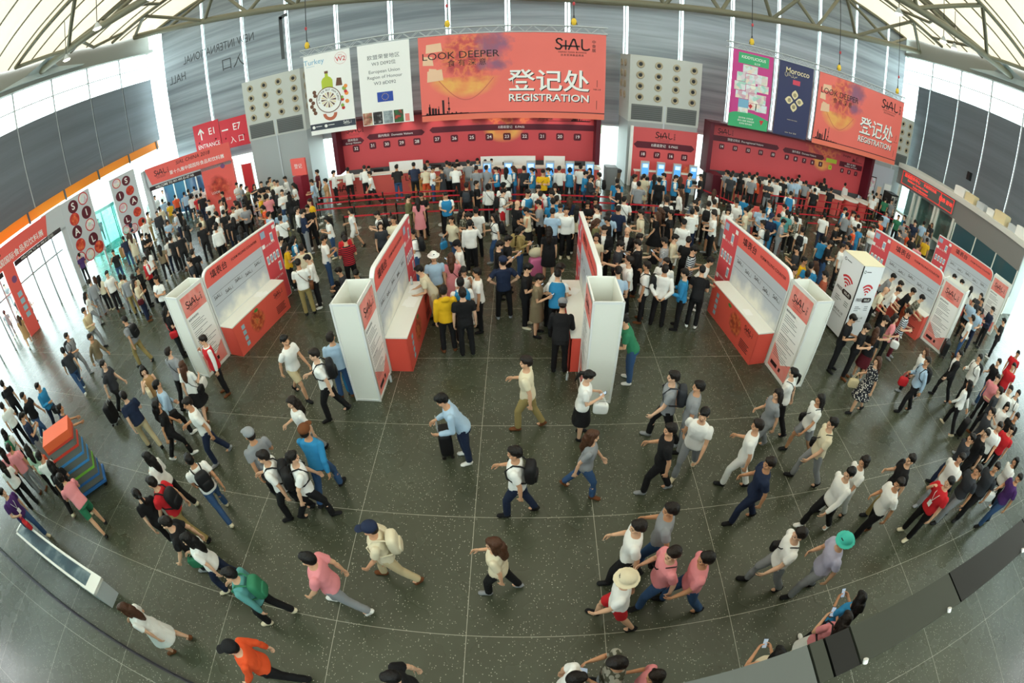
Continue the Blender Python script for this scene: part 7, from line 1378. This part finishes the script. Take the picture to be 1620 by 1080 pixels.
CROWD = """
-0.28 18.90 1.65 0.945 ho f vest:blue p:jean b
1.59 18.77 -0.08 0.967 st2 m long:white p:black s
10.53 15.64 0.94 0.979 ho m tee:white p:grey s
-1.84 18.78 -0.08 0.982 ho m tee:grey p:grey s
2.03 18.83 -0.26 0.923 ho f vest:blue p:black fs
-1.42 18.91 -0.09 0.972 st2 m tee:grey p:grey s
-12.07 14.70 0.60 0.950 st2 f tee:white p:black fs
5.12 18.38 -0.27 0.918 st2 f dress:cream - s
-16.31 9.94 -0.55 0.913 wk f tee:white p:grey l
2.87 18.84 2.92 0.921 st2 f tee:navy p:navy l
17.49 7.76 0.47 0.990 ph m tee:black p:black s
5.55 18.33 -0.16 0.935 st f vest:blue p:black l
-11.69 15.18 0.48 0.963 st m tee:black p:navy s
2.52 19.11 -0.32 0.968 st m tee:white p:navy s
5.99 18.28 1.41 0.989 ho m vest:blue p:black s
6.40 18.11 -1.83 0.994 ho m vest:blue p:black s
-10.46 16.18 2.15 0.922 ph f tee:orange p:red fs
17.39 8.48 1.08 1.007 ho m long:navy p:black s
17.16 9.06 2.01 1.006 st m tee:dark p:black s
-15.81 11.11 -2.05 1.001 st m tee:white p:black s
13.38 14.19 0.98 0.971 st2 m tee:orange p:black s
6.75 18.38 -0.54 0.922 st f tee:black p:black b
-9.62 17.05 0.64 0.951 st f jacket:black p:black l
-3.78 19.19 -1.48 0.971 ph m tee:white p:jean s
-2.78 19.28 0.15 0.973 le m tee:white p:black s
-3.35 19.27 1.64 0.925 ho f dress:dark - s
-16.17 11.36 -1.40 0.963 ho m long:white p:navy s
-13.73 14.00 0.96 1.002 st m tee:black p:black s
-13.02 14.80 0.79 0.984 st2 m tee:black p:black s
-14.16 13.90 0.03 0.969 st m tee:black p:black s
-14.51 13.40 0.67 0.918 wk f tee:taupe p:black l
-14.91 12.99 0.03 0.939 st f tee:white p:black l
-4.12 19.47 0.21 0.950 le f tee:cream shorts:orange fs
-3.07 19.61 0.16 0.989 le m tee:grey p:black s
12.58 15.45 -0.59 0.975 wk m tee:white p:navy s
-16.77 10.75 0.83 0.992 st2 m long:grey p:grey s
-3.25 20.01 0.16 0.967 le m tee:grey p:black s
17.63 9.46 2.10 1.008 st2 m tee:dark p:black s
-16.56 11.14 0.15 0.937 st f tee:cream p:black l
-2.30 19.99 0.11 0.966 le m tee:grey p:grey s
13.94 14.59 -0.87 0.985 st m tee:blue p:blue s
-11.68 16.48 -2.38 0.962 ho m tee:grey p:black s
7.32 18.84 -2.00 0.967 ho m vest:blue p:black s
-17.00 11.21 0.93 0.921 st2 f tee:white p:black b
17.25 10.77 -2.60 1.005 le m tee:dark p:black s
-6.58 19.26 2.08 0.986 wk m tee:white p:black s
-8.48 18.54 1.99 1.002 st m tee:tan p:grey s
-14.58 14.06 0.93 0.926 st2 f tee:white p:navy fs
-4.72 19.85 0.23 1.003 le m tee:navy p:black s
-10.28 17.63 -2.42 1.000 st2 m long:white p:jean s
17.11 11.18 -2.58 1.002 le m tee:white p:black s
7.94 18.88 1.31 0.966 ho m tee:black p:black s
-14.73 14.47 0.78 0.939 st f tee:white p:navy fs
-5.50 19.78 0.27 0.982 le m tee:black p:jean s
-12.67 16.16 0.72 0.965 st2 m tee:black p:black s
-12.33 16.43 -1.77 0.965 ho m tee:white p:black s
-11.01 17.49 0.67 0.969 st2 m tee:pink p:black s
17.98 10.28 -1.13 0.914 st f tee:white p:black l
-12.36 16.87 -2.64 0.971 ho m long:white p:black s
-13.11 16.21 2.37 0.953 ho f tee:white p:black fs
-11.45 17.57 2.10 0.973 ho m tee:yellow p:black s
-9.34 18.94 1.91 0.970 ho m tee:lightblue p:grey s
-13.55 16.22 0.90 0.992 st m jacket:black p:black s
-13.98 16.12 2.27 0.961 st m tee:cream p:black s
15.24 14.90 2.35 0.968 ph m tee:white p:grey s
12.05 17.68 -0.68 1.005 ho m vest:blue p:black s
14.32 15.96 -0.70 0.984 st2 m tee:grey p:black s
-7.19 20.25 0.34 0.992 le m long:white p:black s
-10.28 18.89 2.17 0.950 ho f tee:white p:black l
-11.22 18.40 0.44 0.927 st f tee:dark p:black l
-7.97 20.09 0.38 1.008 le m long:white p:black s
-12.65 17.34 2.01 0.937 st f tee:black p:black l
-12.97 17.65 2.06 0.912 st f tee:black p:black l
14.92 15.80 2.51 1.006 ho m tee:white p:grey s
-8.70 19.98 -1.04 0.993 ho m long:white p:black s
9.75 19.56 -0.63 0.992 st2 m tee:dark p:black s
-11.59 18.64 2.24 0.987 ho m tee:white p:black s
-15.04 15.98 0.01 0.944 wk2 f tee:black shorts:black l
-1.38 21.92 -3.14 0.988 desk m vest:blue p:black s
-1.68 21.91 -3.14 0.961 desk m vest:blue p:black s
-2.06 21.92 -3.14 0.996 desk m vest:blue p:black s
17.36 13.62 -0.99 0.961 st2 m tee:pink p:grey s
-3.04 21.91 -3.14 0.976 desk m vest:blue p:black s
-12.70 18.17 0.80 0.936 st2 f tee:black p:black l
14.70 16.66 -2.14 0.995 ho m vest:blue p:black s
15.99 15.47 0.96 0.952 ph f tee:black p:black l
9.77 20.00 -0.41 0.998 st m tee:grey p:black s
-12.11 18.70 2.23 0.952 ho f tee:cream p:grey fs
-4.49 21.92 -3.14 1.005 desk m vest:blue p:black s
-14.70 16.92 2.36 0.930 ho f tee:cream p:grey fs
10.94 19.59 -0.70 0.988 st2 m tee:grey p:black s
15.24 16.56 -2.36 0.960 ho m tee:white p:grey s
11.76 19.30 2.67 0.993 ph m tee:dark p:grey s
-18.12 13.58 -2.35 0.976 ca m tee:black p:jean s
17.14 14.83 0.89 0.994 ho m tee:dark p:black s
-14.02 17.85 -1.08 0.977 st2 m tee:white p:black s
10.16 20.28 -0.57 0.968 st m tee:lightblue p:khaki s
-6.01 21.91 -3.14 0.967 desk m vest:blue p:black s
10.58 20.16 -0.56 0.946 st f tee:black shorts:black l
-17.15 14.85 -0.64 0.999 ho m tee:black p:maroon s
-9.81 20.60 2.18 0.991 st2 m tee:maroon p:black s
-11.57 19.57 -2.74 1.001 ho m long:white p:black s
-17.22 15.28 -2.41 0.914 ho f tee:black p:black l
11.51 19.95 0.96 0.914 ho f tee:orange p:black l
-11.91 19.85 -2.74 0.986 st m tee:cream p:grey s
17.95 14.57 2.29 0.971 st m tee:black p:black s
-21.44 8.73 1.05 0.927 wk f dress:tan - b
-7.51 21.92 -3.14 0.981 desk m vest:blue p:black s
11.13 20.33 -0.50 0.974 le m tee:white p:black s
16.87 16.19 2.18 0.973 ho m tee:orange p:grey s
12.53 19.76 -0.65 0.994 st2 m tee:white p:grey s
-11.54 20.42 2.27 0.962 ho m long:white p:black s
-12.35 19.91 -1.11 0.977 st m tee:dark p:black s
-16.73 16.52 -2.32 0.947 ho f tee:lightblue p:white l
-12.78 19.97 -2.58 0.983 cr m tee:black p:black s
18.22 15.15 0.75 0.945 st f tee:orange p:black l
12.29 20.29 -0.54 1.007 le m tee:white p:black s
17.23 16.44 0.72 0.973 st m tee:grey p:black s
-15.17 18.34 -2.60 0.969 st2 m tee:white p:black s
-13.50 19.58 -1.13 0.978 po m tee:olive p:black s
-13.21 19.91 -2.36 0.951 st f tee:dark p:black l
11.76 20.65 -0.52 0.971 le m tee:white p:black s
18.38 15.56 2.09 0.988 ph m tee:grey p:black s
19.17 14.60 -0.96 0.989 st m tee:yellow p:black s
14.64 19.27 -0.52 0.983 st2 m tee:black p:black s
-16.88 17.42 2.27 1.003 ho m tee:striped p:navy s
13.24 20.33 -0.59 0.986 st m tee:black p:black s
10.55 21.92 -3.14 0.986 desk m vest:blue p:black s
-12.70 20.75 -1.18 0.965 st2 m tee:cream p:black s
-18.81 15.56 0.85 0.943 st f dress:cream - b
-15.01 19.44 2.19 0.980 st m tee:black p:black s
-19.20 15.35 0.93 0.976 wk2 m tee:navy p:jean s
13.30 20.65 -0.57 0.971 le m tee:white p:black s
11.51 21.92 -3.14 1.007 desk m vest:blue p:black s
13.89 20.49 -0.75 0.983 st m tee:lightblue p:khaki s
-19.22 15.79 -0.77 0.933 st f dress:cream - b
-14.36 20.33 -1.02 0.973 ho m tee:grey p:black s
13.73 20.65 -0.59 0.989 le m tee:white p:black s
14.32 20.59 -0.61 1.004 le m tee:lightblue p:grey s
-17.33 18.11 0.76 0.972 st m tee:black p:black s
12.27 21.91 -3.14 0.967 desk m vest:blue p:black s
14.96 20.65 -0.44 0.970 st m tee:grey p:black s
-14.93 20.77 -1.87 0.991 ho m tee:white p:grey s
13.22 21.92 -3.14 1.001 desk m vest:blue p:black s
19.41 16.70 2.09 0.961 ph m tee:grey p:black s
13.52 21.92 -3.14 0.985 desk m vest:blue p:black s
18.82 17.68 2.23 0.971 st2 m tee:lightblue p:navy s
-23.61 10.57 0.28 0.912 wk2 f tee:white p:black l
16.43 20.12 -0.83 0.983 st2 m tee:black p:black s
-19.40 17.31 0.76 0.996 st m tee:white p:black s
15.72 20.65 -0.84 1.006 st m tee:white p:black s
20.80 15.93 2.28 0.973 st m tee:grey p:black s
-24.27 10.12 1.13 0.929 wk2 f tee:white p:black l
19.66 17.48 2.48 0.982 st m tee:green p:black s
15.22 21.80 -0.61 0.967 le m tee:white p:blue s
-19.20 18.32 -2.23 0.981 st m jacket:dark p:black s
-22.38 14.30 1.18 0.978 st m tee:purple p:black s
15.05 21.92 -3.14 1.004 desk m vest:blue p:black s
-24.99 9.48 1.27 0.913 wk f tee:grey p:grey fs
20.65 16.91 2.15 0.999 st m tee:navy p:navy s
-17.42 20.10 0.81 0.963 st m tee:red p:jean s
-17.11 20.10 0.52 0.994 wk2 m tee:black p:navy s
15.60 21.92 -3.14 0.995 desk m vest:blue p:black s
20.94 17.23 -0.90 0.998 st m tee:navy p:navy s
20.53 17.73 0.86 1.002 wk2 m tee:blue p:blue s
16.80 21.37 -0.47 1.005 st m tee:black p:black s
-20.19 18.45 -0.89 1.009 ho m tee:cream p:khaki s
17.19 21.90 -0.69 1.008 st m tee:black p:black s
-19.91 19.34 0.87 0.962 st2 m long:cream p:grey s
21.92 17.31 -0.84 1.006 st m tee:lightblue p:khaki s
-18.58 20.86 0.63 0.918 wk f tee:white shorts:black fs
-19.74 20.05 0.92 0.950 st2 f tee:yellow p:khaki fs
-18.27 21.63 0.73 0.979 wk m tee:white p:black s
22.66 17.40 0.51 0.926 st2 f tee:dark p:black l
-22.07 18.48 -2.12 0.986 st m tee:navy p:navy s
-19.51 21.38 0.89 0.980 st2 m tee:lightblue p:navy s
20.09 20.30 -0.67 1.004 st m tee:white p:black s
-18.45 22.58 -2.41 0.986 st m tee:white p:black s
-19.48 21.81 0.63 0.989 st2 m tee:dark p:black s
19.15 22.18 -0.88 0.970 st m long:white p:black s
26.20 15.08 0.72 0.933 st f tee:lightblue p:grey l
-21.08 20.89 0.94 0.987 st m tee:lightblue p:grey s
-20.46 21.50 0.74 0.964 wk m tee:orange p:black s
-22.56 19.47 -0.68 0.972 ho m tee:dark p:black s
-19.61 22.55 0.68 0.961 wk2 m tee:white p:grey s
21.66 20.75 -0.62 0.974 st2 m tee:green p:black s
-21.88 20.64 0.81 0.968 st m long:white p:black s
21.31 21.36 -0.83 0.986 st m tee:white p:khaki s
23.40 17.80 2.04 0.944 st f tee:dark p:black b
22.23 20.69 2.32 0.967 st m tee:grey p:grey s
21.75 21.37 2.17 0.977 st m tee:black p:black s
21.37 21.80 -0.81 0.981 ak m tee:white p:grey s
21.13 22.20 2.41 0.973 st m tee:black p:black s
-19.95 23.34 0.82 1.005 wk m tee:white p:navy s
20.89 22.80 2.29 0.965 st2 m tee:black p:black s
26.20 17.54 0.62 0.915 st2 f tee:black p:black l
21.35 23.04 0.83 0.977 le m tee:dark p:grey s
21.85 22.95 2.53 0.991 st m tee:white p:black s
-23.19 22.34 -2.48 1.008 st2 m long:white p:black s
-23.87 22.30 -2.43 0.969 st m long:white p:black s
-22.12 24.10 0.82 1.007 wk2 m tee:blue p:black s
-22.82 23.82 -2.22 0.978 st m long:white p:black s
-30.80 12.53 -1.86 1.006 wk2 m tee:grey p:grey s
-23.70 23.73 -2.39 0.974 st m long:white p:black s
-28.39 20.82 -2.02 0.966 wk2 m tee:dark p:black s
"""
# ---------------------------------------------------------------- the visitors
SKINS = ['d9a988', 'd3a07e', 'e0b496', 'c99470', 'deb090']
SHOEC = ['black', 'black', 'white', 'brown', 'black', 'grey', 'cream', 'black']
HAIRC = ['15110f', '1a1411', '0f0d0d', '1f1713']
def cloth_mat(c): return PAT.get({'redstriped': 'striped'}.get(c, c), CLOTH)
def local_mesh(key, make):
    """mesh in the pose's own space, moved so that its origin sits at its centre"""
    if key not in _bc:
        parts = make(); allv = np.array([v for mb in parts.values() for v in mb[0].v]); c = (allv.min(0)+allv.max(0))/2; c[2] = allv[:, 2].min()
        out = {}
        for nm, (mb, m_) in parts.items():
            mb.v = [tuple(np.array(v)-c) for v in mb.v]; out[nm] = mb.mesh(nm.split('#')[0], m_)
        _bc[key] = (c, out)
    return _bc[key]
def superell(mb, c, r, M_, p=.55, n=18, m=10, mi=0):
    sg = lambda v: math.copysign(abs(v)**p, v); V = []
    for i in range(m+1):
        a = -PI/2+PI*i/m
        for k in range(n):
            b = 2*PI*k/n; q = np.array((r[0]*sg(math.cos(a))*sg(math.cos(b)), r[1]*sg(math.cos(a))*sg(math.sin(b)), r[2]*sg(math.sin(a)))); V.append(np.array(c)+M_ @ q)
    mb.add(V, [(i*n+k, i*n+(k+1) % n, (i+1)*n+(k+1) % n, (i+1)*n+k) for i in range(m) for k in range(n)], mi, True)
def acc_parts(kind, pose, fem):
    J = rig(pose, fem); X = np.array((1., 0, 0)); B, T = J['B'], J['T']; TM = np.stack([X, B, T], 1)
    if kind == 'bp':
        c = spine(J, .3)-B*.215; b = MB(); superell(b, c, (.145, .085, .215), TM); pk = MB(); superell(pk, c-B*.075-T*.07, (.11, .035, .1), TM); d = {'bag_body': (b, LEATH), 'pocket': (pk, LEATH)}
        for s in (-1, 1):
            m = MB(); m.tube([c+X*s*.08+T*.17+B*.06, J['C']-T*.0+X*s*.1-B*.09, J['C']+T*.0+X*s*.1+B*.02, spine(J, .4)+X*s*.115+B*.142, spine(J, .27)+X*s*.15+B*.12, spine(J, .2)+X*s*.18+B*.0, c+X*s*.12-T*.15+B*.06], .014, 7); d['strap#%d' % s] = (m, LEATH)
        return d
    if kind == 'sb':
        c = spine(J, -.02)+X*.24; b = MB(); superell(b, c, (.05, .13, .11), TM, .4); fl = MB(); superell(fl, c+X*.02+T*.03, (.04, .125, .07), TM, .4)
        m = MB(); m.tube([c+T*.1+B*.05, spine(J, .2)+X*.12+B*.135, spine(J, .36)+X*-.02+B*.15, J['C']-T*.01-X*.1+B*.05, J['C']-T*.01-X*.11-B*.06, spine(J, .36)-B*.14, spine(J, .2)+X*.12-B*.125, c+T*.1-B*.05], .009, 6)
        return {'bag_body': (b, LEATH), 'flap': (fl, LEATH), 'strap': (m, LEATH)}
    if kind == 'hb':
        h = J['wrR']+J['hdR']*.09; c = h-np.array((0, 0, .3)); b = MB(); superell(b, c, (.06, .15, .13), np.eye(3), .45); d = {'bag_body': (b, LEATH)}
        for s in (-1, 1): m = MB(); m.tube([c+np.array((s*.03, -.09, .1)), c+np.array((s*.025, -.06, .22)), h+np.array((s*.012, 0, 0)), c+np.array((s*.025, .06, .22)), c+np.array((s*.03, .09, .1))], .007, 6); d['handle#%d' % s] = (m, LEATH)
        return d
    if kind == 'sc':
        h = J['wrR']+J['hdR']*.09; c = np.array((h[0]+.06, h[1]-.18, .36)); b = MB(); superell(b, c, (.2, .125, .29), np.eye(3), .35)
        m = MB(); m.tube([c+np.array((-.09, .1, .25)), c+np.array((-.09, .11, h[2]-c[2])), c+np.array((.09, .11, h[2]-c[2])), c+np.array((.09, .1, .25))], .01, 6); d = {'shell': (b, LEATH), 'pull_handle': (m, STEELL)}
        for i, (sx, sy) in enumerate(((-1, -1), (1, -1), (-1, 1), (1, 1))): w_ = MB(); q = c+np.array((sx*.15, sy*.08, 0)); q[2] = .035; w_.tube([q-X*.015, q+X*.015], .035, 10); d['wheel#%d' % i] = (w_, BLACK)
        return d
    a, b_ = J['wrL']+J['hdL']*.1, J['wrR']+J['hdR']*.1; c = (a+b_)/2+B*.02
    n_ = _n(T*.75-B*.65); u = _n(np.cross(X, n_)); M_ = np.stack([X, -u if u @ T < 0 else u, n_], 1)
    def slab(w_, h_, t_, off=0.): m = MB(); V = [c+M_ @ np.array((x*w_, y*h_, z*t_+off)) for z in (-1, 1) for y in (-1, 1) for x in (-1, 1)]; m.add(V, [(0, 2, 3, 1), (4, 5, 7, 6), (0, 1, 5, 4), (2, 6, 7, 3), (0, 4, 6, 2), (1, 3, 7, 5)]); return m
    if kind == 'phone': return {'case': (slab(.038, .078, .005), BLACK), 'screen': (slab(.034, .07, .001, .006), mat('phone_screen', 'b9cbe0', .15, emit=.35))}
    return {'sheet': (slab(.105, .148, .0012), PAPER)}
ACCN = dict(bp='backpack', sb='shoulder_bag', hb='handbag', sc='suitcase', phone='phone', paper='paper_sheet')
ACCC = dict(bp='backpack', sb='bag', hb='bag', sc='suitcase', phone='phone', paper='paper')
def dress_list(ps, fem, tk, tc, bk, bc, hr, hat_, idx):
    """(name, mesh, colour, label) of everything a person wears"""
    L = []; m_ = cloth_mat(tc)
    if tk == 'vest':
        u = 'white' if tc in ('blue', 'red') else 'cream'; L.append(('shirt', garment(ps, fem, 'tee' if tc != 'red' else 'long', CLOTH), u, u+' shirt under the vest')); L.append(('vest', garment(ps, fem, 'vest', m_), tc, None))
    else: L.append(({'tee': 'shirt', 'long': 'shirt', 'tank': 'top', 'hoodie': 'hooded_top'}.get(tk, tk), garment(ps, fem, tk, m_), tc, None))
    if bk: L.append(({'p': 'trousers'}.get(bk, bk), garment(ps, fem, bk, CLOTH), bc, None))
    if hr != 'bald': L.append(('hair', hair(ps, fem, hr), '4a2e1e' if hr == 'b' else HAIRC[idx % 4], None))
    if hat_: L.append((hat_[0], hat(ps, fem, hat_[0]), 'tealhat' if hat_[1] == 'teal' else hat_[1], None))
    for nm in 'LR': L.append(('shoe', shoe(ps, fem, nm), SHOEC[idx % 8], None))
    return L
def spec(tok):
    return (None, None) if tok == '-' else tuple(tok.split(':'))
LANY = {}
for idx, ln in enumerate(PEOPLE.strip().split('\n')):
    a = ln.split('|'); t = a[0].split(); x, y, rz, s = map(float, t[:4]); ps = t[4]; fem = t[5] == 'f'; tk, tc = spec(t[6]); bk, bc = spec(t[7]); hr = t[8]; ht = None if t[9] == '-' else spec(t[9])
    root = thing('person', a[1], 'person', (x, y, 0), rz, 'visitors in the hall'); root.scale = (s, s, s)
    J, me = body(ps, fem); link('body', me, SKINS[int(t[10][0])], root)
    for nm, me, c, lab in dress_list(ps, fem, tk, tc, bk, bc, hr, ht, idx): link(nm, me, c, root, lab)
    if t[10].endswith('L'):
        if (ps, fem) not in LANY:
            m = MB(); p = lambda v, sx, d=.145: tuple(spine(J, v)+np.array((sx, 0, 0))+J['B']*d)
            m.tube([p(.51, -.07, .05), p(.4, -.05, .155), p(.22, 0, .15)], .006, 5); m.tube([p(.51, .07, .05), p(.4, .05, .155), p(.22, 0, .15)], .006, 5); q = np.array(p(.16, 0, .15)); m.box(tuple(q-[.045, .004, .06]), tuple(q+[.045, .004, .06])); LANY[ps, fem] = m.mesh('lanyard', CLOTH)
        link('lanyard', LANY[ps, fem], 'white', root, 'white lanyard with badge')
    for it in a[2:]:
        if not it: continue
        k, c, lab = it.split('~'); off, meshes = local_mesh(('acc', k, ps, fem), lambda: acc_parts(k, ps, fem)); cr, sr = math.cos(rz), math.sin(rz)
        o = thing(ACCN[k], lab, ACCC[k], (x+s*(cr*off[0]-sr*off[1]), y+s*(sr*off[0]+cr*off[1]), s*off[2]), rz, {'bp': 'backpacks', 'sb': 'shoulder bags', 'hb': 'hand bags', 'sc': 'suitcases', 'phone': 'phones', 'paper': 'paper sheets'}[k]+' carried by visitors'); o.scale = (s, s, s)
        for nm, me in meshes.items(): link(nm.split('#')[0], me, c, o)
# the many more distant visitors beyond the 300 nearest: one crowd
def lowres(me):
    if me.name not in LOWRES:
        o = bpy.data.objects.new('shape', me); COL.objects.link(o); d = o.modifiers.new('d', 'DECIMATE'); d.ratio = .22; dg = bpy.context.evaluated_depsgraph_get(); ev = o.evaluated_get(dg); m2 = ev.to_mesh()
        co = np.empty(len(m2.vertices)*3, np.float32); m2.vertices.foreach_get('co', co); m2.calc_loop_triangles(); tr = np.empty(len(m2.loop_triangles)*3, np.int32); m2.loop_triangles.foreach_get('vertices', tr)
        LOWRES[me.name] = (co.reshape(-1, 3).copy(), tr.reshape(-1, 3).copy()); ev.to_mesh_clear(); bpy.data.objects.remove(o)
    return LOWRES[me.name]
def crowd():
    VV = []; TT = []; CC = []; nb = 0
    for idx, ln in enumerate(CROWD.strip().split('\n')):
        t = ln.split(); x, y, rz, s = map(float, t[:4]); ps = t[4]; fem = t[5] == 'f'; tk, tc = spec(t[6]); bk, bc = spec(t[7]); cr, sr = math.cos(rz), math.sin(rz)
        for nm, me, c, lab in [('body', body(ps, fem)[1], SKINS[idx % 5], None)]+dress_list(ps, fem, tk, tc, bk, bc, t[8], None, idx):
            v, f = lowres(me); w_ = np.empty_like(v); w_[:, 0] = x+s*(cr*v[:, 0]-sr*v[:, 1]); w_[:, 1] = y+s*(sr*v[:, 0]+cr*v[:, 1]); w_[:, 2] = s*v[:, 2]
            VV.append(w_); TT.append(f+nb); nb += len(v); CC.append(np.tile(np.array((*srgb(CN.get(c, c)), 1), np.float32), (len(v), 1)))
    v = np.concatenate(VV); f = np.concatenate(TT); me = bpy.data.meshes.new('crowd'); me.vertices.add(len(v)); me.vertices.foreach_set('co', v.ravel()); me.loops.add(len(f)*3); me.loops.foreach_set('vertex_index', f.ravel().astype(np.int32)); me.polygons.add(len(f)); me.polygons.foreach_set('loop_start', np.arange(0, len(f)*3, 3, dtype=np.int32)); me.update(calc_edges=True); me.polygons.foreach_set('use_smooth', [True]*len(f))
    at = me.color_attributes.new('cloth_colour', 'FLOAT_COLOR', 'POINT'); at.data.foreach_set('color', np.concatenate(CC).ravel())
    m = bpy.data.materials.new('crowd_cloth'); m.use_nodes = True; b = m.node_tree.nodes['Principled BSDF']; b.inputs['Roughness'].default_value = .8; n = m.node_tree.nodes.new('ShaderNodeAttribute'); n.attribute_name = 'cloth_colour'; m.node_tree.links.new(n.outputs['Color'], b.inputs['Base Color']); me.materials.append(m)
    o = bpy.data.objects.new('crowd', me); COL.objects.link(o); o['kind'] = 'stuff'; tag(o, 'dense distant crowd of visitors queueing along the registration counters', 'crowd')
crowd()
